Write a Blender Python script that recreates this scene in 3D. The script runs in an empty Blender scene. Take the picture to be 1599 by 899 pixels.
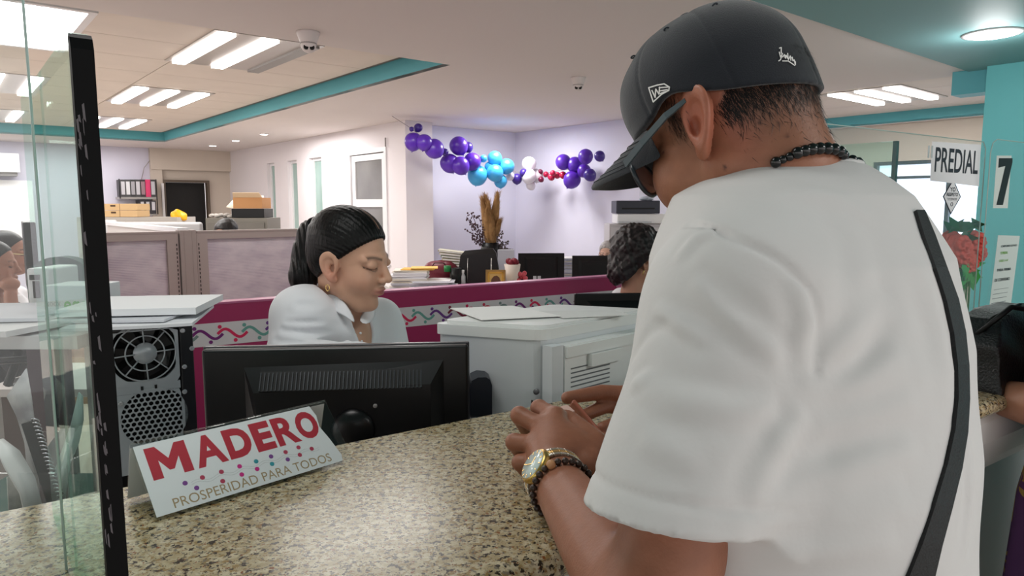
import bpy, bmesh, math, random
import numpy as np
from mathutils import Vector, Matrix
random.seed(7)
SC = bpy.context.scene
COL = SC.collection
PI = math.pi
# ------------------------------------------------------------ camera
CAMZ = 1.43; FPX = 1104.0; PITCH = math.radians(6.6)
cam_d = bpy.data.cameras.new('camera'); cam_d.sensor_width = 36.0
cam_d.lens = 36.0*FPX/1599.0; cam_d.clip_start = 0.02; cam_d.clip_end = 100
cam = bpy.data.objects.new('camera', cam_d); COL.objects.link(cam)
cam.location = (0, 0, CAMZ); cam.rotation_euler = (PI/2-PITCH, 0, 0)
SC.camera = cam
# ------------------------------------------------------------ world
wd = bpy.data.worlds.new('world'); SC.world = wd; wd.use_nodes = True
wd.node_tree.nodes['Background'].inputs[0].default_value = (1.0, 0.935, 0.925, 1)
wd.node_tree.nodes['Background'].inputs[1].default_value = 1.15
# ------------------------------------------------------------ exposure
SC.view_settings.view_transform = 'Standard'; SC.view_settings.look = 'None'
SC.view_settings.gamma = 1; SC.view_settings.use_curve_mapping = False
SC.view_settings.exposure = 0.42
# room axes (A runs away to the left, B away to the right), counter axes
A = np.array([-.635, .773]); B = np.array([.773, .635])
A2 = np.array([-.568, .823]); B2 = np.array([.823, .568])
def R(s, t, z=0.0): return Vector((s*B[0]+t*A[0], s*B[1]+t*A[1], z))
CO = np.array([-.006, .608])          # a point of the counter's near edge
def K(s, t, z=0.0): return Vector((CO[0]+s*B2[0]+t*A2[0], CO[1]+s*B2[1]+t*A2[1], z))
cp, sp = math.cos(PITCH), math.sin(PITCH)
def ray(px, py):
    u = (px-799.5)/FPX; v = (449.5-py)/FPX
    return Vector((u, cp+v*sp, -sp+v*cp))
def U(px, py, d):                     # point seen at a pixel, at forward distance d
    r = ray(px, py); return Vector((0, 0, CAMZ)) + r*(d/r.y)
def UZ(px, py, z):
    r = ray(px, py); return Vector((0, 0, CAMZ)) + r*((z-CAMZ)/r.z)
def UP(px, py, p0, d):                # on the vertical plane through p0 along 2D direction d
    r = ray(px, py); n = (-d[1], d[0])
    k = (p0[0]*n[0]+p0[1]*n[1])/(r.x*n[0]+r.y*n[1])
    return Vector((0, 0, CAMZ)) + r*k
# ------------------------------------------------------------ lights
def area(name, loc, sx, sy, power, rot=(0, 0, 0), col=(1, .98, .95)):
    l = bpy.data.lights.new(name, 'AREA'); l.shape = 'RECTANGLE'; l.size = sx; l.size_y = sy
    l.energy = power; l.color = col
    o = bpy.data.objects.new(name, l); COL.objects.link(o); o.location = loc; o.rotation_euler = rot
    return o
SOF, TIL = 2.36, 2.48
rz = math.atan2(B[1], B[0])
area('ceiling_fill_light', R(1.6, -1.2, 2.30), 1.2, .6, 20, (0, 0, rz))  # added fill beside the camera, no fixture is seen there
area('ceiling_fill_light', R(.2, 1.0, 2.30), .6, .6, 5, (0, 0, rz))  # added fill over the camera area, without a fixture
area('ceiling_fill_light', R(1.5, 2.9, 2.33), .8, .5, 9, (0, 0, rz))  # added fill just above the frame, no fixture there
area('ceiling_fill_light', R(3.4, 5.6, 2.33), .5, .5, 12, (0, 0, rz))
area('ceiling_fill_light', R(5.0, 6.1, 2.33), .4, .4, 18, (0, 0, rz))
area('ceiling_fill_light', R(3.4, 8.5, 2.33), .5, 1.5, 34, (0, 0, rz))
area('ceiling_fill_light', R(1.2, 6.0, 2.44), 1.2, .6, 26, (0, 0, rz))
area('ceiling_fill_light', R(0.4, 8.6, 2.44), 1.2, .6, 30, (0, 0, rz))
area('ceiling_fill_light', R(1.0, 11.9, 2.33), 3, .5, 25, (0, 0, rz))
area('ceiling_fill_light', R(-2.2, 5.2, 2.44), 1.4, 1.4, 60, (0, 0, rz))  # added fill far outside the frame, no fixture modelled
area('ceiling_fill_light', R(7.2, 3.0, 2.44), .6, 1.0, 26, (0, 0, rz))
# ------------------------------------------------------------ materials
def lin(c):
    return tuple(((x/255)/12.92 if x/255 <= .04045 else ((x/255+.055)/1.055)**2.4) for x in c)
MATS = {}
def mat(name, c, rough=.5, metal=0, spec=.5, var=0, vscale=8, bump=0, bscale=40, trans=0, emit=None,
        estr=1, alpha=1, coat=0, stretch=None, col2=None, attr=False, sheen=0, sss=0, ior=1.45):
    if name in MATS: return MATS[name]
    m = bpy.data.materials.new(name); m.use_nodes = True; nt = m.node_tree
    b = nt.nodes['Principled BSDF']; N = nt.nodes.new; L = nt.links.new
    c = lin(c); b.inputs['Base Color'].default_value = (*c, 1)
    b.inputs['Roughness'].default_value = rough; b.inputs['Metallic'].default_value = metal
    b.inputs['Specular IOR Level'].default_value = spec; b.inputs['IOR'].default_value = ior
    b.inputs['Transmission Weight'].default_value = trans; b.inputs['Alpha'].default_value = alpha
    b.inputs['Coat Weight'].default_value = coat; b.inputs['Sheen Weight'].default_value = sheen
    if sss:
        b.inputs['Subsurface Weight'].default_value = sss
        b.inputs['Subsurface Radius'].default_value = (.012, .005, .003)
        b.inputs['Subsurface Scale'].default_value = 1.0
    if emit:
        b.inputs['Emission Color'].default_value = (*lin(emit), 1); b.inputs['Emission Strength'].default_value = estr
    tc = N('ShaderNodeTexCoord'); vec = tc.outputs['Object']
    if stretch:
        mp = N('ShaderNodeMapping'); mp.inputs['Scale'].default_value = stretch
        L(vec, mp.inputs['Vector']); vec = mp.outputs['Vector']
    src = None
    if attr:
        at = N('ShaderNodeAttribute'); at.attribute_name = 'Col'; src = at.outputs['Color']
        L(src, b.inputs['Base Color'])
    if var:
        n = N('ShaderNodeTexNoise'); n.inputs['Scale'].default_value = vscale; n.inputs['Detail'].default_value = 5
        L(vec, n.inputs['Vector'])
        mx = N('ShaderNodeMix'); mx.data_type = 'RGBA'
        cr = N('ShaderNodeMapRange'); cr.inputs['From Min'].default_value = .3; cr.inputs['From Max'].default_value = .7
        L(n.outputs['Fac'], cr.inputs['Value']); L(cr.outputs['Result'], mx.inputs['Factor'])
        if src is not None:
            ml = N('ShaderNodeMix'); ml.data_type = 'RGBA'; ml.blend_type = 'MULTIPLY'; ml.inputs['Factor'].default_value = 1
            mx.inputs['A'].default_value = (1-var, 1-var, 1-var, 1); mx.inputs['B'].default_value = (1+var*.6,)*3+(1,)
            L(src, ml.inputs['A']); L(mx.outputs['Result'], ml.inputs['B']); L(ml.outputs['Result'], b.inputs['Base Color'])
        else:
            c2 = lin(col2) if col2 else tuple(x*(1-var) for x in c)
            mx.inputs['A'].default_value = (*c2, 1); mx.inputs['B'].default_value = (*c, 1)
            L(mx.outputs['Result'], b.inputs['Base Color'])
    if bump:
        n2 = N('ShaderNodeTexNoise'); n2.inputs['Scale'].default_value = bscale; n2.inputs['Detail'].default_value = 4
        L(vec, n2.inputs['Vector'])
        bp = N('ShaderNodeBump'); bp.inputs['Strength'].default_value = bump; bp.inputs['Distance'].default_value = .004
        L(n2.outputs['Fac'], bp.inputs['Height']); L(bp.outputs['Normal'], b.inputs['Normal'])
    MATS[name] = m; return m
def thin_glass(name, col, haze=.0, refl=1.0):
    if name in MATS: return MATS[name]
    m = bpy.data.materials.new(name); m.use_nodes = True; nt = m.node_tree; N = nt.nodes.new; L = nt.links.new
    nt.nodes.remove(nt.nodes['Principled BSDF']); out = nt.nodes['Material Output']
    t = N('ShaderNodeBsdfTransparent'); t.inputs[0].default_value = (*col, 1); g = N('ShaderNodeBsdfGlossy'); g.inputs['Roughness'].default_value = .02; g.inputs[0].default_value = (refl, refl, refl, 1)
    fr = N('ShaderNodeLayerWeight'); fr.inputs[0].default_value = .5; pw = N('ShaderNodeMath'); pw.operation = 'POWER'; pw.inputs[1].default_value = 4; L(fr.outputs['Facing'], pw.inputs[0]); ma = N('ShaderNodeMath'); ma.operation = 'MULTIPLY_ADD'; ma.inputs[1].default_value = .35; ma.inputs[2].default_value = .025; L(pw.outputs[0], ma.inputs[0]); mx = N('ShaderNodeMixShader'); L(ma.outputs[0], mx.inputs[0]); L(t.outputs[0], mx.inputs[1]); L(g.outputs[0], mx.inputs[2]); last = mx
    if haze:
        d = N('ShaderNodeBsdfDiffuse'); d.inputs[0].default_value = (.9, .95, .95, 1); m2 = N('ShaderNodeMixShader'); m2.inputs[0].default_value = haze; L(mx.outputs[0], m2.inputs[1]); L(d.outputs[0], m2.inputs[2]); last = m2
    L(last.outputs[0], out.inputs[0]); MATS[name] = m; return m
# ------------------------------------------------------------ object helpers
WM = {}
def setp(o, label=None, cat=None, group=None, kind=None):
    if label: o['label'] = label
    if cat: o['category'] = cat
    if group: o['group'] = group
    if kind: o['kind'] = kind
    return o
def thing(name, label, cat, loc=(0, 0, 0), rotz=0, group=None, kind=None):
    o = bpy.data.objects.new(name, None); COL.objects.link(o); o.empty_display_size = .05
    o.location = loc; o.rotation_euler = (0, 0, rotz)
    WM[o] = Matrix.Translation(loc) @ Matrix.Rotation(rotz, 4, 'Z')
    return setp(o, label, cat, group, kind)
def obj(name, me, m=None, parent=None, local=False, mw=None):
    """link mesh; geometry is in world coordinates unless local (then in the parent's)"""
    if isinstance(me, MB): me = me.mesh(name)
    if m is not None:
        me.materials.clear()
        for x in (m if isinstance(m, (list, tuple)) else [m]): me.materials.append(x)
    o = bpy.data.objects.new(name, me); COL.objects.link(o)
    mw = mw or Matrix.Identity(4)
    if parent is not None:
        o.parent = parent
        if not local:
            o.matrix_parent_inverse = Matrix.Identity(4)
            mw2 = WM[parent].inverted() @ mw
            o.matrix_basis = mw2; WM[o] = mw
        else: o.matrix_basis = mw; WM[o] = WM[parent] @ mw
    else: o.matrix_basis = mw; WM[o] = mw
    return o
def solo(name, me, m, label, cat, group=None, kind=None, mw=None):
    return setp(obj(name, me, m, mw=mw), label, cat, group, kind)
def struct(name, me, m, parent=None):
    o = obj(name, me, m, parent)
    if parent is None: o['kind'] = 'structure'
    return o
def dup(root, loc=None, rotz=None, label=None, group=None):
    r = root.copy(); COL.objects.link(r)
    if loc is not None: r.location = loc
    if rotz is not None: r.rotation_euler = (0, 0, rotz)
    if label: r['label'] = label
    if group: r['group'] = group
    for ch in list(root.children):
        c = ch.copy(); COL.objects.link(c); c.parent = r
        for g in list(ch.children):
            d = g.copy(); COL.objects.link(d); d.parent = c
    return r
class MB:
    def __init__(s): s.v = []; s.f = []; s.sm = []
    def add(s, vs, fs, smooth=False):
        n = len(s.v); s.v += [tuple(v) for v in vs]; s.f += [tuple(i+n for i in f) for f in fs]; s.sm += [smooth]*len(fs)
        return s
    def mesh(s, name='m'):
        me = bpy.data.meshes.new(name); me.from_pydata(s.v, [], s.f); me.update()
        me.polygons.foreach_set('use_smooth', s.sm); return me
    def hexa(s, p):   # 8 points: bottom 4 then top 4 (same order)
        p = [Vector(q) for q in p]
        return s.add(p, [(3,2,1,0),(4,5,6,7),(0,1,5,4),(1,2,6,5),(2,3,7,6),(3,0,4,7)])
    def box(s, c, d, rz=0, bev=0, M=None):
        x, y, z = d[0]/2, d[1]/2, d[2]/2
        T = M if M is not None else Matrix.Translation(c) @ Matrix.Rotation(rz, 4, 'Z')
        if not bev:
            ps = [(-x,-y,-z),(x,-y,-z),(x,y,-z),(-x,y,-z),(-x,-y,z),(x,-y,z),(x,y,z),(-x,y,z)]
            return s.hexa([T @ Vector(p) for p in ps])
        bm = bmesh.new(); bmesh.ops.create_cube(bm, size=1)
        for v in bm.verts: v.co = Vector((v.co.x*d[0], v.co.y*d[1], v.co.z*d[2]))
        bmesh.ops.bevel(bm, geom=bm.edges[:], offset=bev, segments=3, profile=.5, affect='EDGES')
        bm.verts.index_update()
        vs = [T @ v.co for v in bm.verts]; fs = [[v.index for v in f.verts] for f in bm.faces]; bm.free()
        return s.add(vs, fs)
    def prism(s, pts, z0, z1):      # plan polygon (counter-clockwise), extruded upwards
        n = len(pts)
        vs = [(p[0], p[1], z0) for p in pts]+[(p[0], p[1], z1) for p in pts]
        return s.add(vs, [tuple(range(n-1, -1, -1)), tuple(range(n, 2*n))]+[(i, (i+1) % n, n+(i+1) % n, n+i) for i in range(n)])
    def slab(s, pts, off):          # planar polygon of 3D points extruded by a vector
        n = len(pts); off = Vector(off); a = [Vector(p) for p in pts]
        nn = Vector((0, 0, 0))
        for i in range(n): nn += a[i].cross(a[(i+1) % n])
        if nn.dot(off) < 0: a = a[::-1]
        vs = a+[p+off for p in a]
        return s.add(vs, [tuple(range(n-1, -1, -1)), tuple(range(n, 2*n))]+[(i, (i+1) % n, n+(i+1) % n, n+i) for i in range(n)])
    def tube(s, pts, r, n=8, closed=False, flat=1.0):
        pts = [Vector(p) for p in pts]; m = len(pts); rs = r if isinstance(r, (list, tuple)) else [r]*m
        vs = []; up = Vector((0, 0, 1)); prev = None
        for i, p in enumerate(pts):
            a = pts[(i-1) % m] if (closed or i > 0) else p; b = pts[(i+1) % m] if (closed or i < m-1) else p
            t = (b-a).normalized()
            if prev is None:
                ref = up if abs(t.z) < .9 else Vector((1, 0, 0)); x = t.cross(ref).normalized()
            else: x = (prev-t*prev.dot(t)).normalized()
            prev = x; y = t.cross(x)
            for k in range(n):
                an = 2*PI*k/n; vs.append(p+x*math.cos(an)*rs[i]+y*math.sin(an)*rs[i]*flat)
        fs = []
        for i in range(m if closed else m-1):
            j = (i+1) % m
            for k in range(n): fs.append((i*n+k, i*n+(k+1) % n, j*n+(k+1) % n, j*n+k))
        if not closed:
            fs.append(tuple(range(n-1, -1, -1))); fs.append(tuple((m-1)*n+k for k in range(n)))
        return s.add(vs, fs, True)
    def lathe(s, prof, c=(0, 0, 0), n=24, M=None):   # prof: (radius, z)
        T = M if M is not None else Matrix.Translation(c); vs = []; fs = []; m = len(prof)
        for r, z in prof:
            for k in range(n):
                an = 2*PI*k/n; vs.append(T @ Vector((r*math.cos(an), r*math.sin(an), z)))
        for i in range(m-1):
            for k in range(n): fs.append((i*n+k, i*n+(k+1) % n, (i+1)*n+(k+1) % n, (i+1)*n+k))
        fs.append(tuple(range(n-1, -1, -1))); fs.append(tuple((m-1)*n+k for k in range(n)))
        return s.add(vs, fs, True)
    def ball(s, c, r, n=12, m=8, M=None):
        r = r if isinstance(r, (tuple, list)) else (r, r, r)
        T = (M if M is not None else Matrix.Translation(c)); vs = []; fs = []
        for i in range(m+1):
            th = PI*i/m
            for k in range(n):
                an = 2*PI*k/n
                vs.append(T @ Vector((r[0]*math.sin(th)*math.cos(an), r[1]*math.sin(th)*math.sin(an), -r[2]*math.cos(th))))
        for i in range(m):
            for k in range(n): fs.append((i*n+k, i*n+(k+1) % n, (i+1)*n+(k+1) % n, (i+1)*n+k))
        return s.add(vs, fs, True)
def frame(o, x, y):                  # matrix with origin o, x axis, y axis (orthonormalised), z = x cross y
    x = Vector(x).normalized(); y = Vector(y); y = (y-x*y.dot(x)).normalized(); z = x.cross(y)
    M = Matrix.Identity(4)
    for i in range(3): M[i][0], M[i][1], M[i][2], M[i][3] = x[i], y[i], z[i], o[i]
    return M
def text2d(s, bold=0.0, shear=0.0):
    """text outline filled: returns (verts2d, faces) fitted into the unit box"""
    cu = bpy.data.curves.new('t', 'FONT'); cu.body = s; cu.offset = bold; cu.shear = shear; cu.resolution_u = 4
    o = bpy.data.objects.new('t', cu); COL.objects.link(o)
    dg = bpy.context.evaluated_depsgraph_get(); ev = o.evaluated_get(dg); me = ev.to_mesh()
    v = np.array([(p.co.x, p.co.y) for p in me.vertices]); f = [tuple(p.vertices) for p in me.polygons]
    ev.to_mesh_clear(); bpy.data.objects.remove(o); bpy.data.curves.remove(cu)
    lo = v.min(0); hi = v.max(0); v = (v-lo)/(hi-lo); return v, f
def text_on(mb, s, M, x0, y0, w, h, bold=0.0, lift=.0004, mirror=False, shear=0):
    v, f = text2d(s, bold, shear)
    vs = [M @ Vector((x0+(1-a if mirror else a)*w, y0+b*h, lift)) for a, b in v]
    mb.add(vs, f); return mb
# ------------------------------------------------------------ distance-field modelling
F32 = np.float32
def V3(x): return np.array(x, dtype=F32)
def ell(p, c, r):
    q = p-V3(c); r = V3(r); k0 = np.sqrt(((q/r)**2).sum(1))+1e-6; k1 = np.sqrt(((q/(r*r))**2).sum(1))+1e-6
    return k0*(k0-1)/k1
def sph(p, c, r): return np.sqrt(((p-V3(c))**2).sum(1))-r
def cap(p, a, b, ra, rb=None):
    if rb is None: rb = ra
    a = V3(a); b = V3(b); d = b-a; h = np.clip(((p-a)@d)/max(float(d@d), 1e-9), 0, 1)
    return np.sqrt(((p-a-h[:, None]*d)**2).sum(1))-(ra+(rb-ra)*h)
def ecap(p, a, b, ra, rb, ax, sq):   # capsule flattened along unit axis ax by factor sq (<1 thinner)
    a = V3(a); b = V3(b); ax = V3(ax); ax = ax/np.linalg.norm(ax); d = b-a
    h = np.clip(((p-a)@d)/max(float(d@d), 1e-9), 0, 1); q = p-a-h[:, None]*d
    k = (q@ax); q = q+np.outer(k*(1/sq-1), ax)
    return (np.sqrt((q**2).sum(1))-(ra+(rb-ra)*h))*(.5+.5*sq)
def smin(a, b, k):
    h = np.clip(.5+.5*(b-a)/k, 0, 1); return b*(1-h)+a*h-k*h*(1-h)
def smax(a, b, k): return -smin(-a, -b, k)
def chain(p, pts, rs, k=0):
    d = None
    for i in range(len(pts)-1):
        e = cap(p, pts[i], pts[i+1], rs[i], rs[i+1]); d = e if d is None else (smin(d, e, k) if k else np.minimum(d, e))
    return d
def nets(f, lo, hi, h, colf=None, name='m', project=2):
    lo = np.array(lo, float); hi = np.array(hi, float); BL = 8
    nb = np.ceil((hi-lo)/(h*BL)).astype(int)+1; n = nb*BL
    bc = np.stack(np.meshgrid(*[np.arange(k) for k in nb], indexing='ij'), -1).reshape(-1, 3)
    ctr = (lo+(bc*BL+(BL-1)/2)*h).astype(F32); fc = f(ctr)
    F = np.empty(tuple(nb)+(BL, BL, BL), F32)
    F[:] = np.where(fc > 0, 1, -1).reshape(tuple(nb)+(1, 1, 1))
    near = np.abs(fc) < (BL/2*1.74*h*1.45+2*h); nbk = bc[near]
    off = np.stack(np.meshgrid(*[np.arange(BL)]*3, indexing='ij'), -1).reshape(-1, 3)
    for st in range(0, len(nbk), 400):
        q = nbk[st:st+400]; pts = (lo+(q[:, None, :]*BL+off[None])*h).reshape(-1, 3).astype(F32)
        F[q[:, 0], q[:, 1], q[:, 2]] = f(pts).reshape(-1, BL, BL, BL)
    F = F.transpose(0, 3, 1, 4, 2, 5).reshape(tuple(n))
    s = F < 0; cnt = np.zeros(tuple(n-1), np.int8)
    for i in (0, 1):
        for j in (0, 1):
            for k in (0, 1): cnt += s[i:n[0]-1+i, j:n[1]-1+j, k:n[2]-1+k]
    act = (cnt > 0) & (cnt < 8); ci = np.argwhere(act); idx = np.full(act.shape, -1, np.int32); idx[act] = np.arange(len(ci))
    acc = np.zeros((len(ci), 3)); num = np.zeros(len(ci))
    cs = [(i, j, k) for i in (0, 1) for j in (0, 1) for k in (0, 1)]
    for a in cs:
        for ax in range(3):
            if a[ax]: continue
            b = list(a); b[ax] = 1
            fa = F[ci[:, 0]+a[0], ci[:, 1]+a[1], ci[:, 2]+a[2]]; fb = F[ci[:, 0]+b[0], ci[:, 1]+b[1], ci[:, 2]+b[2]]
            m = (fa < 0) != (fb < 0); t = np.where(m, fa/np.where(m, fa-fb, 1), 0)
            pos = np.array(a, float)[None]+np.zeros((len(ci), 3)); pos[:, ax] = t
            acc += pos*m[:, None]; num += m
    P = lo+(ci+acc/np.maximum(num, 1)[:, None])*h
    faces = []
    for ax in range(3):
        sl0 = [slice(1, -1)]*3; sl0[ax] = slice(0, -1); sl1 = list(sl0); sl1[ax] = slice(1, None)
        a = s[tuple(sl0)]; b = s[tuple(sl1)]; e = np.argwhere(a != b); inside = a[a != b]
        e = e+1; e[:, ax] -= 1
        u, w = (ax+1) % 3, (ax+2) % 3
        def cell(du, dw):
            q = e.copy(); q[:, u] += du; q[:, w] += dw; return idx[q[:, 0], q[:, 1], q[:, 2]]
        Q = np.stack([cell(-1, -1), cell(0, -1), cell(0, 0), cell(-1, 0)], 1)
        Q[~inside] = Q[~inside][:, ::-1]; faces.append(Q)
    Q = np.concatenate(faces); Q = Q[(Q >= 0).all(1)]
    for _ in range(project):
        q = P.astype(F32); v = f(q); e = h*.4; g = np.zeros((len(P), 3))
        for ax in range(3):
            d = np.zeros(3, F32); d[ax] = e; g[:, ax] = (f(q+d)-f(q-d))/(2*e)
        g2 = np.maximum((g**2).sum(1), .2); st = np.clip(v/g2, -h*.6, h*.6); P = P-g*st[:, None]
    me = bpy.data.meshes.new(name); me.vertices.add(len(P)); me.vertices.foreach_set('co', P.astype(F32).ravel())
    me.loops.add(len(Q)*4); me.loops.foreach_set('vertex_index', Q.astype(np.int32).ravel())
    me.polygons.add(len(Q)); me.polygons.foreach_set('loop_start', np.arange(0, len(Q)*4, 4, dtype=np.int32))
    me.polygons.foreach_set('use_smooth', np.ones(len(Q), bool)); me.update(calc_edges=True); me.validate()
    if colf is not None:
        c = colf(P.astype(F32)); ca = me.color_attributes.new('Col', 'FLOAT_COLOR', 'POINT')
        ca.data.foreach_set('color', np.concatenate([c, np.ones((len(P), 1))], 1).astype(F32).ravel())
    return me
def march(f, px, py, d0=.2, d1=3.0):
    r = ray(px, py); r = r/r.length; o = Vector((0, 0, CAMZ)); t = d0; last = None
    for _ in range(160):
        p = o+r*t; v = float(f(V3([tuple(p)]))[0])
        if v < .0006: return p
        t += max(v*.7, .0006)
        if t > d1: break
    return None
def nrm(f, p, e=.004):
    p = V3([tuple(p)]); g = []
    for ax in range(3):
        d = np.zeros(3, F32); d[ax] = e; g.append(float((f(p+d)-f(p-d))[0]))
    return Vector(g).normalized()
# ============================================================ THE SETTING
M_ceil = mat('ceiling_paint', (222, 213, 211), .8)
M_tile = mat('ceiling_tile', (226, 214, 205), .7, var=.06, vscale=3)
M_teal = mat('teal_paint', (96, 176, 186), .55)
M_teal2 = mat('teal_ceiling_paint', (112, 158, 160), .6)
M_tealw = mat('teal_wall_paint', (108, 196, 200), .5)
M_wall = mat('white_wall_paint', (226, 219, 222), .7, var=.03, vscale=1)
M_wallc = mat('cool_wall_paint', (212, 210, 226), .7)
M_beige = mat('beige_wall_paint', (206, 194, 182), .75, var=.06, vscale=2)
M_floor = mat('floor_tile', (204, 194, 182), .18, var=.08, vscale=3)
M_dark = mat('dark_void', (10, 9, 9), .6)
M_joint = mat('ceiling_joint', (120, 112, 108), .8)
M_alu = mat('white_aluminium', (224, 222, 224), .35)
M_glassg = mat('greenish_window_glass', (150, 176, 170), .12, spec=.7, var=.1, vscale=1.5)
M_tube = mat('lamp_tube', (255, 255, 255), .5, emit=(255, 250, 244), estr=6)
M_down = mat('downlight_lens', (255, 255, 255), .5, emit=(255, 248, 238), estr=9)
M_day = mat('daylight_pane', (235, 240, 255), .5, emit=(224, 234, 255), estr=1.0)
M_white = mat('white_plastic', (228, 228, 228), .35)
M_grey = mat('grey_metal', (150, 146, 144), .4)
M_black = mat('black_plastic', (14, 14, 16), .42, spec=.35)
def rbox(mb, s0, s1, t0, t1, z0, z1):
    return mb.hexa([R(s0,t0,z0), R(s1,t0,z0), R(s1,t1,z0), R(s0,t1,z0), R(s0,t0,z1), R(s1,t0,z1), R(s1,t1,z1), R(s0,t1,z1)])
fl = MB(); rbox(fl, -9, 11, -5, 15, -.05, 0); struct('floor', fl, M_floor)
ce = MB()
for a in [(-8, 10, 1.87, 1.97), (-8, 5.78, 1.97, 3.99), (8.47, 10, 1.97, 14), (-8, -7, 3.99, 11.35), (2.75, 5.78, 3.99, 14),
          (5.78, 8.47, 5.0, 14), (-8, 2.75, 11.35, 14)]:
    rbox(ce, a[0], a[1], a[2], a[3], SOF, SOF+.02)
ceil = struct('ceiling', ce, M_ceil)
tc_ = MB(); rbox(tc_, -8, 10, -4, 1.87, SOF-.012, SOF+.02); struct('ceiling_teal', tc_, M_teal2)['kind'] = 'structure'
def fascia(name, s0, s1, t0, t1):
    m = MB(); rbox(m, s0, s1, t0, t1, SOF+.0005, TIL+.03); struct(name, m, M_teal)
fascia('trim_1', 2.75, 2.79, 3.99, 11.35); fascia('trim_2', -7, 2.75, 11.35, 11.39); fascia('trim_3', -7, 2.79, 3.95, 3.99)
fascia('trim_4', 8.47, 8.51, 1.97, 5.0); fascia('trim_5', 5.74, 8.51, 1.93, 1.97); fascia('trim_6', 5.74, 5.78, 1.97, 5.0)
fascia('trim_7', 5.74, 8.51, 5.0, 5.04)
bk = MB(); rbox(bk, -7.05, 2.8, 3.9, 11.4, TIL+.022, TIL+.04); rbox(bk, 5.7, 8.55, 1.9, 5.05, TIL+.022, TIL+.04)
bko = obj('tile_grid', bk, M_joint, ceil)
tm = MB(); tm.box((0, 0, .009), (1.214, .604, .016)); tme = tm.mesh('ceiling_tile'); tme.materials.append(M_tile)
tm2 = MB(); tm2.box((0, 0, .009), (.604, 1.214, .016)); tme2 = tm2.mesh('ceiling_tile'); tme2.materials.append(M_tile)
def tile(me, s, t):
    o = bpy.data.objects.new('ceiling_tile', me); COL.objects.link(o); o.parent = ceil
    o.matrix_basis = Matrix.Translation(R(s, t, TIL)) @ Matrix.Rotation(math.atan2(B[1], B[0]), 4, 'Z'); WM[o] = o.matrix_basis.copy()
for i in range(7):
    for j in range(12):
        s = 2.06-i*1.22
        if i == 0: pass
        t = 4.155+j*.61+.3-.305
        if t < 11.2: tile(tme, s, t)
for i in range(5):
    for j in range(3):
        tile(tme2, 6.09+i*.61, 2.6+j*1.22)
# recessed lamps
def troffer(s0, t0, s1, t1, bars, label, unlit=(), along='A', w=.085):
    c = R((s0+s1)/2, (t0+t1)/2, TIL)
    T = thing('ceiling_light', label, 'ceiling light', c, 0, 'tube lights recessed in the tiled ceiling')
    m = MB(); rbox(m, s0, s1, t0, t1, TIL-.006, TIL-.001); obj('housing', m, mat('lamp_reflector', (190, 182, 178), .3, metal=.3), T)
    for i, b in enumerate(bars):
        m = MB()
        if along == 'A': rbox(m, b-w/2, b+w/2, t0+.02, t1-.02, TIL-.022, TIL-.006)
        else: rbox(m, s0+.02, s1-.02, b-w/2, b+w/2, TIL-.022, TIL-.006)
        o = obj('tube_cover', m, M_grey if i in unlit else M_tube, T)
        if i in unlit: o['label'] = 'grey unlit slot of the light'
troffer(1.40, 4.5, 2.1, 5.66, (1.49, 1.76, 2.03), 'nearest tube lamp, two lit tubes and a grey slot, left of the large ceiling camera', (2,))
troffer(1.46, 7.0, 2.16, 8.2, (1.55, 1.81, 2.07), 'lamp with three lit tubes, second along the row below the two-tube lamp')
troffer(1.5, 9.6, 2.2, 10.8, (1.6, 1.85, 2.1), 'farthest short-looking tube lamp just in front of the teal fascia')
troffer(.16, 7.0, .86, 8.2, (.25, .51, .77), 'tube lamp seen left of the glass screen, at the upper left edge')
troffer(.25, 9.6, .95, 10.8, (.36, .61, .86), 'small far tube lamp at the left edge above the air conditioner')
T = thing('ceiling_light', 'large glaring square light panel at the top left corner of the tiled ceiling', 'ceiling light', R(.2, 5.05, TIL))
m = MB(); rbox(m, -.5, .74, 4.46, 5.64, TIL-.02, TIL-.004); obj('diffuser', m, mat('bright_panel', (255, 255, 255), .5, emit=(255, 252, 250), estr=5), T)
m = MB()
for a in [(-.54, .78, 5.64, 5.68), (-.54, .78, 4.42, 4.46), (.74, .78, 4.46, 5.64), (-.54, -.5, 4.46, 5.64)]: rbox(m, *a, TIL-.03, TIL-.002)
obj('frame', m, M_alu, T)
troffer(6.6, 2.72, 7.66, 3.46, (2.84, 3.09, 3.34), 'lamp with three slim lit tubes behind the man, near the teal wall', (), 'B', .085)
def downlight(px, py, r, label, z=SOF):
    c = UZ(px, py, z); T = thing('downlight', label, 'downlight', c, 0, 'round recessed downlights')
    m = MB().lathe([(r*1.15, 0), (r*1.15, -.006), (r, -.008)], c); obj('trim_ring', m, M_white, T)
    m = MB().lathe([(r*.98, -.0082), (r*.9, -.011), (.001, -.012)], c); obj('lens', m, M_down, T)
    return c
d0 = downlight(1550, 52, .125, 'large round downlight in the teal ceiling above the teal wall', SOF-.012)
downlight(332, 227, .05, 'leftmost of three small downlights before the long white wall')
downlight(368, 219, .05, 'middle of three small downlights before the long white wall')
downlight(412, 209, .05, 'rightmost of three small downlights before the long white wall')
downlight(200, 230, .05, 'small downlight beyond the teal fascia near the hanging binders')
downlight(941, 197, .05, 'small downlight shining onto the wall beside the cap visor')
downlight(1266, 172, .045, 'small downlight close behind the neck of the man', TIL-.001)
sp_ = bpy.data.lights.new('downlight_spot', 'SPOT'); sp_.energy = 26; sp_.spot_size = 1.6; sp_.color = (.95, .93, 1)
spo = bpy.data.objects.new('downlight_spot', sp_); COL.objects.link(spo); spo.location = UZ(941, 197, SOF-.03)+Vector((0, 0, -.02))
l_ = bpy.data.lights.new('downlight_glow', 'POINT'); l_.energy = 5; l_.shadow_soft_size = .1
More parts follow.
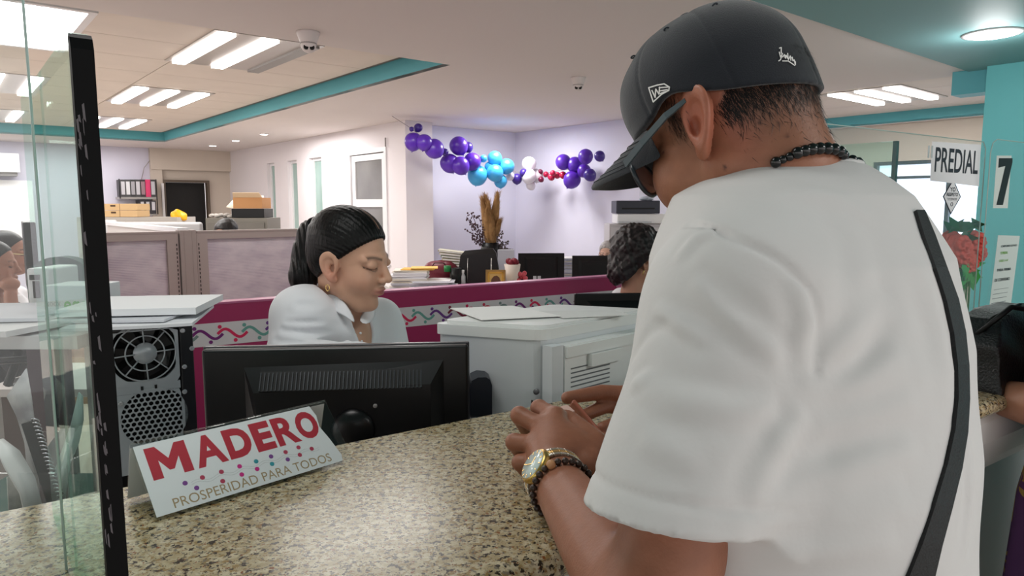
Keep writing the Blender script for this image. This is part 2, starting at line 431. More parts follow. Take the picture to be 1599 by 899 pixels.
lo_ = bpy.data.objects.new('downlight_glow', l_); COL.objects.link(lo_); lo_.location = d0-Vector((0, 0, .12))
# ------------------------------------------------------------ walls
def walls(name, boxes, m):
    w = MB()
    for b in boxes: rbox(w, *b)
    return struct(name, w, m)
HZ = SOF-.001
wins = [(10.6, 10.9), (9.76, 10.1), (8.95, 9.34)]
bx = []; cuts = [(7.21, 8.155, 0, 2.10)]+[(a, b, .55, 2.08) for a, b in wins[::-1]]
t = 6.8
for a, b, z0, z1 in cuts:
    bx.append((4.08, 4.22, t, a, 0, HZ)); bx.append((4.08, 4.22, a, b, z1, HZ))
    if z0 > 0: bx.append((4.08, 4.22, a, b, 0, z0))
    t = b
bx.append((4.08, 4.22, t, 12.67, 0, HZ))
bx.append((4.22, 4.43, 6.8, 7.0, 0, HZ))
walls('wall_middle', bx, M_wall)
walls('wall_back', [(4.42, 6.0, 7.06, 7.2, 0, HZ), (5.86, 6.0, 5.0, 7.06, 0, HZ), (6.0, 8.8, 5.0, 5.14, 0, HZ)], M_wallc)
walls('wall_far_left', [(2.82, 2.99, 12.60, 12.8, 0, HZ), (2.99, 3.72, 12.67, 12.8, 1.86, HZ), (3.72, 4.08, 12.67, 12.8, 0, HZ),
                        (2.82, 4.08, 12.58, 12.62, 2.02, HZ)], M_beige)
walls('wall_left', [(-8, 2.82, 12.67, 12.8, 0, HZ)], M_wallc)
walls('wall_right', [(5.47, 5.7, -4, 1.72, 0, SOF-.013)], M_tealw)
wr = [(8.6, 8.75, 3.8, 5.0, 0, HZ), (8.6, 8.75, -1, 2.2, 0, HZ), (8.6, 8.75, 2.2, 3.8, 0, .8), (8.6, 8.75, 2.2, 3.8, 1.94, HZ)]
walls('wall_far_right', wr, M_beige)
sl = MB(); rbox(sl, 5.6, 5.78, 1.74, 1.97, 2.2, SOF-.001); struct('trim_8', sl, M_teal)
# window in the far right wall
wf = MB()
for a in [(2.2, 3.8, 1.90, 1.94), (2.2, 3.8, .8, .84), (2.2, 2.24, .84, 1.9), (3.76, 3.8, .84, 1.9), (2.98, 3.02, .84, 1.9), (2.24, 3.76, 1.74, 1.77)]:
    rbox(wf, 8.62, 8.68, *a)
w_ = struct('window_4', wf, mat('dark_window_frame', (70, 78, 84), .4))
m = MB(); rbox(m, 8.69, 8.70, 2.2, 3.8, .8, 1.94); obj('pane', m, M_day, w_)
for i, (a, b) in enumerate(wins):
    m = MB()
    for q in [(a, b, 2.04, 2.08), (a, b, .55, .59), (a, a+.035, .59, 2.04), (b-.035, b, .59, 2.04)]: rbox(m, 4.13, 4.18, *q)
    w_ = struct('window_%d' % (i+1), m, M_alu)
    m = MB(); rbox(m, 4.15, 4.16, a+.035, b-.035, .59, 2.04); obj('pane', m, M_glassg, w_)
# glazed aluminium door
m = MB()
for q in [(7.21, 8.155, 2.05, 2.10), (7.21, 7.26, 0, 2.05), (8.105, 8.155, 0, 2.05)]: rbox(m, 4.065, 4.15, *q)
dr = struct('door_1', m, M_alu)
m = MB()
for q in [(7.27, 8.095, 1.97, 2.04), (7.27, 7.35, .01, 1.97), (8.015, 8.095, .01, 1.97), (7.35, 8.015, 1.42, 1.51), (7.35, 8.015, .01, .2)]: rbox(m, 4.09, 4.13, *q)
obj('door_leaf_or_void', m, M_alu, dr)
for q in [(1.51, 1.97), (.2, 1.42)]:
    m = MB(); rbox(m, 4.105, 4.115, 7.35, 8.015, *q); obj('pane', m, mat('door_glass', (124, 122, 120), .06, spec=.8, var=.25, vscale=2.5), dr)
m = MB().tube([R(4.075, 7.31, 1.05), R(4.04, 7.31, 1.05), R(4.04, 7.42, 1.05)], .01); obj('door_handle', m, M_grey, dr)
m = MB(); m.tube([R(4.06, 7.2, 2.10), R(4.06, 7.2, 2.2)], .008); obj('door_closer', m, M_grey, dr)
# rooms behind the windows
walls('wall_inner_office', [(4.9, 4.95, 7.3, 12.6, 0, HZ)], M_wall)
# dark doorway
m = MB()
for q in [(2.99, 3.03, 0, 1.86), (3.68, 3.72, 0, 1.86), (3.03, 3.68, 1.82, 1.86)]: rbox(m, q[0], q[1], 12.6, 12.72, q[2], q[3])
dr = struct('door_2', m, mat('dark_door_frame', (92, 80, 68), .5))
m = MB(); rbox(m, 3.03, 3.68, 12.74, 12.78, 0, 1.82); obj('door_leaf_or_void', m, M_dark, dr)  # near-black sheet paints the unlit doorway opening; no leaf hangs here
m = MB(); rbox(m, 2.96, 2.995, 12.56, 12.6, 0, 1.8); obj('door_casing', m, M_alu, dr)
# ============================================================ FAR LEFT OFFICE
PB = R(0, 12.62)
def pb(px, py): return UP(px, py, (PB.x, PB.y), B)
def wbox(px0, py0, px1, py1, depth, front=0.0):      # box on the far wall by its outline
    a = pb(px0, py1); b = pb(px1, py0); z0, z1 = a.z, b.z
    sa = a.x*B[0]+a.y*B[1]; sb = b.x*B[0]+b.y*B[1]
    m = MB(); rbox(m, sa, sb, 12.64-depth-front, 12.64-front, z0, z1); return m
m = wbox(-60, 282, 50, 396, .03); solo('whiteboard', m, mat('whiteboard', (246, 247, 250), .2),
     'large blank bright whiteboard on the far wall above the two seated women', 'whiteboard')
T = thing('air_conditioner', 'white wall air conditioner high above the whiteboard, at the left edge', 'air conditioner', pb(5, 272))
obj('body', wbox(-45, 241, 27, 268, .22), M_white, T); obj('louver', wbox(-42, 266, 25, 274, .18, .01), mat('shade_grey', (128, 126, 126), .5), T)
# binders on the wall shelf
shf = thing('wall_shelf', 'dark wire shelf on the far wall holding two rows of ring binders', 'shelf', pb(210, 312))
obj('shelf_board', wbox(181, 308, 239, 311, .3), M_grey, shf)
obj('shelf_board', wbox(210, 334, 239, 336, .3), M_grey, shf)
m = MB()
for px in (181.5, 238):
    a = pb(px, 310); obj('upright', MB().tube([a+Vector((-A[0]*.3, -A[1]*.3, -.25 if px > 200 else 0)), a+Vector((-A[0]*.3, -A[1]*.3, .3))], .008), M_black, shf)

bcol = [(202, 200, 206), (214, 214, 218), (160, 158, 164), (196, 194, 200), (150, 120, 130), (214, 60, 110), (190, 188, 194)]
blab = ['light grey ring binder at the left end of the shelf', 'pale grey ring binder second from the left on the shelf', 'mid grey ring binder third from the left on the shelf',
        'white ring binder fourth from the left on the shelf', 'mottled mauve ring binder just left of the pink one', 'bright pink ring binder on the far wall shelf', 'light grey ring binder right of the pink one']
for i in range(7):
    x0 = 183.5+i*7.7; T = thing('ring_binder', blab[i], 'binder', pb(x0, 308), 0, 'ring binders on the wall shelf')
    obj('cover', wbox(x0, 281, x0+6.6, 307.6, .27), mat('binder%d' % i, tuple(x*.35 if i != 5 else x for x in bcol[i]), .5), T)
    obj('spine_label', wbox(x0+1, 284, x0+5.4, 304, .004, .27), mat('binderl%d' % i, bcol[i], .5), T)
for i in range(3):
    x0 = 213+i*8.5; T = thing('ring_binder', ['grey ring binder at the left of the lower shelf row', 'grey ring binder in the middle of the lower shelf row', 'grey ring binder at the right of the lower shelf row'][i], 'binder', pb(x0, 334), 0, 'ring binders on the wall shelf')
    obj('cover', wbox(x0, 313, x0+7, 333.6, .27), mat('binderd', (58, 56, 62), .5), T)
    obj('spine_label', wbox(x0+1.5, 315, x0+5.5, 328, .004, .27), mat('binderl0', bcol[0], .5), T)
# filing cabinets at depth 8..9, top z 1.26
def at_box(px0, px1, d, z0, z1, dep, py=345, ang=None):
    a = U(px0, py, d); b = U(px1, py, d); w = (b-a).length
    c = (a+b)/2; m = MB(); dv = Vector((0, 1, 0)); m.box((c.x, c.y+dep/2, (z0+z1)/2), (w, dep, z1-z0)); return m, c
T = thing('filing_cabinet', 'light grey low filing cabinet under the cardboard boxes by the far wall', 'cabinet', U(215, 400, 8.6)*1, 0)
T.location.z = 0; WM[T] = Matrix.Translation(T.location)
m, c = at_box(120, 276, 8.4, 0, 1.30, .5); obj('body', m, mat('cab_grey', (170, 164, 158), .5), T)
m = MB()
for i in range(2):
    for j in range(3):
        xx = c.x-.6+i*.62; m.box((xx+.3, c.y-.012, .22+j*.42), (.56, .02, .38))
obj('drawer_fronts', m, mat('cab_grey2', (182, 176, 170), .5), T)
for k, (a, b, y0, y1) in enumerate([(161, 214, 333, 342.5), (160, 214, 321, 332.5)]):
    p0 = U(a, y1, 8.5); p1 = U(b, y0, 8.5)
    T = thing('cardboard_box', ['flat tan carton lying on the grey cabinet, lower of the two', 'flat tan carton stacked on top of another on the grey cabinet'][k], 'box', ((p0.x+p1.x)/2, 8.65, 1.302+k*.08), 0, 'flat cartons on the far cabinet')
    m = MB().box(((p0.x+p1.x)/2, 8.65, 1.302+k*.08+.039), (p1.x-p0.x, .3, .077), bev=.003); obj('carton', m, mat('cardboard', (205, 172, 128), .8), T)
    m = MB().box(((p0.x+p1.x)/2, 8.4985, 1.302+k*.08+.039), (.004, .002, .077)); obj('flap_seam', m, mat('seam', (120, 92, 60), .8), T)
    m = MB().box((p0.x+.13, 8.4985, 1.302+k*.08+.052), (.06, .002, .02)); obj('printed_mark', m, mat('mark', (80, 60, 45), .8), T)
def yb(p):
    return ell(p, (0, 0, .055), (.1, .06, .075))+.006*np.sin(60*p[:, 0]+40*p[:, 2])+.006*np.sin(47*p[:, 1]+33*p[:, 0])
me = nets(yb, (-.13, -.09, -.03), (.13, .09, .15), .008)
solo('plastic_bag', me, mat('yellow_plastic', (250, 182, 20), .4), 'crumpled yellow plastic bag in front of the dark doorway', 'bag', mw=Matrix.Translation(U(272, 340, 8.45)+Vector((0, .12, -.035))))
T = thing('filing_cabinet', 'dark olive grey cabinet holding an open cardboard box, by the long white wall', 'cabinet', (0, 0, 0))
m, c = at_box(321, 417, 7.8, 0, 1.30, .45); T.location = (c.x, c.y, 0); WM[T] = Matrix.Translation(T.location)
obj('body', m, mat('cab_olive', (112, 108, 100), .5), T)
m = MB()
for j in range(3): m.box((c.x, c.y-.008, .22+j*.42), (.62, .016, .38))
obj('drawer_fronts', m, mat('cab_olive2', (104, 100, 94), .5), T)
c0 = U(389, 345, 7.9)
T = thing('box_tray', 'flat black box under the open cardboard box', 'box', (c0.x, 8.0, 1.302)); 
m = MB().box((c0.x, 8.02, 1.302+.05), (.36, .3, .1), bev=.004); obj('body', m, M_black, T)
T = thing('cardboard_box', 'open brown cardboard box with flaps raised, full of papers, on the olive cabinet', 'box', (c0.x, 8.02, 1.404))
m = MB()
for q in [((0, -.14, .06), (.32, .008, .12)), ((0, .14, .06), (.32, .008, .12)), ((-.156, 0, .06), (.008, .27, .12)), ((.156, 0, .06), (.008, .27, .12)), ((0, 0, .005), (.3, .27, .008))]:
    m.box(Vector((c0.x, 8.02, 1.404))+Vector(q[0]), q[1])
obj('carton', m, mat('cardboard2', (176, 128, 84), .8), T)
m = MB().slab([(c0.x-.16, 7.88, 1.524), (c0.x+.16, 7.88, 1.524), (c0.x+.15, 7.82, 1.575), (c0.x-.14, 7.82, 1.575)], (0, .005, .004)); obj('flap', m, mat('cardboard3', (222, 196, 164), .8), T)
m = MB().slab([(c0.x-.165, 7.88, 1.404), (c0.x-.165, 8.16, 1.524), (c0.x-.25, 8.1, 1.50), (c0.x-.25, 7.9, 1.42)], (0.004, 0, .005)); obj('flap', m, mat('cardboard4', (226, 214, 196), .8), T)
m = MB()
for i in range(7): m.box((c0.x-.1+i*.034, 8.02, 1.49), (.006, .22, .12), rz=.02*i)
obj('papers', m, mat('paper', (236, 234, 232), .7), T)
cc = U(345, 340, 7.9)
pl = MB()
for i in range(9): pl.ball((cc.x-.14+i*.035, 8.0+.03*math.sin(i*2), 1.325+.012*math.sin(i*3)), (.035, .05, .022), 8, 5)
solo('paper_heap', pl, mat('paper_crumpled', (190, 184, 178), .7), 'heap of crumpled pale paper on the olive cabinet left of the open box', 'papers', kind='stuff')
# ============================================================ CUBICLE PARTITIONS
M_part = mat('partition_frame', (166, 152, 147), .45)
M_partd = mat('partition_slot', (60, 52, 50), .6)
M_poly = mat('polycarbonate_sheet', (222, 212, 216), .22, var=.28, vscale=3.0, stretch=(2.6, 2.6, 5), col2=(178, 164, 180), bump=.0)
CP = U(292, 400, 3.75)
def C3(s, t, z): return Vector((CP.x+s*B[0]+t*A[0], CP.y+s*B[1]+t*A[1], z))
def cbox(m, s0, s1, t0, t1, z0, z1): return m.hexa([C3(s0,t0,z0), C3(s1,t0,z0), C3(s1,t1,z0), C3(s0,t1,z0), C3(s0,t0,z1), C3(s1,t0,z1), C3(s1,t1,z1), C3(s0,t1,z1)])
def cub(name, s0, s1, label, ribs=True):
    T = thing(name, label, 'partition', C3((s0+s1)/2, 0, 0), 0, 'grey cubicle partitions with ribbed panes')
    m = MB(); cbox(m, s0, s0+.055, -.025, .025, 0, 1.29); cbox(m, s1-.055, s1, -.025, .025, 0, 1.29)
    cbox(m, s0+.055, s1-.055, -.025, .025, 1.255, 1.29); cbox(m, s0+.055, s1-.055, -.025, .025, .60, .90); cbox(m, s0+.055, s1-.055, -.02, .02, 0.02, .6)
    cbox(m, s0+.002, s1-.002, -.028, .028, 1.2902, 1.30); obj('frame', m, M_part, T)
    m = MB(); cbox(m, s0+.055, s1-.055, -.005, .005, .90, 1.255); obj('pane', m, M_poly, T)
    m = MB()
    for i in range(42): cbox(m, s0+.056, s1-.056, -.0075, -.005, .904+i*.0083, .9065+i*.0083)
    o = obj('rib', m, mat('rib_clear', (222, 212, 216), .25), T); o['kind'] = 'stuff'
    m = MB()
    for x in (s0+.008, s1-.012):
        for i in range(42): cbox(m, x, x+.005, -.0262, -.025, .32+i*.022, .333+i*.022)
    o = obj('slot', m, M_partd, T); o['kind'] = 'stuff'
cub('cubicle_partition', -.43, -.045, 'cubicle partition with ribbed pane left of the grey post, beside the glass screen edge')
cub('cubicle_partition', .045, .70, 'cubicle partition with ribbed pane between the grey post and the ponytail')
m = MB(); cbox(m, -.04, .04, -.04, .04, 0, 1.305)
for x in (-.02, .02): cbox(m, x-.001, x+.001, -.0412, -.04, 0, 1.3)
solo('partition_post', m, mat('partition_post', (158, 145, 140), .45), 'grey metal post joining the two ribbed partitions', 'post')
T = thing('cubicle_partition', 'grey side partition with a white top rail running away from the post', 'partition', C3(0, .9, 0))
m = MB(); cbox(m, -.022, .022, .05, 2.0, .05, 1.29); obj('panel', m, mat('panel_pale', (196, 190, 188), .6), T)
m = MB(); cbox(m, -.03, .03, .04, 2.02, 1.291, 1.315); obj('top_rail', m, M_alu, T)
T = thing('cubicle_partition', 'plain grey partition with rounded corners standing farther behind the ribbed ones', 'partition', C3(-.5, 2.0, 0))
a = U(180, 352, 5.6); b = U(316, 352, 5.6)
m = MB().box(((a.x+b.x)/2, 5.6, .66), (b.x-a.x, .05, 1.29), bev=.02); obj('panel', m, mat('panel_grey', (172, 170, 170), .6), T)
m = MB().box(((a.x+b.x)/2+.1, 5.573, 1.2), (.25, .004, .03)); obj('slot', m, M_grey, T)
T = thing('cubicle_partition', 'pale grey partition seen just right of the glass screen edge, behind the others', 'partition', C3(-.9, 2.4, 0))
a = U(140, 352, 6.2); b = U(182, 352, 6.2)
m = MB().box(((a.x+b.x)/2, 6.2, .66), (b.x-a.x, .05, 1.30), bev=.015); obj('panel', m, mat('panel_grey2', (190, 188, 190), .6), T)
# ============================================================ MAGENTA PARTITION WITH PRINTED BAND
PM = UZ(310, 474.6, 1.12); QM = UZ(962, 430.5, 1.12)
dm = (QM-PM); LM = dm.length; dm.normalize(); MM = frame(PM+Vector((0, 0, -1.12)), dm, (0, 0, 1))   # z faces the camera side
PT = thing('magenta_partition', 'long magenta partition with a printed band of waves, behind the woman', 'partition', PM+Vector((0, 0, -1.12)))
def mbx(m, x0, x1, y0, y1, z0, z1):
    return m.hexa([MM @ Vector(q) for q in [(x0,y0,z0),(x1,y0,z0),(x1,y0,z1),(x0,y0,z1),(x0,y1,z0),(x1,y1,z0),(x1,y1,z1),(x0,y1,z1)]])
m = MB(); mbx(m, -.27, LM, 0.02, 1.115, -.05, 0); obj('panel', m, mat('magenta_laminate', (158, 36, 88), .4), PT)
m = MB(); mbx(m, -.27, LM+.002, 1.1152, 1.122, -.053, .003); obj('top_cap', m, mat('magenta_cap', (184, 96, 136), .35), PT)
def mloc(px, py):
    p = UP(px, py, (PM.x, PM.y), (dm.x, dm.y)); return MM.inverted() @ p
yb0 = (mloc(300, 543.5).y+mloc(612, 512).y)/2; yb1 = (mloc(300, 505).y+mloc(906, 458.7).y)/2
m = MB(); mbx(m, -.27, LM, yb0, yb1, .0002, .0014); obj('printed_band', m, mat('band_white', (214, 208, 210), .45), PT)
BH = yb1-yb0; ym = (yb0+yb1)/2
wcol = [(212, 34, 84), (104, 158, 148), (102, 48, 128), (120, 24, 52), (200, 32, 84), (196, 30, 70), (120, 138, 136), (112, 30, 110)]
x0 = mloc(298, 520).x - BH*2; lam = BH*1.02
wn = int((LM-x0)/lam)+1
for i in range(wn):
    xs = x0+i*lam; c = wcol[(i+5) % 8]
    if xs+lam*1.2 > LM-.01: break
    m = MB(); pts = []
    for k in range(15):
        u = k/14; pts.append((xs+u*lam*1.22, ym+.2*BH*math.sin(2*PI*(u*1.0))))
    th = BH*.062; vs = []; fs = []
    for k in range(15):
        a = pts[max(k-1, 0)]; b = pts[min(k+1, 14)]; dx, dy = b[0]-a[0], b[1]-a[1]; l = math.hypot(dx, dy)
        n = (-dy/l*th, dx/l*th); zz = .0019+.0003*(i % 2)
        vs += [MM @ Vector((pts[k][0]+n[0], pts[k][1]+n[1], zz)), MM @ Vector((pts[k][0]-n[0], pts[k][1]-n[1], zz))]
    for k in range(14): fs.append((2*k, 2*k+1, 2*k+3, 2*k+2))
    m.add(vs, fs); M_w = mat('band_wave%d' % ((i+5) % 8), c, .5)
    for (ax, ay) in ((xs+.04*lam+.75*lam*0+lam*.06, ym+.31*BH), (xs+lam*.92-.2*lam, ym-.33*BH)):
        vs = [MM @ Vector((ax+BH*.085*math.cos(q*PI/6), ay+BH*.085*math.sin(q*PI/6), .0021)) for q in range(12)]; m.add(vs, [tuple(range(12))])
    obj('printed_wave', m, M_w, PT)
m = MB(); mbx(m, LM-.0, LM+.04, 0, 1.125, -.055, .005); obj('end_post', m, mat('magenta_cap', (184, 96, 136)), PT)
# ============================================================ BACK OFFICE DESK AND ITS CLUTTER
M_desk = mat('desk_laminate', (196, 190, 186), .4)
M_paper = mat('paper', (236, 234, 232), .7)
M_mon = mat('monitor_black', (13, 13, 15), .38, spec=.4)
def vbox(m, px0, px1, d0, d1, z0, z1):   # box with a front edge between two pixels at depths d0, d1, and given thickness back
    return m
DA = UZ(622, 452, .74); DB = UZ(975, 436, .74)
DA = Vector((U(622, 450, 5.6).x, 5.6, 0)); DB = Vector((U(948, 440, 6.25).x, 6.25, 0))
dd = (DB-DA).normalized(); dn = Vector((-dd.y, dd.x, 0)); DL = (DB-DA).length; DM = frame(DA, dd, dn)
def dbox(m, x0, x1, y0, y1, z0, z1):
    return m.hexa([DM @ Vector(q) for q in [(x0,y0,z0),(x1,y0,z0),(x1,y1,z0),(x0,y1,z0),(x0,y0,z1),(x1,y0,z1),(x1,y1,z1),(x0,y1,z1)]])
T = thing('office_desk', 'long pale desk carrying papers, bag and monitors below the balloons', 'desk', DM @ Vector((DL/2, .4, 0)))
m = MB(); dbox(m, 0, DL, -.1, .85, .71, .74); obj('desktop', m, M_desk, T)
for x in (.02, DL-.05):
    m = MB(); dbox(m, x, x+.03, -.05, .8, 0, .71); obj('leg', m, M_grey, T)
DZ = .741
def dpt(px, y=.2, z=DZ):   # desk point seen at pixel column px, y metres behind the front edge
    r = ray(px, 430); a = DM @ Vector((0, y, 0)); n = dn
    k = (a.x*n.x+a.y*n.y)/(r.x*n.x+r.y*n.y); return Vector((r.x*k, r.y*k, z))
def zat(py, y): r = ray(800, py); return CAMZ+r.z/r.y*y
def monitor(name, c, w, h, ang, label, stand=.13, group=None, tilt=0):
    """thin monitor; its back faces local -y"""
    T = thing(name, label, 'monitor', c, ang, group)
    def lo(nm, mb, mt): return obj(nm, mb, mt, T, local=True)
    m = MB().box((0, 0, stand+h/2), (w, .022, h), bev=.004); lo('screen_case', m, M_mon)
    m = MB().box((0, .0125, stand+h/2), (w-.03, .003, h-.03)); lo('screen', m, mat('screen_lit', (120, 140, 170), .2))
    m = MB().hexa([(-w*.36,-.011,stand+h*.12),(w*.36,-.011,stand+h*.12),(w*.36,-.011,stand+h*.9),(-w*.36,-.011,stand+h*.9),
                   (-w*.3,-.035,stand+h*.2),(w*.3,-.035,stand+h*.2),(w*.3,-.035,stand+h*.82),(-w*.3,-.035,stand+h*.82)]); lo('rear_housing', m, M_mon)
    m = MB().box((0, -.02, stand*.55+.02), (.05, .02, stand*1.1)); lo('stand_neck', m, M_mon)
    m = MB().lathe([(.105, .0), (.105, .008), (.03, .016), (.001, .017)], (0, -.01, 0), 20); lo('stand_base', m, M_mon)
    m = MB()
    for i in range(14): m.box((-w*.2+i*w*.4/13, -.0355, stand+h*.74), (.004, .002, .02))
    o = lo('vent_slots', m, M_dark); o['kind'] = 'stuff'
    return T
mp = dpt(845, .35); hm = zat(395, mp.y)-DZ
T = monitor('computer_monitor', mp, .42, .30, .02, 'black monitor seen from behind on the far desk, right of the red flowers', hm-.30)
m = MB()
for x, z in ((-.06, .03), (-.02, .03)): m.box((x, -.037, hm-.30+.05+z), (.03, .002, .03))
obj('rating_label', m, mat('label_white', (210, 210, 214), .6), T, local=True)
mp = dpt(929, .08); hm = zat(399, mp.y)-DZ
monitor('computer_monitor', mp, .41, .29, -.02, 'black monitor seen from behind in front of the grey-haired man', hm-.29)
# paper piles
def paper_stack(px, y, w, d, n, label, cols, hgt, group=None, jit=.015, seed=1, th=.008):
    rnd = random.Random(seed); c = dpt(px, y); T = thing('paper_pile', label, 'papers', c, 0, group)
    z = c.z
    while z < c.z+hgt:
        t = th*(.6+rnd.random()); m = MB()
        m.box((c.x+rnd.uniform(-jit, jit), c.y+rnd.uniform(-jit, jit), z+t/2), (w*(.9+.1*rnd.random()), d, t*.95), rz=rnd.uniform(-.12, .12))
        col = rnd.choice(cols); obj('folder', m, mat('pp%d_%d_%d' % col, col, .7), T); z += t
    return T
wc = [(226, 224, 230), (214, 212, 220), (236, 234, 236), (196, 196, 206), (222, 214, 200)]
paper_stack(640, .22, .30, .25, 12, 'tall pile of white papers topped by yellow folders beside the column', wc, .16, seed=3)
paper_stack(676, .12, .34, .24, 12, 'low spread of pale papers in front of the red bag on the desk', wc, .085, seed=4, jit=.04)
c = dpt(650, .2); 
for k, (dz, col, lb) in enumerate([(.168, (226, 172, 70), 'yellow folder lying on the papers beside the column'), (.178, (240, 190, 96), 'orange-yellow envelope on top of the yellow folder')]):
    m = MB().box((c.x+.02+.05*k, c.y, DZ+dz+.004), (.27-.05*k, .2, .007), rz=.1*k); solo('folder', m, mat('yf%d' % k, col, .6), lb, 'folder')
# stacked books leaning by the bag
c = dpt(717, .5); zz = DZ+.15
paper_stack(713, .5, .24, .22, 10, 'base pile of grey files under the stacked green books', [(150, 140, 146), (170, 160, 168)], .135, seed=8)
zz = DZ+.155
for k in range(6):
    col = [(196, 190, 170), (170, 176, 150), (206, 196, 166), (150, 160, 140), (214, 206, 186), (186, 182, 160)][k]
    M = Matrix.Translation((c.x-.012*k, c.y, zz+.012+k*.024)) @ Matrix.Rotation(.06+.012*k, 4, 'Y')
    m = MB().box((0, 0, 0), (.24, .18, .018), M=M)
    T = thing('book', ['lowest book of the leaning stack behind the black bag', 'second lowest book of the leaning stack behind the black bag', 'third book up in the stack behind the black bag', 'fourth book up in the stack behind the black bag', 'second book from the top behind the black bag', 'top book of the leaning stack behind the black bag'][k], 'book', (c.x, c.y, zz+k*.024), 0, 'books stacked behind the black bag')
    obj('cover', m, mat('bk%d' % k, col, .6), T)
    m = MB().box((0, 0, 0), (.235, .176, .0185), M=M @ Matrix.Translation((.0045, -.004, 0))); 
    m = MB().box((0, -.0905, 0), (.22, .002, .012), M=M @ Matrix.Translation((0, -.0905, 0))); obj('page_block', m, M_paper, T)
# red bag, cup, bottle, black bag
c = dpt(690, .5)
def rb(p): return ell(p, (0, 0, .11), (.17, .11, .11))+.006*np.sin(30*p[:, 0]+12*p[:, 2])*np.sin(25*p[:, 2]+3)
T = thing('handbag', 'dark red soft bag lying behind the papers on the far desk', 'bag', c)
obj('bag_body', nets(rb, (-.22, -.16, -.02), (.22, .16, .26), .012), mat('dark_red_leather', (104, 22, 40), .45), T, local=True)
m = MB().tube([(-.1, -.1, .13), (-.05, -.13, .2), (.03, -.13, .2), (.08, -.1, .13)], .006); obj('strap', m, mat('dark_red_strap', (70, 14, 26), .4), T, local=True)
T = thing('pencil_cup', 'black round cup with a green object on its rim, on the far desk', 'cup', dpt(712, .18))
obj('cup', MB().lathe([(.05, 0), (.052, .17), (.046, .17), (.044, .01), (.001, .01)], n=20), M_black, T, local=True)
obj('green_roll', MB().lathe([(.03, 0), (.03, .05), (.001, .05)], (-.07, -.01, .14), 14), mat('green_tape', (30, 120, 60), .5), T, local=True)
T = thing('small_bottle', 'small pale plastic bottle beside the black cup', 'bottle', dpt(723, .15))
obj('bottle_body', MB().lathe([(.02, 0), (.021, .10), (.012, .12), (.012, .13)], n=14), mat('bottle_clear', (190, 192, 196), .3), T, local=True)
obj('bottle_cap', MB().lathe([(.013, .13), (.013, .155), (.001, .155)], n=14), M_white, T, local=True)
c = dpt(748, .22); T = thing('handbag', 'black leather handbag with silver chains standing before the dried flowers', 'bag', c)
m = MB(); m.hexa([(-.19,-.07,.03),(.19,-.07,.03),(.19,.07,.03),(-.19,.07,.03),(-.155,-.05,.27),(.15,-.05,.29),(.15,.05,.29),(-.155,.05,.27)])
m.hexa([(-.155,-.05,.27),(.15,-.05,.29),(.15,.05,.29),(-.155,.05,.27),(-.12,-.02,.31),(.12,-.02,.33),(.12,.02,.33),(-.12,.02,.31)]); obj('bag_body', m, mat('bag_black', (16, 15, 17), .35), T, local=True)
for x in (-.09, .11): obj('chain', MB().tube([(x, -.075, .25), (x-.005, -.08, .05)], .004, 6), mat('silver', (200, 198, 196), .3, metal=.8), T, local=True)
m = MB().box((0, -.02, .012), (.42, .2, .022)); T2 = solo('folder', m, mat('folder_navy', (46, 40, 84), .5), 'dark blue folder with a cream edge under the black handbag', 'folder', mw=Matrix.Translation(c))
# gold framed picture
c = dpt(774, -.02); T = thing('picture_frame', 'small gold framed portrait standing on the far desk edge', 'picture', c, -.05)
m = MB()
for q in [((0, 0, .008), (.165, .015, .016)), ((0, 0, .155), (.165, .015, .016)), ((-.075, 0, .08), (.016, .015, .16)), ((.075, 0, .08), (.016, .015, .16))]: m.box(*q)
obj('frame', m, mat('gold_frame', (170, 140, 84), .35, metal=.5), T, local=True)
m = MB()
for q in [((0, -.001, .024), (.134, .012, .016)), ((0, -.001, .139), (.134, .012, .016)), ((-.059, -.001, .08), (.016, .012, .13)), ((.059, -.001, .08), (.016, .012, .13))]: m.box(*q)
obj('inner_frame', m, mat('gold_bright', (226, 190, 90), .25, metal=.5), T, local=True)
obj('picture_print', MB().box((0, 0, .08), (.105, .01, .11)), mat('print_gold', (196, 160, 96), .5), T, local=True)
v = [(-.035+.0, -.006, .03), (.04, -.006, .03), (.042, -.006, .07), (.03, -.006, .1), (.01, -.006, .115), (-.015, -.006, .11), (-.035, -.006, .085), (-.04, -.006, .055)]
obj('printed_figure', MB().add(v, [tuple(range(8))]), mat('print_brown', (92, 60, 44), .6), T, local=True)
# paper-wrapped bunch and cup
c = dpt(800, .05); T = thing('wrapped_bouquet', 'cream paper cone with dark red top beside the gold frame', 'bouquet', c)
obj('paper_cone', MB().lathe([(.04, 0), (.07, .20), (.065, .2), (.001, .1)], n=14), mat('cream_wrap', (222, 208, 196), .6), T, local=True)
m = MB()
for i in range(7): m.ball((.03*math.cos(i*1.1), .03*math.sin(i*1.1), .215+.01*(i % 2)), .028, 8, 6)
obj('flower_heads', m, mat('dark_red_petal', (120, 20, 40), .6), T, local=True)
m = MB()
for i in range(10): m.ball((.08+.03*math.cos(i*1.7), .02*math.sin(i*2.1), .08+.04*math.sin(i*2.9)), .022, 7, 5)
obj('pink_flowers', m, mat('pink_petal', (204, 84, 96), .6), T, local=True)
m = MB().box((0, 0, 0), (.12, .01, .17), M=Matrix.Translation(dpt(786, .4)+Vector((0, 0, .24))) @ Matrix.Rotation(.3, 4, 'X'))
T = solo('paper_bag', MB().box((0, 0, .15), (.15, .08, .30), bev=.005), mat('pale_bag', (196, 196, 208), .6), 'small pale paper bag behind the wrapped bouquet', 'bag', mw=Matrix.Translation(dpt(790, .45)))
paper_stack(900, .55, .30, .25, 12, 'pile of pale papers between the two far monitors', wc, .20, seed=12)
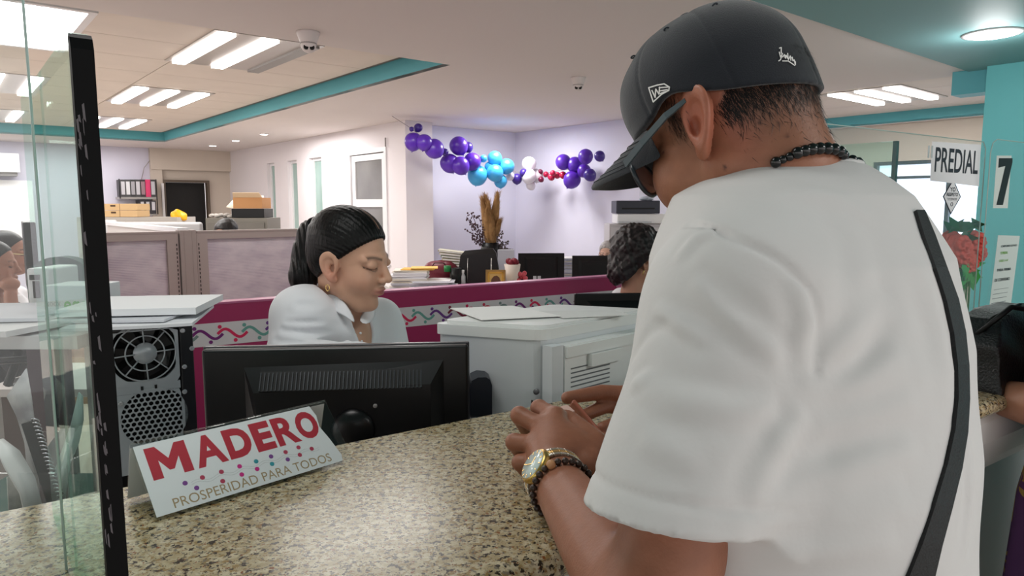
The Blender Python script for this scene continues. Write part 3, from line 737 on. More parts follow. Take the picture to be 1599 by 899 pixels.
# dried flowers in a tall dark vase
c = dpt(766, .55); T = thing('pampas_arrangement', 'tan pampas plumes and dark dried twigs in a vase behind the black bag', 'dried flowers', c)
obj('vase', MB().lathe([(.09, 0), (.12, .12), (.09, .3), (.07, .36), (.06, .36), (.001, .2)], n=20), M_black, T, local=True)
k = c.y/FPX; zb = .30
def PX(px, py): return Vector((U(px, py, c.y).x-c.x, 0, zat(py, c.y)-c.z))
rnd = random.Random(5); M_pam = mat('pampas_tan', (178, 138, 92), .9, var=.25, vscale=30); M_twig = mat('twig_plum', (74, 52, 62), .8)
for (px, py, r, dy) in [(755, 318, .035, .01), (766, 330, .034, -.05), (752, 306, .028, .0), (757, 302, .030, .03), (763, 312, .03, -.03), (768, 340, .03, -.02), (777.5, 298, .032, .02), (781, 342, .03, -.03), (759, 325, .03, -.05)]:
    tip = PX(px, py)+Vector((0, dy, 0)); base = Vector((rnd.uniform(-.02, .02), dy*.3, zb)); d = tip-base; L = d.length
    m = MB(); r *= 1.25; pts = [base+d*(i/11) for i in range(12)]
    rs = [r*q for q in (.25, .5, .75, .95, 1.05, 1.05, 1, .95, .85, .7, .45, .08)]; m.tube(pts, rs, 8)
    for i in range(700):
        u = rnd.random()**.8; p = base+d*(.12+.86*u); an = rnd.uniform(0, 2*PI); rr = r*(1.15-.8*max(0, u-.4)); o_ = Vector((math.cos(an)*rr*.7, math.sin(an)*rr*.7, 0))
        q = p+o_; e = q+o_*rnd.uniform(.5, 1.3)+d.normalized()*rnd.uniform(.02, .05); s_ = Vector((-o_.y, o_.x, 0)).normalized()*.0018
        m.add([q-s_, q+s_, e], [(0, 1, 2)])
    obj('plume', m, M_pam, T, local=True)
for (px, py, sd) in [(728, 338, 1), (733, 333, 2), (745, 336, 3), (731, 360, 4), (738, 350, 5), (790, 378, 6), (797, 388, 7), (782, 362, 8), (793, 398, 9), (776, 380, 10), (740, 372, 11), (786, 392, 12)]:
    rnd = random.Random(sd); tip = PX(px, py)+Vector((0, rnd.uniform(-.08, .08), 0)); base = Vector((0, 0, zb)); m = MB()
    pts = []
    for i in range(8):
        u = i/7; p = base.lerp(tip, u)+Vector((math.sin(u*6+sd)*.01, 0, 0)); pts.append(p)
    m.tube(pts, .003, 5)
    for i in range(26 if px < 760 else 34):
        u = rnd.uniform(.3, 1); p = base.lerp(tip, u); p = p+Vector((rnd.uniform(-.03, .03), rnd.uniform(-.03, .03), rnd.uniform(-.02, .02)))
        m.ball(p, (rnd.uniform(.006, .012), .006, rnd.uniform(.005, .011)), 5, 4)
    obj('twig', m, M_twig if px < 760 else mat('twig_grey', (104, 92, 92), .8), T, local=True)
# cabinet with printer, right of the desk
c = U(992, 400, 6.5); T = thing('filing_cabinet', 'pale grey cabinet under the stacked printers, beyond the curly-haired woman', 'cabinet', (c.x, 6.7, 0)); zt = zat(350, 6.5)
obj('body', MB().box((c.x+.05, 6.7, zt/2), (.58, .38, zt), bev=.004), mat('cab_pale', (188, 184, 186), .5), T)
for i in (0, 1): obj('door', MB().box((c.x-.09+i*.28, 6.50, zt/2), (.27, .016, zt-.06)), mat('cab_pale2', (198, 194, 196), .5), T)
T = thing('printer', 'white flat printer lying on the pale cabinet, below the black one', 'printer', (c.x+.05, 6.68, zt+.001))
za = zat(334, 6.5)
obj('case', MB().box((c.x+.05, 6.68, (zt+.003+za)/2), (.44, .34, za-zt-.004), bev=.01), M_white, T); obj('paper_tray', MB().box((c.x-.02, 6.48, zt+.02), (.3, .1, .012)), mat('tray_grey', (180, 184, 190), .4), T)
zb_ = zat(313, 6.5)
T = thing('printer', 'dark grey printer stacked on top of the white one', 'printer', (c.x+.05, 6.68, za+.001))
obj('case', MB().box((c.x+.02, 6.68, (za+.003+zb_)/2), (.40, .34, zb_-za-.004), bev=.008), mat('printer_dark', (44, 46, 58), .4), T); obj('front_slot', MB().box((c.x+.02, 6.508, za+.05), (.3, .006, .012)), M_dark, T)
m = MB()
for i in range(8): m.ball((c.x+.12+.02*math.sin(i*2), 6.66+.015*math.cos(i*3), zb_+.02+.006*math.sin(i*5)), (.05, .06, .018), 8, 5)
solo('plastic_wrap', m, mat('pale_wrap', (170, 178, 190), .3), 'crumpled pale plastic on top of the dark printer', 'plastic', kind='stuff')
# ============================================================ BALLOONS
def balloon_mesh():
    m = MB(); prof = []
    for i in range(13):
        th = PI*i/12; r = math.sin(th)*(1-.06*math.cos(th)); z = -math.cos(th)*1.04
        if i == 0: r, z = .03, -1.1
        prof.append((max(r, .001), z))
    m.lathe(prof, n=20); m.lathe([(.07, -1.17), (.03, -1.1), (.02, -1.06)], n=8); return m.mesh('balloon')
bme = balloon_mesh(); bm_ = {}
BC = {'p': ((84, 38, 168), 'purple'), 'b': ((60, 160, 216), 'sky blue'), 'w': ((226, 220, 228), 'white'), 'n': ((58, 34, 128), 'dark violet'), 'r': ((176, 18, 66), 'crimson'), 'm': ((110, 22, 60), 'maroon')}
for k_, (c_, n_) in BC.items():
    me = bme.copy(); me.materials.append(mat('balloon_'+n_.replace(' ', '_'), c_, .32, spec=.6)); bm_[k_] = me
BL_ = [(140,105,18,'n','small dark violet balloon at the top left end of the garland'),(113,110,10,'n','tiny dark violet balloon at the far left end, beside the string'),
(165,166,33,'p','purple balloon half hidden behind the first large one'),(120,163,37,'p','first large purple balloon at the left end of the garland'),
(250,205,15,'n','small violet balloon between the second and third large purple ones'),(207,192,40,'p','large purple balloon, second along the garland'),
(345,185,22,'n','small purple balloon peeping out behind the highest one'),(308,180,38,'p','large purple balloon highest in the middle of the left cluster'),
(315,262,37,'p','purple balloon low between two others, above the pampas'),(270,252,39,'p','large purple balloon lowest left in the left cluster'),(363,245,36,'p','purple balloon touching the blue cluster'),
(410,232,15,'b','smallest blue balloon, at the upper left of the blue cluster'),(438,268,24,'b','blue balloon in the middle of the blue cluster, mostly hidden'),(457,232,30,'b','blue balloon at the top of the blue cluster'),
(505,265,32,'b','blue balloon at the right of the blue cluster'),(385,302,42,'b','largest pale blue balloon at the lower left of the blue cluster'),(480,325,28,'b','blue balloon at the lower right of the blue cluster'),(457,292,35,'b','blue balloon at the bottom centre of the blue cluster'),
(520,305,18,'w','small white balloon right beside the blue cluster'),(598,255,30,'w','white balloon at the top of the white cluster'),(597,305,30,'w','white balloon left behind the others in the white cluster'),(628,303,29,'w','white balloon at the right of the white cluster'),(605,342,20,'w','lowest white balloon, fading into the wall'),
(577,292,18,'n','smaller dark violet balloon in front of the white ones'),(548,316,22,'n','larger dark violet balloon in front of the white ones'),
(645,287,11,'m','upper small maroon balloon beside the white cluster'),(648,318,12,'m','lower small maroon balloon beside the white cluster'),
(668,297,12,'r','leftmost small crimson balloon'),(690,308,15,'r','lower crimson balloon, second from left'),(697,292,12,'r','upper crimson balloon in the middle'),(715,301,14,'r','crimson balloon just right of the middle'),(738,300,15,'r','rightmost crimson balloon touching the purple cluster'),
(890,222,22,'n','dark purple balloon partly behind the cap visor'),(825,282,28,'p','purple balloon in the middle of the right cluster'),(832,224,31,'p','purple balloon at the top of the right cluster'),(740,247,32,'p','purple balloon at the left of the right cluster'),(787,258,33,'p','purple balloon in the centre front of the right cluster'),(775,320,36,'p','lowest large purple balloon of the right cluster'),(850,300,26,'n','purple balloon behind the visor tip, right cluster')]
rnd = random.Random(2)
for i, (cx, cy, r, k_, lb) in enumerate(BL_):
    px = 600+cx/2.645; py = 160+cy/2.645
    d = np.interp(px, [650, 800, 845, 935], [7.55, 8.35, 8.45, 7.65])
    rr = r/2.645/FPX*d*.985; d -= {0: 0, 1: .06, 2: .12}[i % 3]
    o = bpy.data.objects.new('balloon', bm_[k_]); COL.objects.link(o); o.location = U(px, py, d)
    sc = rr; o.scale = (sc, sc, sc); o.rotation_euler = (rnd.uniform(-.5, .5), rnd.uniform(-.7, .7), rnd.uniform(0, 6)); WM[o] = Matrix.Translation(o.location)
    setp(o, lb, 'balloon', 'balloon garland on the back wall')
m = MB().tube([U(607, 178, 7.5), U(640, 199, 7.6), U(700, 245, 7.85), U(760, 262, 8.15), U(840, 272, 8.5), U(900, 262, 8.0)], .003, 5)
solo('garland_string', m, mat('string', (150, 140, 146), .8), 'thin string carrying the balloon garland from the ceiling edge', 'string')
# ceiling cameras
def dome(px, py, r, label, rot):
    c = UZ(px, py, SOF); T = thing('security_camera', label, 'security camera', c, rot)
    def lo(n, mb, mt): return obj(n, mb, mt, T, local=True)
    lo('mount', MB().lathe([(r, 0), (r*.99, -r*.15), (r*.72, -r*.85), (r*.7, -r*.95), (.001, -r*.95)], n=28), mat('camera_white', (214, 206, 204), .4))
    lo('eyeball', MB().ball((0, 0, -r*1.12), r*.66, 24, 14), mat('camera_white', (214, 206, 204), .4))
    M = Matrix.Translation((0, -r*.44, -r*1.42)) @ Matrix.Rotation(PI/2-.55, 4, 'X')
    for x in (-.25, .25):
        lo('lens', MB().lathe([(r*.21, -.001), (r*.21, r*.17), (r*.15, r*.175), (.001, r*.16)], n=18, M=M @ Matrix.Translation((x*r, 0, 0))), M_black)
    lo('retaining_ring', MB().lathe([(r*.70, -r*.93), (r*.72, -r*1.0), (r*.68, -r*1.02)], n=24), M_grey)
dome(481, 50, .062, 'larger white dome camera on the ceiling, nearest, beside the tube lamp', .35)
dome(903, 121, .055, 'smaller dome camera on the plain ceiling near the cap', -.05)
# wires on the far wall ceiling
m = MB().tube([pb(236, 248), pb(225, 262), pb(221, 280)], .006, 5); solo('wall_cable', m, M_grey, 'loose thin cable hanging above the wall shelf of binders', 'cable')
# ============================================================ PEOPLE
M_skinm = mat('man_skin', (170, 116, 88), .48, attr=True, var=.06, vscale=90, bump=.12, bscale=400, sss=.06)
M_skinw = mat('woman_skin', (200, 156, 132), .45, attr=True, var=.03, vscale=60, sss=.08)
M_tee = mat('white_tshirt', (212, 209, 208), .85, var=.02, vscale=6, bump=.4, bscale=24, sheen=.1)
M_blouse = mat('white_blouse', (234, 234, 238), .8, bump=.05, bscale=500)
M_hair = mat('black_hair', (9, 7, 7), .42, spec=.28, var=.5, vscale=50, stretch=(1, 1, .25), bump=.5, bscale=160)
def basis(az, pit, roll=0):   # facing azimuth (from +y towards +x, degrees), pitch down, roll
    a = math.radians(az); t = math.radians(pit)
    f = np.array([math.sin(a)*math.cos(t), math.cos(a)*math.cos(t), -math.sin(t)])
    l = np.array([-math.cos(a), math.sin(a), 0.0]); u = np.cross(f, l)
    r = math.radians(roll); l2 = l*math.cos(r)+u*math.sin(r); u2 = u*math.cos(r)-l*math.sin(r)
    return np.stack([f, l2, u2], 1)       # columns; local = (p-c) @ Rm ; world = c + Rm @ local
def head_sdf(q, fem=True, ear=True, old=False):
    w = .93 if fem else 1.0
    yy = np.abs(q[:, 1]); s = np.stack([q[:, 0], yy, q[:, 2]], 1)
    d = ell(q, (-.018, 0, .036), (.095, .074*w, .080)) if fem else ell(q, (-.012, 0, .036), (.089, .074, .078))
    d = smin(d, ell(q, (.022, 0, -.022), (.066, .060*w, .080)), .02)
    d = smin(d, ell(q, (.045, 0, -.088), (.036, .030*w, .026)), .025)
    d = smin(d, cap(s, (.0, .055*w, -.055), (.05, .022, -.094), .016, .014), .02)      # jaw line
    d = smin(d, ell(s, (.050, .034*w, -.030), (.032, .026, .028)), .02)               # cheek
    if not fem: d = smin(d, ell(s, (.048, .036, -.045), (.036, .030, .036)), .02)
    d = smin(d, cap(s, (.077, .008, .024), (.062, .048*w, .022), .011, .009), .012)      # brow
    d = smax(d, -ell(s, (.096, .032, .014), (.018, .019, .012)), .010)                # socket
    d = smin(d, cap(q, (.079, 0, .024), (.103, 0, -.015), .0065, .0095), .010)         # nose
    d = smin(d, ell(q, (.105, 0, -.019), (.0100, .010, .0085)), .006)
    d = smin(d, ell(s, (.095, .0125, -.023), (.010, .0065, .0070)), .005)
    d = smin(d, ell(s, (.0735, .031, .012), (.0125, .0155, .0105)), .003)               # lid over the eyeball
    d = smin(d, ell(q, (.082, 0, -.052), (.012, .022, .013)), .010)                   # mouth mound
    d = smin(d, ell(q, (.0915, 0, -.0475), (.0060, .019, .0045)), .003)
    d = smin(d, ell(q, (.0895, 0, -.0575), (.0070, .017, .0055)), .003)
    d = smax(d, -ell(q, (.0980, 0, -.0523), (.0060, .021, .0011)), .0015)
    d = smin(d, ell(q, (.070, 0, -.092), (.015, .017, .013)), .012)                   # chin
    if ear:
        e = s-V3([-.008, .074*w+.0045, -.006])
        # ear frame: tilted slightly backwards, flaring out
        th = .28; ex = e[:, 0]*math.cos(.25)+e[:, 2]*math.sin(.25); ez = -e[:, 0]*math.sin(.25)+e[:, 2]*math.cos(.25)
        ey = e[:, 1]+ex*.42
        rx = .0165*(1+.35*ez/.032); rad = np.sqrt((ex/np.maximum(rx, .006))**2+(ez/.031)**2)
        plate = np.maximum((rad-1)*.014, np.abs(ey)-.0035)
        rim = np.sqrt(((rad-.88)*.0165)**2+(ey-.0050)**2)-.0043
        lob = ell(np.stack([ex, ey, ez], 1), (.004, .0, -.030), (.0085, .0045, .0105))
        anti = np.sqrt(((rad-.50)*.0165)**2+(ey-.001)**2)-.0030
        anti = np.where(ex < .002, anti, .02)
        trag = ell(np.stack([ex, ey, ez], 1), (.012, .001, -.006), (.0045, .0045, .0065))
        er = smin(smin(smin(plate, rim, .003), lob, .005), smin(anti, trag, .002), .003)
        er = smax(er, -ell(np.stack([ex, ey, ez], 1), (.004, .0045, -.005), (.0072, .0085, .0105)), .002)
        d = smin(d, er, .005)
    return d
def mixc(c, k, col):
    k = np.clip(k, 0, 1)[:, None]; return c*(1-k)+np.array(lin(col))[None]*k
def gau(q, c, s): return np.exp(-(((q-V3(c))/V3(s))**2).sum(1))
def head_col(q, c, lips=(176, 96, 96), brow=(50, 36, 32), browk=.9, ear=True, lash=(30, 20, 20)):
    s = np.stack([q[:, 0], np.abs(q[:, 1]), q[:, 2]], 1)
    c = mixc(c, 1.2*gau(q, (.092, 0, -.0525), (.02, .019, .0068))**.8*(q[:, 0] > .06), lips)
    bz = .0265+.004*np.sin(np.clip((s[:, 1]-.012)/.04, 0, 1)*PI); bk = np.exp(-((q[:, 2]-bz)/.0032)**2)*((s[:, 1] > .011)&(s[:, 1] < .047)&(q[:, 0] > .04))
    c = mixc(c, bk*browk, brow)
    lz = .0065-.004*np.cos((s[:, 1]-.031)/.016*1.5); lk = np.exp(-((q[:, 2]-lz)/.0016)**2)*(np.abs(s[:, 1]-.031) < .0165)*(q[:, 0] > .06)
    c = mixc(c, lk*.95, lash)
    c = mixc(c, .25*gau(s, (.055, .04, -.03), (.03, .02, .02)), (206, 120, 104))
    return c
def body_chain(p, J, k=.02):
    """smooth union of tapered limbs; J: list of (pts, radii)"""
    d = None
    for pts, rs in J:
        e = chain(p, pts, rs, .01); d = e if d is None else smin(d, e, k)
    return d
def tw(c, Rm, q): return Vector(tuple(np.array(c)+Rm @ np.array(q)))
def strands(fs, c, Rm, n, region, length, seed, direction, w=.0005):
    """short hair strands rooted on a field surface; region(q)->keep; local head coords"""
    rnd = np.random.RandomState(seed); m = MB(); cnt = 0
    dirs = rnd.normal(size=(n*3, 3)); dirs /= np.linalg.norm(dirs, axis=1)[:, None]
    lo_ = np.zeros(len(dirs)); hi_ = np.full(len(dirs), .16)
    o = V3([-.018, 0, .02])
    for _ in range(16):
        mid = (lo_+hi_)/2; v = fs((o+dirs*mid[:, None]).astype(F32)); ins = v < 0; lo_ = np.where(ins, mid, lo_); hi_ = np.where(ins, hi_, mid)
    q = o+dirs*lo_[:, None]; keep = region(q) > rnd.random_sample(len(q)); q = q[keep][:n]; dr = dirs[keep][:n]
    for a, b in zip(q, dr):
        t = direction+rnd.normal(size=3)*.22; t = t-b*np.dot(t, b)*.75; t /= np.linalg.norm(t); L = length*(.6+.8*rnd.random_sample())
        s = np.cross(t, b); s = s/np.linalg.norm(s)*w; a = a-b*.0005
        m.add([c+Rm @ (a-s), c+Rm @ (a+s), c+Rm @ (a+t*L+b*L*.25)], [(0, 1, 2)])
    return m
# ---------------------------------------------------------------- background people
def bg_person(label, c, az, pit, skin, haircol, hair, top, topcol, sc=.93, h=.007, extras=(), seat=.55, group=None, arms=None, nz=.20):
    c = np.array(tuple(c)); Rm = basis(az, pit); a = math.radians(az); fw = np.array([math.sin(a), math.cos(a), 0]); lf = np.array([-math.cos(a), math.sin(a), 0])
    nb = c+np.array([0, 0, -nz*sc])-fw*.03; sh = .175*sc
    Ls, Rs = nb+lf*sh-np.array([0, 0, .05]), nb-lf*sh-np.array([0, 0, .05])
    base = nb-np.array([0, 0, .50])
    T = thing('person', label, 'person', (base[0], base[1], max(0, base[2]-.12)), 0, group)
    if arms is None:
        arms = [[Ls, Ls+fw*.06+lf*.02-np.array([0, 0, .26]), Ls+fw*.28-lf*.06-np.array([0, 0, .28])], [Rs, Rs+fw*.06-lf*.02-np.array([0, 0, .26]), Rs+fw*.28+lf*.06-np.array([0, 0, .28])]]
    def skin_f(p):
        q = (p-V3(c)) @ Rm.astype(F32)/sc; d = head_sdf(q, True)*sc
        d = smin(d, cap(p, tuple(c+Rm @ np.array([-.02, 0, -.06])*sc), tuple(nb), .050*sc, .055*sc), .02)
        for A_ in arms:
            d = np.minimum(d, cap(p, A_[1], A_[2], .036, .026)); e = (np.array(A_[2])-np.array(A_[1])); e = e/np.linalg.norm(e); hp = np.array(A_[2])+e*.05
            d = smin(d, ell(p, hp, (.04, .04, .032)), .015)
            for kf in range(4): d = smin(d, cap(p, hp+e*.02+np.array([0, 0, .012*(kf-1.5)]), hp+e*.07+np.array([0, 0, .014*(kf-1.5)-.02]), .008, .007), .006)
        d = smin(d, cap(p, tuple(nb), tuple(nb-np.array([0, 0, .12])), .05, .06), .02)
        return d
    def colf(p):
        q = ((p-V3(c)) @ Rm.astype(F32))/sc; cc = np.zeros((len(p), 3))+np.array(lin(skin)); return head_col(q, cc, lips=tuple(x*.8 for x in skin))
    allp = [c+.14, c-.14, nb]+[np.array(x) for A_ in arms for x in A_]
    lo = np.min(allp, 0)-.12; hi = np.max(allp, 0)+.12; lo[2] = min(lo[2], nb[2]-.2)
    obj('body', nets(skin_f, lo, hi, h, colf, 'body', 1), mat('bg_skin', skin, .5, attr=True), T)
    def cloth_f(p):
        q = p-V3(nb); z = q[:, 2]; aa = np.interp(-z, [0, .06, .12, .3, .5, .6], [.06, .15*sc, .19*sc, .17*sc, .18*sc, .19*sc]); bb = np.interp(-z, [0, .08, .2, .5, .6], [.06, .095, .115, .12, .13])
        u = q @ V3(lf); v = q @ V3(fw); d = (np.sqrt((u/aa)**2+(v/bb)**2)-1)*np.minimum(aa, bb); d = smax(d, z-.005, .03); d = smax(d, -z-.58, .03)
        for A_ in arms:
            d = smin(d, chain(p, [A_[0], A_[1], list(np.array(A_[1])*.35+np.array(A_[2])*.65)], [.058, .046, .036]), .03)
        d = d+.003*np.sin(p[:, 2]*50+p[:, 0]*30)
        n_ = cap(p, tuple(nb+fw*.03+np.array([0, 0, .1])), tuple(nb+fw*.02), .056, .05)
        return smax(d, -n_, .01)
    lo2 = np.minimum(lo, base-np.array([.25, .25, .12])); hi2 = np.maximum(hi, nb+np.array([.25, .25, .05]))
    obj(top, nets(cloth_f, lo2, hi2, .012, None, top, 1), mat('cloth_%d_%d_%d' % topcol, topcol, .8), T)
    if hair:
        def hf(p):
            q = ((p-V3(c)) @ Rm.astype(F32))/sc; return hair(q)*sc
        obj('hair', nets(hf, c-.19, c+.19, h*.8, None, 'hair', 1), mat('hair_%d' % haircol[0], haircol, .45, var=.5, vscale=60, bump=.4, bscale=120), T)
    for fn in extras: fn(T, c, Rm, sc)
    return T
def hair_back(q):      # smooth hair combed back with a low bun
    d = ell(q, (-.022, 0, .040), (.101, .081, .088)); d = smax(d, .78*q[:, 0]-.62*q[:, 2]+.0+.002, .01)
    return smin(d, ell(q, (-.105, 0, -.01), (.035, .035, .035)), .015)
def hair_curly(q):
    d = ell(q, (-.035, 0, .035), (.118, .112, .108)); d = smin(d, ell(q, (-.055, 0, -.06), (.08, .095, .09)), .03)
    d = d+.007*np.sin(95*q[:, 0]+20*q[:, 2])*np.sin(80*q[:, 1]+9)*np.sin(85*q[:, 2]+30*q[:, 0])+.004*np.sin(170*q[:, 0])*np.sin(150*q[:, 2])*np.sin(160*q[:, 1])
    return smax(d, .85*q[:, 0]-.42*q[:, 2]+.003, .012)
def hair_short(q):
    d = ell(q, (-.022, 0, .040), (.099, .079, .086))+.0015*np.sin(140*q[:, 0])*np.sin(130*q[:, 1]); return smax(d, .70*q[:, 0]-.70*q[:, 2]+.006, .01)
def glasses(col, g=.031):
    def fn(T, c, Rm, sc):
        W_ = lambda q: tw(c, Rm, np.array(q)*sc)
        m = MB()
        for s in (-1, 1):
            pts = [W_((.098-.02*abs(math.cos(k*PI/8))*0, s*(g+.024*math.cos(k*PI/8)), -.002+.018*math.sin(k*PI/8))) for k in range(16)]; m.tube(pts, .0022, 6, closed=True)
            m.tube([W_((.097, s*(g+.024), .006)), W_((.07, s*.07, .008)), W_((-.005, s*.078, .008))], .0022, 6)
        m.tube([W_((.098, -.008, .004)), W_((.101, 0, .007)), W_((.098, .008, .004))], .002, 6)
        obj('glasses', m, mat('glasses_%d' % col[0], col, .3), T)
    return fn
def earring(T, c, Rm, sc):
    m = MB()
    for s in (-1, 1): m.tube([tw(c, Rm, np.array((-.004, s*.081, -.042-.012*k))*sc) for k in range(3)], .0025, 6)
    obj('earring', m, mat('gold', (226, 190, 120), .25, metal=.7), T)
bg_person('woman with curly dark hair and gold earring in white, seated behind the copier', U(1003, 404, 2.8), 82, 18, (186, 132, 108), (32, 18, 20), hair_curly, 'white_blouse', (226, 224, 228), .92, .006, (earring,), nz=.155)
bg_person('grey-haired man with glasses, only his head showing above the far monitor', U(948, 396, 6.42), 200, 12, (214, 170, 150), (186, 180, 178), hair_short, 'shirt', (190, 190, 200), .92, .008, (glasses((60, 50, 50)),))
bg_person('woman in white wearing pale glasses, farther of two seated at the left edge', U(13, 396, 3.7), 72, 6, (176, 126, 104), (28, 22, 24), hair_back, 'white_coat', (226, 226, 230), .95, .007, (glasses((220, 200, 150)),))
cB = U(-8, 415, 3.25)
fwB = np.array([math.sin(math.radians(72)), math.cos(math.radians(72)), 0]); nbB = np.array(tuple(cB))-np.array([0, 0, .19])
hB = np.array(tuple(U(22, 443, 3.2)))
bg_person('woman in black resting her chin on her hand, nearer of two at the left edge', cB, 72, 6, (170, 116, 92), (24, 19, 22), hair_back, 'black_top', (34, 34, 40), .95, .007, (), arms=[
    [nbB+np.array([-.05, .16, -.05]), nbB+np.array([.08, .14, -.28]), nbB+np.array([.25, .05, -.3])], [nbB+np.array([.03, -.16, -.05]), nbB+np.array([.16, -.14, -.24]), hB-np.array([.02, 0, .05])]])
bg_person('person of whom only the dark hair shows above the cubicle partition', U(353, 368, 5.0), 190, 20, (186, 140, 116), (30, 24, 24), hair_short, 'shirt', (90, 90, 110), .95, .009)
# ---------------------------------------------------------------- the woman at the desk
def woman():
    c = np.array(tuple(U(549, 407, 1.60))); sc = .94; az = 110; Rm = basis(az, 13, 3); Rf = Rm.astype(F32)
    T = thing('person', 'young woman in white blouse with black ponytail looking down behind the monitor', 'person', (c[0]-.02, c[1]+.08, 0))
    ba = 133; a = math.radians(ba); fw = np.array([math.sin(a), math.cos(a), 0]); lf = np.array([-math.cos(a), math.sin(a), 0])
    nb = np.array(tuple(U(533, 474, 1.67)))
    RS = np.array(tuple(U(468, 493, 1.545))); LS = np.array(tuple(U(592, 500, 1.76)))
    RE = np.array(tuple(U(452, 566, 1.50))); RW = np.array(tuple(U(585, 562, 1.40))); LE = np.array(tuple(U(618, 590, 1.68))); LW = np.array(tuple(U(600, 585, 1.45)))
    def hand(p, w, d_, up):
        d_ = d_/np.linalg.norm(d_); s = np.cross(d_, up); pm = w+d_*.045; d = ecap(p, w, w+d_*.07, .022, .034, up, .5)
        for k in range(4):
            b = w+d_*.08+s*(.0135*(k-1.5)); d = smin(d, chain(p, [b, b+d_*.03-np.array(up)*.006, b+d_*.045-np.array(up)*.026], [.0085, .0078, .007]), .005)
        d = smin(d, chain(p, [w+d_*.02+s*.02, w+d_*.05+s*.045, w+d_*.075+s*.045], [.011, .010, .008]), .008); return d
    def skin(p):
        q = (p-V3(c)) @ Rf/sc; d = head_sdf(q, True)*sc
        d = smin(d, cap(p, tuple(c+Rm @ np.array([-.025, 0, -.05])*sc), tuple(nb), .049, .052), .022)
        d = smin(d, cap(p, tuple(nb), tuple(nb+fw*.02-np.array([0, 0, .12])), .055, .075), .03)
        d = smin(d, chain(p, [RE, RW], [.035, .024]), .01); d = smin(d, hand(p, RW, RW-RE, (0, 0, 1)), .01)
        d = smin(d, chain(p, [LE, LW], [.035, .024]), .01); d = smin(d, hand(p, LW, LW-LE, (0, 0, 1)), .01)
        return d
    def colf(p):
        q = ((p-V3(c)) @ Rf)/sc; cc = np.zeros((len(p), 3))+np.array(lin((204, 158, 132))); cc = head_col(q, cc, lips=(168, 96, 92), brow=(44, 32, 30), browk=.85)
        return mixc(cc, .5*gau(q, (.0, -.08, -.03), (.03, .02, .03)), (206, 130, 110))
    pts = np.array([c+.15, c-.15, RE, RW+np.array([.12, -.1, 0]), LE, LW+np.array([0, -.14, 0])]); 
    obj('body', nets(skin, pts.min(0)-.06, pts.max(0)+.06, .003, colf, 'body'), M_skinw, T)
    # eyelashes, far and near
    m = MB()
    for s in (-1, 1):
        for k in range(12):
            y = s*(.031+(k-5.5)*.0026); lz = .0055-.004*math.cos((abs(y)-.031)/.016*1.5); p0 = tw(c, Rm, np.array((.084-.55*(abs(y)-.031)**2*40, y, lz))*sc); p1 = tw(c, Rm, np.array((.0925-.4*(abs(y)-.031)**2*40, y+s*.001, lz-.004))*sc)
            m.tube([p0, p0.lerp(p1, .6)], [.0003, .0001], 4)
    o = obj('eyelashes', m, M_dark, T); o['kind'] = 'stuff'
    # hair
    PT_ = [np.array(tuple(x)) for x in (U(500, 358, 1.69), U(489, 366, 1.71), U(483, 396, 1.71), U(476, 430, 1.69), U(464, 470, 1.68))]
    def hairf(p):
        q = ((p-V3(c)) @ Rf)/sc; d = ell(q, (-.0225, 0, .042), (.1005, .079, .088))
        d = smin(d, ell(q, (-.055, 0, -.005), (.055, .066, .06)), .02)
        fr = .70*q[:, 0]-.714*q[:, 2]+.0045+.25*np.abs(q[:, 1])*0; side = np.abs(q[:, 1])
        cut = smax(fr, (q[:, 0]-.078+.35*side), .006)
        d = smax(d, cut, .006)
        par = (np.abs(q[:, 1]+.004)-.0012); d = np.maximum(d, -np.maximum(np.maximum(par, -(q[:, 2]-.06)), -(q[:, 0]+.02))-.0) if False else d
        d = d*sc
        pt = chain(p, PT_, [.026, .033, .037, .034, .012], .02); d = smin(d, pt, .018)
        an = np.arctan2(q[:, 1], q[:, 2]+.02); d = d+.00055*np.sin(an*75+q[:, 0]*30)*np.clip((q[:, 0]+.08)*12, .2, 1)*(q[:, 0] > -.1)
        d = d+.0008*np.sin((p[:, 0]*.9+p[:, 1]*.4)*620+p[:, 2]*25)*(q[:, 0] < -.09)
        return d
    lo = np.min(PT_+[c-.14], 0)-.06; hi = c+.16
    obj('hair', nets(hairf, lo, hi, .0026, None, 'hair'), M_hair, T)
    m = MB(); ring = []
    cc = (PT_[0]+PT_[1])/2; d_ = (PT_[1]-PT_[0]); d_ /= np.linalg.norm(d_); x = np.cross(d_, [0, 1, .2]); x /= np.linalg.norm(x); y = np.cross(d_, x)
    for k in range(16): ring.append(Vector(tuple(cc-d_*.01+(x*math.cos(k*PI/8)+y*math.sin(k*PI/8))*.031)))
    m.tube(ring, .005, 8, closed=True); obj('hair_tie', m, M_black, T)
    m = MB(); wisps = [((520, 405), (524, 396), (526, 385)), ((565, 390), (560, 398), (563, 404)), ((571, 388), (567, 396), (569, 402)), ((560, 386), (556, 394), (558, 402))]
    pass
    # parting line
    m = MB(); vs = []
    for k in range(9):
        ph = .62+k*.085; x = -.020+.1042*math.cos(ph); z = .042+.0912*math.sin(ph); w = .0011+.0003*math.sin(k)
        vs += [tw(c, Rm, np.array((x, -.006-w, z))*sc), tw(c, Rm, np.array((x, -.006+w, z))*sc)]
    m.add(vs, [(2*k, 2*k+1, 2*k+3, 2*k+2) for k in range(8)], True); obj('hair_parting', m, mat('parting_skin', (150, 112, 92), .6), T)
    earh = tw(c, Rm, np.array((-.003, -.083, -.048))*sc)
    m = MB().tube([earh+Vector((.004*math.sin(k*PI/6), 0, -.007+.007*math.cos(k*PI/6))) for k in range(12)], .0011, 6, closed=True)
    obj('earring', m, mat('gold', (226, 190, 120), .25, metal=.7), T)
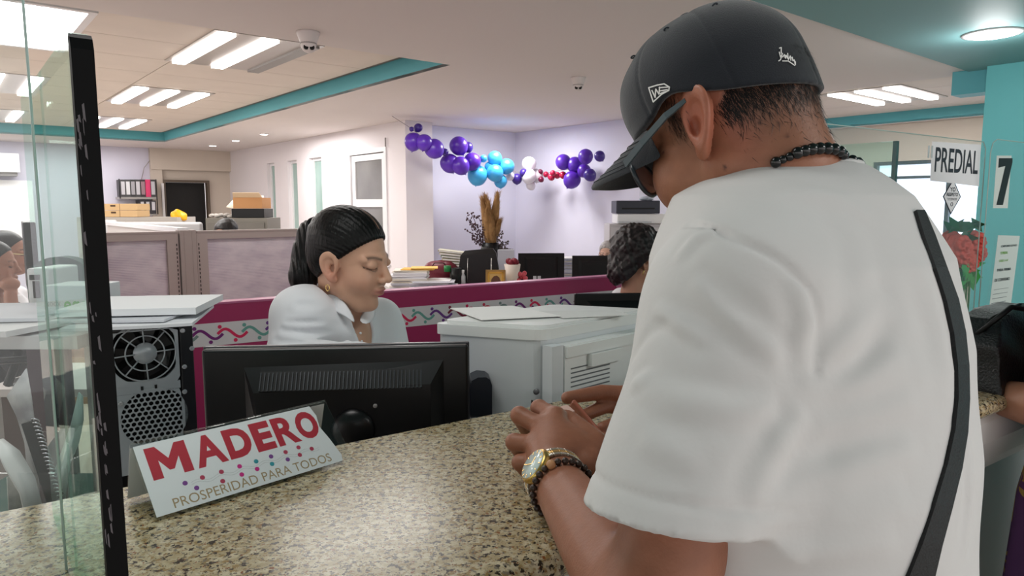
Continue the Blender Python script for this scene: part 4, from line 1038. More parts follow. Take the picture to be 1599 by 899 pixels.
    m = MB().tube([tw(nb, np.eye(3), fw*.05+lf*.03*s+np.array([0, 0, .02-.1*(1-abs(s))])) for s in np.linspace(-1.4, 1.4, 13)], .0009, 5)
    obj('necklace', m, mat('gold', (226, 190, 120)), T)
    # blouse
    def blo(p):
        q = p-V3(nb); z = q[:, 2]; aa = np.interp(-z, [-.02, .02, .06, .12, .3, .45, .62], [.05, .10, .15, .165, .150, .155, .18]); bb = np.interp(-z, [-.02, .03, .1, .2, .45, .62], [.05, .075, .095, .11, .115, .13])
        u = q @ V3(lf); v = q @ V3(fw)+.01; d = (np.sqrt((u/aa)**2+(v/bb)**2)-1)*np.minimum(aa, bb); d = smax(d, z-.012, .03); d = smax(d, -z-.60, .03)
        d = smin(d, cap(p, tuple(nb+np.array([-.015,0,-.015])), tuple(RS*.8+nb*.2), .052, .056), .03)
        d = smin(d, chain(p, [RS, RE], [.060, .050]), .035); d = smin(d, cap(p, RS, tuple(U(545, 522, 1.61)), .052, .05), .03); d = smin(d, cap(p, RS, tuple(U(508, 466, 1.63)), .045, .034), .03); d = smin(d, chain(p, [RE, RE*.02+RW*.98], [.050, .034]), .02)
        d = smin(d, chain(p, [LS, LE], [.058, .047]), .035); d = smin(d, chain(p, [LE, LE*.2+LW*.8], [.047, .033]), .02)
        # creases
        for (a_, b_, w_, am) in [((455, 500), (520, 507), .006, .003), ((450, 512), (540, 530), .007, .004), ((440, 528), (520, 540), .007, .004), ((585, 500), (570, 530), .006, .003), ((470, 475), (500, 480), .008, .003), ((540, 505), (560, 530), .006, .003)]:
            a3 = np.array(tuple(U(*a_, 1.50))); b3 = np.array(tuple(U(*b_, 1.47))); e = cap(p*V3((1, .25, 1)), a3*np.array((1, .25, 1)), b3*np.array((1, .25, 1)), 0); d = d+am*np.exp(-(e/w_)**2)-am*.6*np.exp(-((e-w_*1.8)/w_)**2)
        nk = smax(cap(p, tuple(c+Rm @ np.array([-.02, 0, -.06])*sc), tuple(nb+np.array([0, 0, -.02])), .058, .058), 0*z-.5, .01)
        ve = ell(p, tuple(nb+fw*.085+np.array([0, 0, -.03])), (.030, .045, .070))
        d = smax(d, -nk, .006); return smax(d, -ve, .006)
    pts = np.array([RS, RE, RW, LE, LS, LW, nb-np.array([0, 0, .6]), nb]); 
    obj('blouse', nets(blo, pts.min(0)-.12, pts.max(0)+.10, .005, None, 'blouse'), M_blouse, T)
    # collar: two folded leaves following the neckline
    def leaf(sgn, seq):
        m = MB(); vs = []
        for (o_, i_) in seq: vs += [o_, i_]
        n = len(seq); m.add(vs, [(2*k, 2*k+1, 2*k+3, 2*k+2) for k in range(n-1)], True); me = m.mesh('collar'); o = obj('collar', me, M_blouse, T)
        md = o.modifiers.new('s', 'SOLIDIFY'); md.thickness = .003; md2 = o.modifiers.new('b', 'SUBSURF'); md2.levels = 1; md2.render_levels = 1
    leaf(1, [(U(497, 436, 1.66), U(490, 448, 1.69)), (U(506, 440, 1.60), U(497, 462, 1.615)), (U(520, 452, 1.575), U(510, 478, 1.57)), (U(536, 468, 1.56), U(523, 488, 1.545)), (U(549, 484, 1.55), U(541, 494, 1.535)), (U(556, 503, 1.545), U(553, 504, 1.535))])
    leaf(-1, [(U(575, 468, 1.69), U(583, 474, 1.71)), (U(570, 478, 1.655), U(588, 490, 1.66)), (U(564, 490, 1.61), U(583, 502, 1.60)), (U(558, 503, 1.555), U(572, 509, 1.555))])
    m = MB()
    for k in range(2): m.ball(U(563+k*2, 520+k*13, 1.545-.01*k), .003, 8, 5)
    obj('button', m, mat('button', (214, 212, 214), .3), T)['kind'] = 'stuff'
    # skirt and stool she sits on
    hp = nb-np.array([0, 0, .62])
    def leg(p):
        d = None
        for s in (-1, 1):
            k_ = hp+lf*.09*s+np.array([0, 0, -.03]); n_ = k_+fw*.38; f_ = n_-np.array([0, 0, .43])
            e = smin(chain(p, [k_, n_, f_], [.085, .06, .045]), cap(p, f_, f_+fw*.15-np.array([0, 0, .02]), .04, .03), .02); d = e if d is None else smin(d, e, .03)
        return smin(d, ell(p, hp, (.17, .15, .1)), .04)
    obj('trousers', nets(leg, hp-np.array([.6, .6, .6]), hp+np.array([.6, .6, .15]), .016, None, 'trousers', 1), mat('dark_trousers', (30, 32, 44), .8), T)
    S = thing('office_stool', 'black office chair the young woman sits on, hidden behind the monitor', 'chair', (hp[0], hp[1], 0))
    obj('seat', MB().box((hp[0], hp[1], hp[2]-.155), (.42, .42, .06), rz=-a, bev=.02), M_black, S)
    obj('gas_column', MB().tube([(hp[0], hp[1], .06), (hp[0], hp[1], hp[2]-.18)], .025, 10), M_grey, S)
    for k in range(5): obj('base_arm', MB().tube([(hp[0], hp[1], .07), (hp[0]+.28*math.cos(k*1.2566), hp[1]+.28*math.sin(k*1.2566), .03)], .018, 8), M_black, S)
woman()
# ============================================================ COUNTER
def granite():
    m = bpy.data.materials.new('granite'); m.use_nodes = True; nt = m.node_tree; N = nt.nodes.new; L = nt.links.new
    b = nt.nodes['Principled BSDF']; b.inputs['Roughness'].default_value = .22; b.inputs['Specular IOR Level'].default_value = .32
    tc = N('ShaderNodeTexCoord')
    def noise(sc, det, off):
        mp = N('ShaderNodeMapping'); mp.inputs['Location'].default_value = off; L(tc.outputs['Object'], mp.inputs['Vector'])
        n = N('ShaderNodeTexNoise'); n.inputs['Scale'].default_value = sc; n.inputs['Detail'].default_value = det; n.inputs['Roughness'].default_value = .6; L(mp.outputs['Vector'], n.inputs['Vector']); return n.outputs['Fac']
    def thr(f, a, b_):
        r = N('ShaderNodeMapRange'); r.inputs['From Min'].default_value = a; r.inputs['From Max'].default_value = b_; L(f, r.inputs['Value']); return r.outputs['Result']
    def mix(base, fac, col):
        x = N('ShaderNodeMix'); x.data_type = 'RGBA'; L(fac, x.inputs['Factor'])
        if isinstance(base, tuple): x.inputs['A'].default_value = (*lin(base), 1)
        else: L(base, x.inputs['A'])
        x.inputs['B'].default_value = (*lin(col), 1); return x.outputs['Result']
    c = mix((168, 152, 118), thr(noise(70, 3, (0, 0, 0)), .42, .62), (196, 184, 156))
    c = mix(c, thr(noise(120, 3, (3, 1, 0)), .53, .60), (146, 122, 80))
    c = mix(c, thr(noise(150, 4, (7, 2, 0)), .57, .61), (120, 112, 98))
    c = mix(c, thr(noise(170, 3, (1, 9, 0)), .61, .65), (128, 74, 40))
    c = mix(c, thr(noise(130, 4, (5, 5, 3)), .565, .60), (52, 46, 38))
    c = mix(c, thr(noise(230, 2, (2, 4, 6)), .63, .67), (34, 30, 28))
    L(c, b.inputs['Base Color']); return m
M_gran = granite()
CT = 1.10; CW = .417
T = thing('service_counter', 'speckled beige granite service counter with bullnose edge and pale front', 'counter', K(.5, .2, 0))
m = MB(); prof = [(CW, CT), (CW, CT-.03), (.012, CT-.03)]+[(.012-.015*math.cos(a), CT-.015+.015*math.sin(a)) for a in [-PI/2+.25, -.9, -.4, 0, .4, .9, PI/2-.2]]+[(.012, CT)]
s0, s1 = -1.5, 3.4; n = len(prof)
vs = [K(s0, t, z) for t, z in prof]+[K(s1, t, z) for t, z in prof]
m.add(vs, [tuple(range(n)), tuple(range(2*n-1, n-1, -1))]+[(i, n+i, n+(i+1) % n, (i+1) % n) for i in range(n)])
obj('granite_top', m, M_gran, T)
def kbox(m, s0, s1, t0, t1, z0, z1): return m.hexa([K(s0,t0,z0), K(s1,t0,z0), K(s1,t1,z0), K(s0,t1,z0), K(s0,t0,z1), K(s1,t0,z1), K(s1,t1,z1), K(s0,t1,z1)])
m = MB(); prof = [(.10, CT-.03), (.03, CT-.03), (.018, CT-.05), (.02, CT-.09), (.04, CT-.14), (.06, CT-.17), (.10, CT-.17)]; n = len(prof)
vs = [K(s0, t, z) for t, z in prof]+[K(s1, t, z) for t, z in prof]
m.add(vs, [tuple(range(n)), tuple(range(2*n-1, n-1, -1))]+[(i, (i+1) % n, n+(i+1) % n, n+i) for i in range(n)], False); obj('curved_fascia', m, mat('fascia_white', (214, 210, 208), .35), T)
m = MB(); kbox(m, s0, s1, .08, .12, .08, CT-.17); kbox(m, s0, s1, .10, .3, 0, .08); obj('front_panel', m, mat('front_grey', (142, 146, 146), .35), T)
m = MB(); kbox(m, .98, .99, .077, .081, .09, .93); kbox(m, 1.6, 1.61, .077, .081, .09, .93); obj('metal_strip', m, mat('strip_pale', (206, 202, 196), .3), T)
# staff-side desk
T = thing('office_desk', 'pale staff desk below the granite counter carrying monitor, computer and copier', 'desk', K(.2, .8, 0))
m = MB(); kbox(m, -.60, 3.2, .425, .94, .75, .78); obj('desktop', m, M_desk, T)
for s in (-.58, 1.0, 3.15):
    m = MB(); kbox(m, s, s+.03, .44, .92, 0, .75); obj('side_panel', m, M_desk, T)
# ============================================================ SIGN HOLDER
bl = UZ(243, 813, CT+.002); br = UZ(550, 718, CT+.002); tl = UZ(213, 693, CT+.069); tr = UZ(524, 622, CT+.069)
ex = (br-bl).normalized(); W_ = (br-bl).length
up = ((tl-bl)+(tr-br))/2; up = up-ex*up.dot(ex); H_ = up.length; SM = frame(bl, ex, up)
back = Vector((up.x, up.y, 0)).normalized()*1.0
T = thing('sign_holder', 'clear acrylic tent holder with a printed MADERO paper on the counter', 'sign', (bl+br)/2+back*.05)
M_acr = thin_glass('clear_acrylic', (.96, .97, .97))
P_ = lambda x, y, z=0: SM @ Vector((x, y, z))
topL = P_(0, H_); topR = P_(W_, H_)
bl2 = UZ(199, 781, CT+.002); br2 = bl2+(br-bl); bh = bl2-topL; bh.z = 0
nf = SM.to_3x3() @ Vector((0, 0, 1))
m = MB().slab([P_(0, 0, .0008), P_(W_, 0, .0008), P_(W_, H_, .0008), P_(0, H_, .0008)], nf*.0018); obj('front_sheet', m, M_acr, T)
m = MB().slab([bl2, br2, topR, topL], Vector((bh.x, bh.y, 0)).normalized()*.0018); obj('back_sheet', m, M_acr, T)
mid = (bl+bl2)/2
m = MB().tube([P_(0, H_, .001), P_(W_, H_, .001)], .0014, 6); obj('folded_ridge', m, M_acr, T)
for a_, b_ in ((bl, bl2),):
    m = MB().slab([P_(0, 0, 0), P_(W_, 0, 0), br2, bl2], (0, 0, .0012)); 
pp = [(.002, .003), (W_*.945, .003), (W_*.955, H_*.12), (W_*.93, H_*.4), (W_*.905, H_*.62), (W_*.915, H_*.8), (W_*.9, H_*.97), (.002, H_*.97)]
m = MB().slab([P_(x, y, 0) for x, y in pp], nf*.0004); PAP = obj('printed_paper', m, mat('sign_paper', (240, 240, 242), .55), T)
m = MB().slab([bl2.lerp(topL, .03)+Vector((0, 0, 0)), br2.lerp(topR, .03), topR.lerp(br2, .06), topL.lerp(bl2, .06)], Vector((bh.x, bh.y, 0)).normalized()*-.0004); obj('back_paper', m, mat('sign_paper2', (206, 204, 204), .6), T)
M_red = mat('print_red', (192, 44, 62), .5)
LM_ = SM @ Matrix.Translation((0, 0, .00042))
gx = [('M', .045, .185), ('A', .245, .150), ('D', .40, .130), ('E', .54, .105), ('R', .655, .130), ('O', .78, .125)]
for ch, x, w in gx:
    m = MB()
    if ch == 'M': m.add([LM_ @ Vector((W_*(x+w*.97*a_), H_*(.48+.43*b_), .00008)) for a_, b_ in ((0, 0), (.25, 0), (.25, .56), (.44, .2), (.56, .2), (.75, .56), (.75, 0), (1, 0), (1, 1), (.74, 1), (.5, .56), (.26, 1), (0, 1))], [tuple(range(13))])
    else: text_on(m, ch, LM_, W_*x, H_*.48, W_*w*.97, H_*.43, bold=(.036 if ch in 'MAR' else .05), lift=.00008)
    obj('letter', m, M_red, T)
m = MB(); M_gold = mat('print_gold_text', (176, 150, 112), .5)
text_on(m, 'PROSPERIDAD PARA TODOS', LM_, W_*.09, H_*.075, W_*.80, H_*.125, lift=.00008); obj('lettering', m, M_gold, T)['kind'] = 'stuff'
dots = [(.165,.345,'v'),(.245,.355,'r'),(.205,.245,'v'),(.335,.36,'r'),(.325,.235,'r'),(.425,.365,'m'),(.42,.25,'m'),(.51,.37,'t'),(.50,.265,'m'),(.58,.275,'t'),(.59,.38,'v'),(.67,.385,'r'),(.665,.275,'v'),(.745,.40,'r'),(.735,.29,'r'),(.81,.33,'r')]
for a, c_ in (('v', (132, 70, 150)), ('r', (190, 60, 90)), ('m', (216, 40, 140)), ('t', (60, 156, 170))):
    m = MB()
    for x, y, k_ in dots:
        if k_ == a: m.add([LM_ @ Vector((W_*x+.0028*math.cos(q*PI/8), H_*y+.0028*math.sin(q*PI/8), .0001)) for q in range(16)], [tuple(range(16))])
    obj('printed_dots', m, mat('dot_'+a, c_, .5), T)['kind'] = 'stuff'
for yy in (.30, .33):
    m = MB(); vs = []
    for k in range(90):
        x = W_*(.19+.66*k/89); y = H_*(yy+.02*math.sin(k*.42)); vs += [LM_ @ Vector((x, y-.0003, .00006)), LM_ @ Vector((x, y+.0003, .00006))]
    m.add(vs, [(2*k, 2*k+2, 2*k+3, 2*k+1) for k in range(89)]); obj('printed_wave', m, mat('wave_pale', (214, 214, 216), .6), T)
# ============================================================ MONITOR SEEN FROM BEHIND
ml = UZ(308, 548.5, 1.195); mr = UZ(730, 540.5, 1.195)
ang = math.atan2(mr.y-ml.y, mr.x-ml.x); MWd = (mr-ml).length; MC = (ml+mr)/2
T = thing('computer_monitor', 'large black monitor seen from behind, between the computer tower and the copier', 'monitor', (MC.x, MC.y+.02, .781), ang)
def tl_(n, mb, mt, lab=None):
    o = obj(n, mb, mt, T, local=True)
    if lab: o['label'] = lab
    return o
MH = 1.195-.781; hb = .285; z0 = MH-hb
M_mon2 = mat('monitor_shell', (12, 12, 14), .30, spec=.45)
m = MB().box((0, 0, z0+hb/2), (MWd, .018, hb), bev=.005); tl_('rear_shell', m, M_mon2)
m = MB().box((0, .012, z0+hb/2), (MWd+.004, .010, hb+.004), bev=.002); tl_('bezel', m, mat('bezel_edge', (44, 44, 48), .3))
m = MB().box((0, .0175, z0+hb/2), (MWd-.03, .002, hb-.03)); tl_('screen', m, mat('screen_lit', (120, 140, 170), .2))
def X(px): return (px-519)/211*MWd/2
def Zr(py): return MH-(py-544)/FPX*1.16
m = MB(); o_ = [(X(372), Zr(700)), (X(690), Zr(700)), (X(690), Zr(566)), (X(372), Zr(572))]; i_ = [(X(400), Zr(700)), (X(668), Zr(700)), (X(668), Zr(601)), (X(392), Zr(609))]
m.hexa([(o_[0][0], -.008, o_[0][1]), (o_[1][0], -.008, o_[1][1]), (o_[2][0], -.008, o_[2][1]), (o_[3][0], -.008, o_[3][1]),
        (i_[0][0], -.034, i_[0][1]), (i_[1][0], -.034, i_[1][1]), (i_[2][0], -.034, i_[2][1]), (i_[3][0], -.034, i_[3][1])]); tl_('rear_housing', m, M_mon2)
m = MB(); M_rib = mat('vent_rib', (70, 72, 76), .25, metal=.3)
m2 = MB()
for i in range(42):
    x = X(402)+i*(X(653)-X(402))/41; a = Vector((x, -.0165, Zr(582))); b = Vector((x, -.036, Zr(606.5)))
    m.hexa([a+Vector((-.0008, 0, 0)), a+Vector((.0008, 0, 0)), b+Vector((.0008, 0, 0)), b+Vector((-.0008, 0, 0)), a+Vector((-.0008, -.004, .002)), a+Vector((.0008, -.004, .002)), b+Vector((.0008, -.003, .002)), b+Vector((-.0008, -.003, .002))])
o = tl_('vent_ribs', m, M_rib); o['kind'] = 'stuff'
m = MB(); m.slab([(X(400), -.0155, Zr(580)), (X(655), -.0155, Zr(580)), (X(655), -.0355, Zr(607)), (X(400), -.0355, Zr(607))], (0, -.0012, .0008)); tl_('vent_recess', m, M_dark)
for x_, z_ in ((620, 634), (585, 690)):
    m = MB().lathe([(.0035, 0), (.0035, .003), (.001, .003)], n=12, M=Matrix.Translation((X(x_-40), -.0335, Zr(z_))) @ Matrix.Rotation(PI/2, 4, 'X')); tl_('screw', m, M_grey)
m = MB().ball((X(545), -.035, Zr(672)), (.036, .018, .036), 24, 12); tl_('stand_hinge', m, M_mon2)
m = MB().box((X(545), -.045, .10), (.05, .02, .2)); tl_('stand_neck', m, M_mon2)
m = MB().lathe([(.11, 0), (.11, .01), (.03, .02), (.001, .021)], (X(545), -.03, 0), 28); tl_('stand_base', m, M_mon2)
# ============================================================ COMPUTER TOWER
tz = 1.215; tb = UZ(300, 500, tz); ta = UP(150, 505, (tb.x, tb.y), B2); ta.z = tz; tang = math.atan2(tb.y-ta.y, tb.x-ta.x); tw_ = (tb-ta).length; TH = tz-.781
TM = Matrix.Translation((ta.x, ta.y, .781)) @ Matrix.Rotation(tang, 4, 'Z')
T = thing('computer_tower', 'steel computer tower seen from behind with fan grille and honeycomb vent', 'computer', TM @ Vector((tw_/2, .2, 0)), tang)
def to(n, mb, mt): return obj(n, mb, mt, T, mw=TM)
SX = tw_/150.0       # metres per pixel across the rear
def tx(px): return (px-150)*SX
def tzz(py): return TH-(py-505)*SX
M_steel = mat('zinc_steel', (178, 184, 188), .4, metal=.1, var=.12, vscale=14)
m = MB(); m.box((tw_-.012, .2, TH/2), (.024, .40, TH), bev=.003); m.box((.004, .2, TH/2), (.008, .4, TH)); m.box((tw_/2, .2, TH-.006), (tw_, .4, .012), bev=.002); m.box((tw_/2, .2, .006), (tw_, .4, .012)); m.box((tw_/2, .395, TH/2), (tw_, .01, TH))
to('black_casing', m, mat('case_black', (22, 21, 24), .4))
def plate_hole(m, cx, cz, r, x0, x1, z0, z1, y, n=48, oct_=0):
    """flat rectangle with a round opening, facing -y"""
    vs = []; 
    for k in range(n):
        a = 2*PI*(k+.5)/n; ca, sa = math.cos(a), math.sin(a); rr = r
        if oct_: rr = min(r*1.12, r/max(abs(ca), abs(sa), 1e-6)*.97)
        vs.append((cx+rr*ca, y, cz+rr*sa))
    for k in range(n):
        a = 2*PI*(k+.5)/n; ca, sa = math.cos(a), math.sin(a)
        tx_ = ((x1-cx) if ca > 0 else (cx-x0))/max(abs(ca), 1e-6); tz_ = ((z1-cz) if sa > 0 else (cz-z0))/max(abs(sa), 1e-6); t_ = min(tx_, tz_)
        vs.append((cx+t_*ca, y, cz+t_*sa))
    m.add(vs, [(k, n+k, n+(k+1) % n, (k+1) % n) for k in range(n)])
    # corner fillers
    for X_, Z_ in ((x0, z0), (x1, z0), (x1, z1), (x0, z1)): pass
    vs2 = [(cx+(r*1.0)*math.cos(2*PI*(k+.5)/n), y, cz+r*math.sin(2*PI*(k+.5)/n)) for k in range(n)]
    m.add([v for v in vs[:n]]+[(v[0], y+.006, v[2]) for v in vs[:n]], [(k, (k+1) % n, n+(k+1) % n, n+k) for k in range(n)])
fcx, fcz, fr = tx(221), tzz(556), 50*SX
m = MB(); plate_hole(m, fcx, fcz, fr, .008, tw_-.026, tzz(612), TH-.012, .0, oct_=1); obj_p = to('fan_plate', m, M_steel)
m = MB().box((tw_/2-.009, .004, (tzz(612)+tzz(626))/2), (tw_-.034, .006, tzz(612)-tzz(626))); to('crossbar', m, M_steel)
for k in (0, 1): to('slot', MB().box((tx(213+k*22), .0005, tzz(618)), (.004, .002, .007)), M_dark)
m = MB()
for rr in (.62, .98):
    m.tube([(fcx+fr*rr*math.cos(k*PI/20), -.001, fcz+fr*rr*math.sin(k*PI/20)) for k in range(40)], .0014, 6, closed=True)
for k in range(8):
    a = k*PI/4+.05; m.tube([(fcx+fr*.34*math.cos(a), -.001, fcz+fr*.34*math.sin(a)), (fcx+fr*1.0*math.cos(a), -.001, fcz+fr*1.0*math.sin(a))], .0014, 6)
m.lathe([(fr*.38, -.001), (fr*.38, .001), (.001, .001)], n=28, M=Matrix.Translation((fcx, 0, fcz)) @ Matrix.Rotation(PI/2, 4, 'X')); to('fan_grille', m, mat('grille_steel', (176, 182, 186), .35, metal=.3))
m = MB().lathe([(fr*.3, .012), (fr*.3, .03), (.001, .03)], n=24, M=Matrix.Translation((fcx, .04, fcz)) @ Matrix.Rotation(PI/2, 4, 'X'))
for k in range(7):
    a = k*2*PI/7; b = a+.7; f_ = lambda r_, an, y: (fcx+fr*r_*math.cos(an), y, fcz+fr*r_*math.sin(an)); m.add([f_(.28, a, .014), f_(.95, a+.2, .012), f_(.95, b+.2, .026), f_(.28, b, .026)], [(0, 1, 2, 3)])
to('fan_blades', m, mat('fan_dark', (30, 28, 28), .4))
m = MB().box((tw_/2-.01, .05, TH/2), (tw_-.036, .004, TH-.03)); to('inner_shade', m, mat('inner_dark', (16, 15, 15), .7))
hcx, hcz, hr = tx(231), tzz(673), 54*SX
m = MB(); plate_hole(m, hcx, hcz, hr, .008, tw_-.026, tzz(770), tzz(626), .0); to('supply_plate', m, M_steel)
m = MB(); hs = 5.6*SX
for r_ in range(-11, 12):
    for q in range(-11, 12):
        x = (q+(r_ % 2)*.5)*hs*1.732; z = r_*hs*1.5
        if math.hypot(x, z) > hr+hs*.6: continue
        vs = []
        for sc_ in (1.0, .74):
            for k in range(6): vs.append((hcx+x+hs*sc_*math.sin(k*PI/3), .0015, hcz+z+hs*sc_*math.cos(k*PI/3)))
        for k in range(6): vs.append((hcx+x+hs*.74*math.sin(k*PI/3), .004, hcz+z+hs*.74*math.cos(k*PI/3)))
        m.add(vs, [(k, (k+1) % 6, 6+(k+1) % 6, 6+k) for k in range(6)]+[(6+k, 6+(k+1) % 6, 12+(k+1) % 6, 12+k) for k in range(6)])
to('honeycomb', m, mat('honey_steel', (184, 190, 194), .38, metal=.1))['kind'] = 'stuff'
for px, py in ((283, 522), (283, 588), (179, 640), (281, 634), (192, 740), (297, 508), (297, 556)):
    m = MB().lathe([(.0045, 0), (.0045, .0022), (.003, .003), (.001, .0022)], n=12, M=Matrix.Translation((tx(px), -.0, tzz(py))) @ Matrix.Rotation(PI/2, 4, 'X')); to('screw', m, mat('screw_steel', (190, 192, 194), .3, metal=.6))
# ============================================================ COPIER
M_cop = mat('copier_white', (208, 212, 214), .4); M_cop2 = mat('copier_lid', (222, 224, 222), .4)
zT = 1.205; near = UZ(846, 519, zT); lf_ = UZ(674, 508, zT); rt_ = UZ(1000, 492, zT); rt_ = near+(rt_-near)*1.15; bkp = lf_+(rt_-near)
cpg = [near, rt_, bkp, lf_]; cen = (near+bkp)/2
def inset(k, sh=0): return [(cen.x+(p.x-cen.x)*k, cen.y+(p.y-cen.y)*k) for p in cpg]
def rprism(m, pts, z0, z1, r=.02):
    out = []; n = len(pts)
    for i, p in enumerate(pts):
        p = Vector(p); a = (Vector(pts[i-1])-p).normalized(); b = (Vector(pts[(i+1) % n])-p).normalized()
        for k in range(5):
            u = k/4; out.append(p+a*r*(1-u)**2+b*r*u**2)
    return m.prism([(q.x, q.y) for q in out], z0, z1)
T = thing('copier', 'big white copier on the desk between the monitor and the man', 'copier', (cen.x, cen.y, .781))
m = MB(); rprism(m, inset(.985), .781, zT-.016, .03); obj('body', m, M_cop, T)
m = MB(); rprism(m, inset(1.0), zT-.0155, zT+.004, .025); obj('top_cover', m, M_cop2, T)
m = MB(); rprism(m, inset(.93), zT+.0042, zT+.010, .03); obj('lid', m, M_cop2, T)
ed = Vector((rt_.x-near.x, rt_.y-near.y, 0)); el = ed.length; ed.normalize(); en = Vector((ed.y, -ed.x, 0))
CM = frame(Vector((near.x, near.y, .781)), ed, (0, 0, 1))       # z axis of CM points to the viewer side
if (CM.to_3x3() @ Vector((0, 0, 1))).y > 0: print('copier frame flipped')
def cb(x0, x1, y0, y1, z0, z1, bev=0):
    m = MB(); return m.hexa([CM @ Vector(q) for q in [(x0,y0,z0),(x1,y0,z0),(x1,y0,z1),(x0,y0,z1),(x0,y1,z0),(x1,y1,z0),(x1,y1,z1),(x0,y1,z1)]])
ch = zT-.781-.02
obj('front_edge_panel', cb(.004, .034, .0, ch-.004, -.002, .022), M_cop, T)
DO = obj('front_door', cb(.0355, el-.02, .0, ch-.006, -.002, .024), M_cop2, T)
obj('door_rim', cb(.037, el-.02, ch-.028, ch-.008, .024, .029), M_cop2, T)
for i in range(6): obj('vent_slit', cb(.052, .165-.00*i, ch-.052-.0085*i, ch-.0495-.0085*i, .0241, .0246), mat('slit_grey', (104, 108, 110), .6), DO)
obj('door_handle', cb(.098, .19, ch-.052, ch-.029, .0242, .036), M_cop2, DO)
for (x, y) in ((.052, ch-.125), (.052, ch-.145)): obj('indicator_mark', cb(x, x+.004, y, y+.007, .0242, .0247), M_dark, DO)
ld = Vector((lf_.x-near.x, lf_.y-near.y, 0)).normalized(); q0 = near+ld*.035
nL = Vector((-ld.y, ld.x, 0)); nL = nL if nL.y < 0 else -nL
p_ = Vector((near.x, near.y, 0))+ld*.01
kz = UP(838, 611, (p_.x, p_.y), (ld.x, ld.y))
m = MB().lathe([(.0055, 0), (.0055, .004), (.001, .004)], n=16, M=frame(kz+nL*(-.0), (0, 0, 1), nL.cross(Vector((0, 0, 1))))); obj('lock', m, mat('lock_grey', (104, 104, 106), .4, metal=.4), T)
k2 = UP(831, 627, (p_.x, p_.y), (ld.x, ld.y)); m = MB().box(k2+nL*.001, (.003, .004, .006)); obj('mark', m, M_dark, T)
# sheets on the copier
m = MB(); q = [UZ(703, 482, zT+.0125), UZ(800, 478, zT+.0125), UZ(876, 494, zT+.0125), UZ(752, 500, zT+.0125)]
m.slab(q[::-1], (0, 0, .0015)); solo('paper_sheet', m, mat('paper', (236, 234, 232)), 'white sheet lying on the left of the copier lid', 'paper')
m = MB(); q = [UZ(842, 486, zT+.0112), UZ(960, 485, zT+.0112), UZ(985, 492, zT+.0112), UZ(880, 497, zT+.0112)]; m.slab(q[::-1], (0, 0, .001)); solo('paper_sheet', m, mat('paper_grey', (214, 214, 212), .7), 'greyish sheet lying flat at the right of the copier lid', 'paper')
# small black device
c = UZ(749, 640, .90); c = Vector((U(749, 640, 1.27).x, 1.27, .781)); w = .042
T = thing('tape_dispenser', 'small black rounded device on a pale base between monitor and copier', 'desk device', c, .1)
zt_ = U(749, 583, 1.27).z-.781; zb_ = U(749, 643, 1.27).z-.781
m = MB(); pr = [(-w*.45, zb_), (w*.5, zb_), (w*.5, zt_-.015), (w*.42, zt_-.005), (w*.25, zt_), (-w*.1, zt_), (-w*.38, zt_-.006), (-w*.45, zt_-.02)]
m.slab([(x, -.03, z) for x, z in pr], (0, .06, 0)); obj('black_cover', m, mat('device_black', (20, 26, 36), .35), T, local=True)
obj('pale_base', MB().box((0, 0, zb_/2), (w*.8, .056, zb_-.001)), mat('device_base', (186, 190, 196), .4), T, local=True)
obj('side_frame', MB().box((-w*.6, 0, (zt_-.012)/2), (.008, .05, zt_-.012)), M_grey, T, local=True)
obj('cable', MB().tube([(-.005, -.034, zb_), (.0, -.04, zb_-.02), (-.008, -.036, zb_-.05)], .0018, 6), M_black, T, local=True)
# second monitor behind the copier
mc = U(960, 472, 2.55); monitor('computer_monitor', (U(965, 470, 2.55).x, 2.55, .741), .32, .26, .06, 'black monitor seen from behind just beyond the copier lid', 1.43+2.55*(-.131+.0)*1.0-.741-.26+.02)
T = thing('office_desk', 'desk carrying the monitor beyond the copier', 'desk', (.55, 2.6, 0))
obj('desktop', MB().box((.50, 2.50, .725), (.8, .32, .03), rz=.1), M_desk, T)
for x in (.14, .86): obj('leg', MB().box((x, 2.50, .355), (.04, .26, .71), rz=.1), M_desk, T)
# ============================================================ GLASS SCREENS LEFT
M_gl = thin_glass('green_glass', (.80, .93, .88))
M_ac2 = thin_glass('acrylic_screen', (.96, .98, .98), .02)
g0 = np.array([-.2655, .45]); g1 = np.array([-.489, .73]); gd = (g1-g0)/np.linalg.norm(g1-g0); GL = float(np.linalg.norm(g1-g0)); GM = Matrix.Translation((g0[0], g0[1], CT+.0005)) @ Matrix.Rotation(math.atan2(gd[1], gd[0]), 4, 'Z')
T = thing('glass_screen', 'thick greenish glass screen with black front edge standing on the counter at left', 'screen', GM @ Vector((GL/2, 0, 0)), math.atan2(gd[1], gd[0]))
zh = 1.537-CT
pl_ = [(.004, 0), (GL, 0), (GL, zh-.002), (GL-.004, zh), (.010, zh), (.005, zh-.004), (.004, zh-.010)]
m = MB().slab([(x, -.0055, z) for x, z in pl_], (0, .011, 0)); obj('glass_pane', m, M_gl, T, mw=GM)
pe = [(-.004, 0), (.0045, 0), (.0045, zh-.009), (.006, zh-.004), (.003, zh-.002), (-.001, zh-.005), (-.004, zh-.012)]
m = MB().slab([(x, -.0062, z) for x, z in pe], (0, .0124, 0)); obj('black_edge', m, mat('edge_black', (8, 8, 9), .6, spec=.15), T, mw=GM)
m = MB(); rn = random.Random(4)
for i in range(46):
    z = .10+rn.random()*.30; x = -.0042; y = .0012+rn.random()*.0048; w = rn.uniform(.0003, .0009); h = rn.uniform(.001, .006)
    if rn.random() < .5 and not (.26 < z < .40 or .14 < z < .2): continue
    m.add([(x, y-w, z-h), (x, y+w*.6, z-h*.6), (x, y+w, z+h*.8), (x, y-w*.4, z+h)], [(0, 1, 2, 3)])
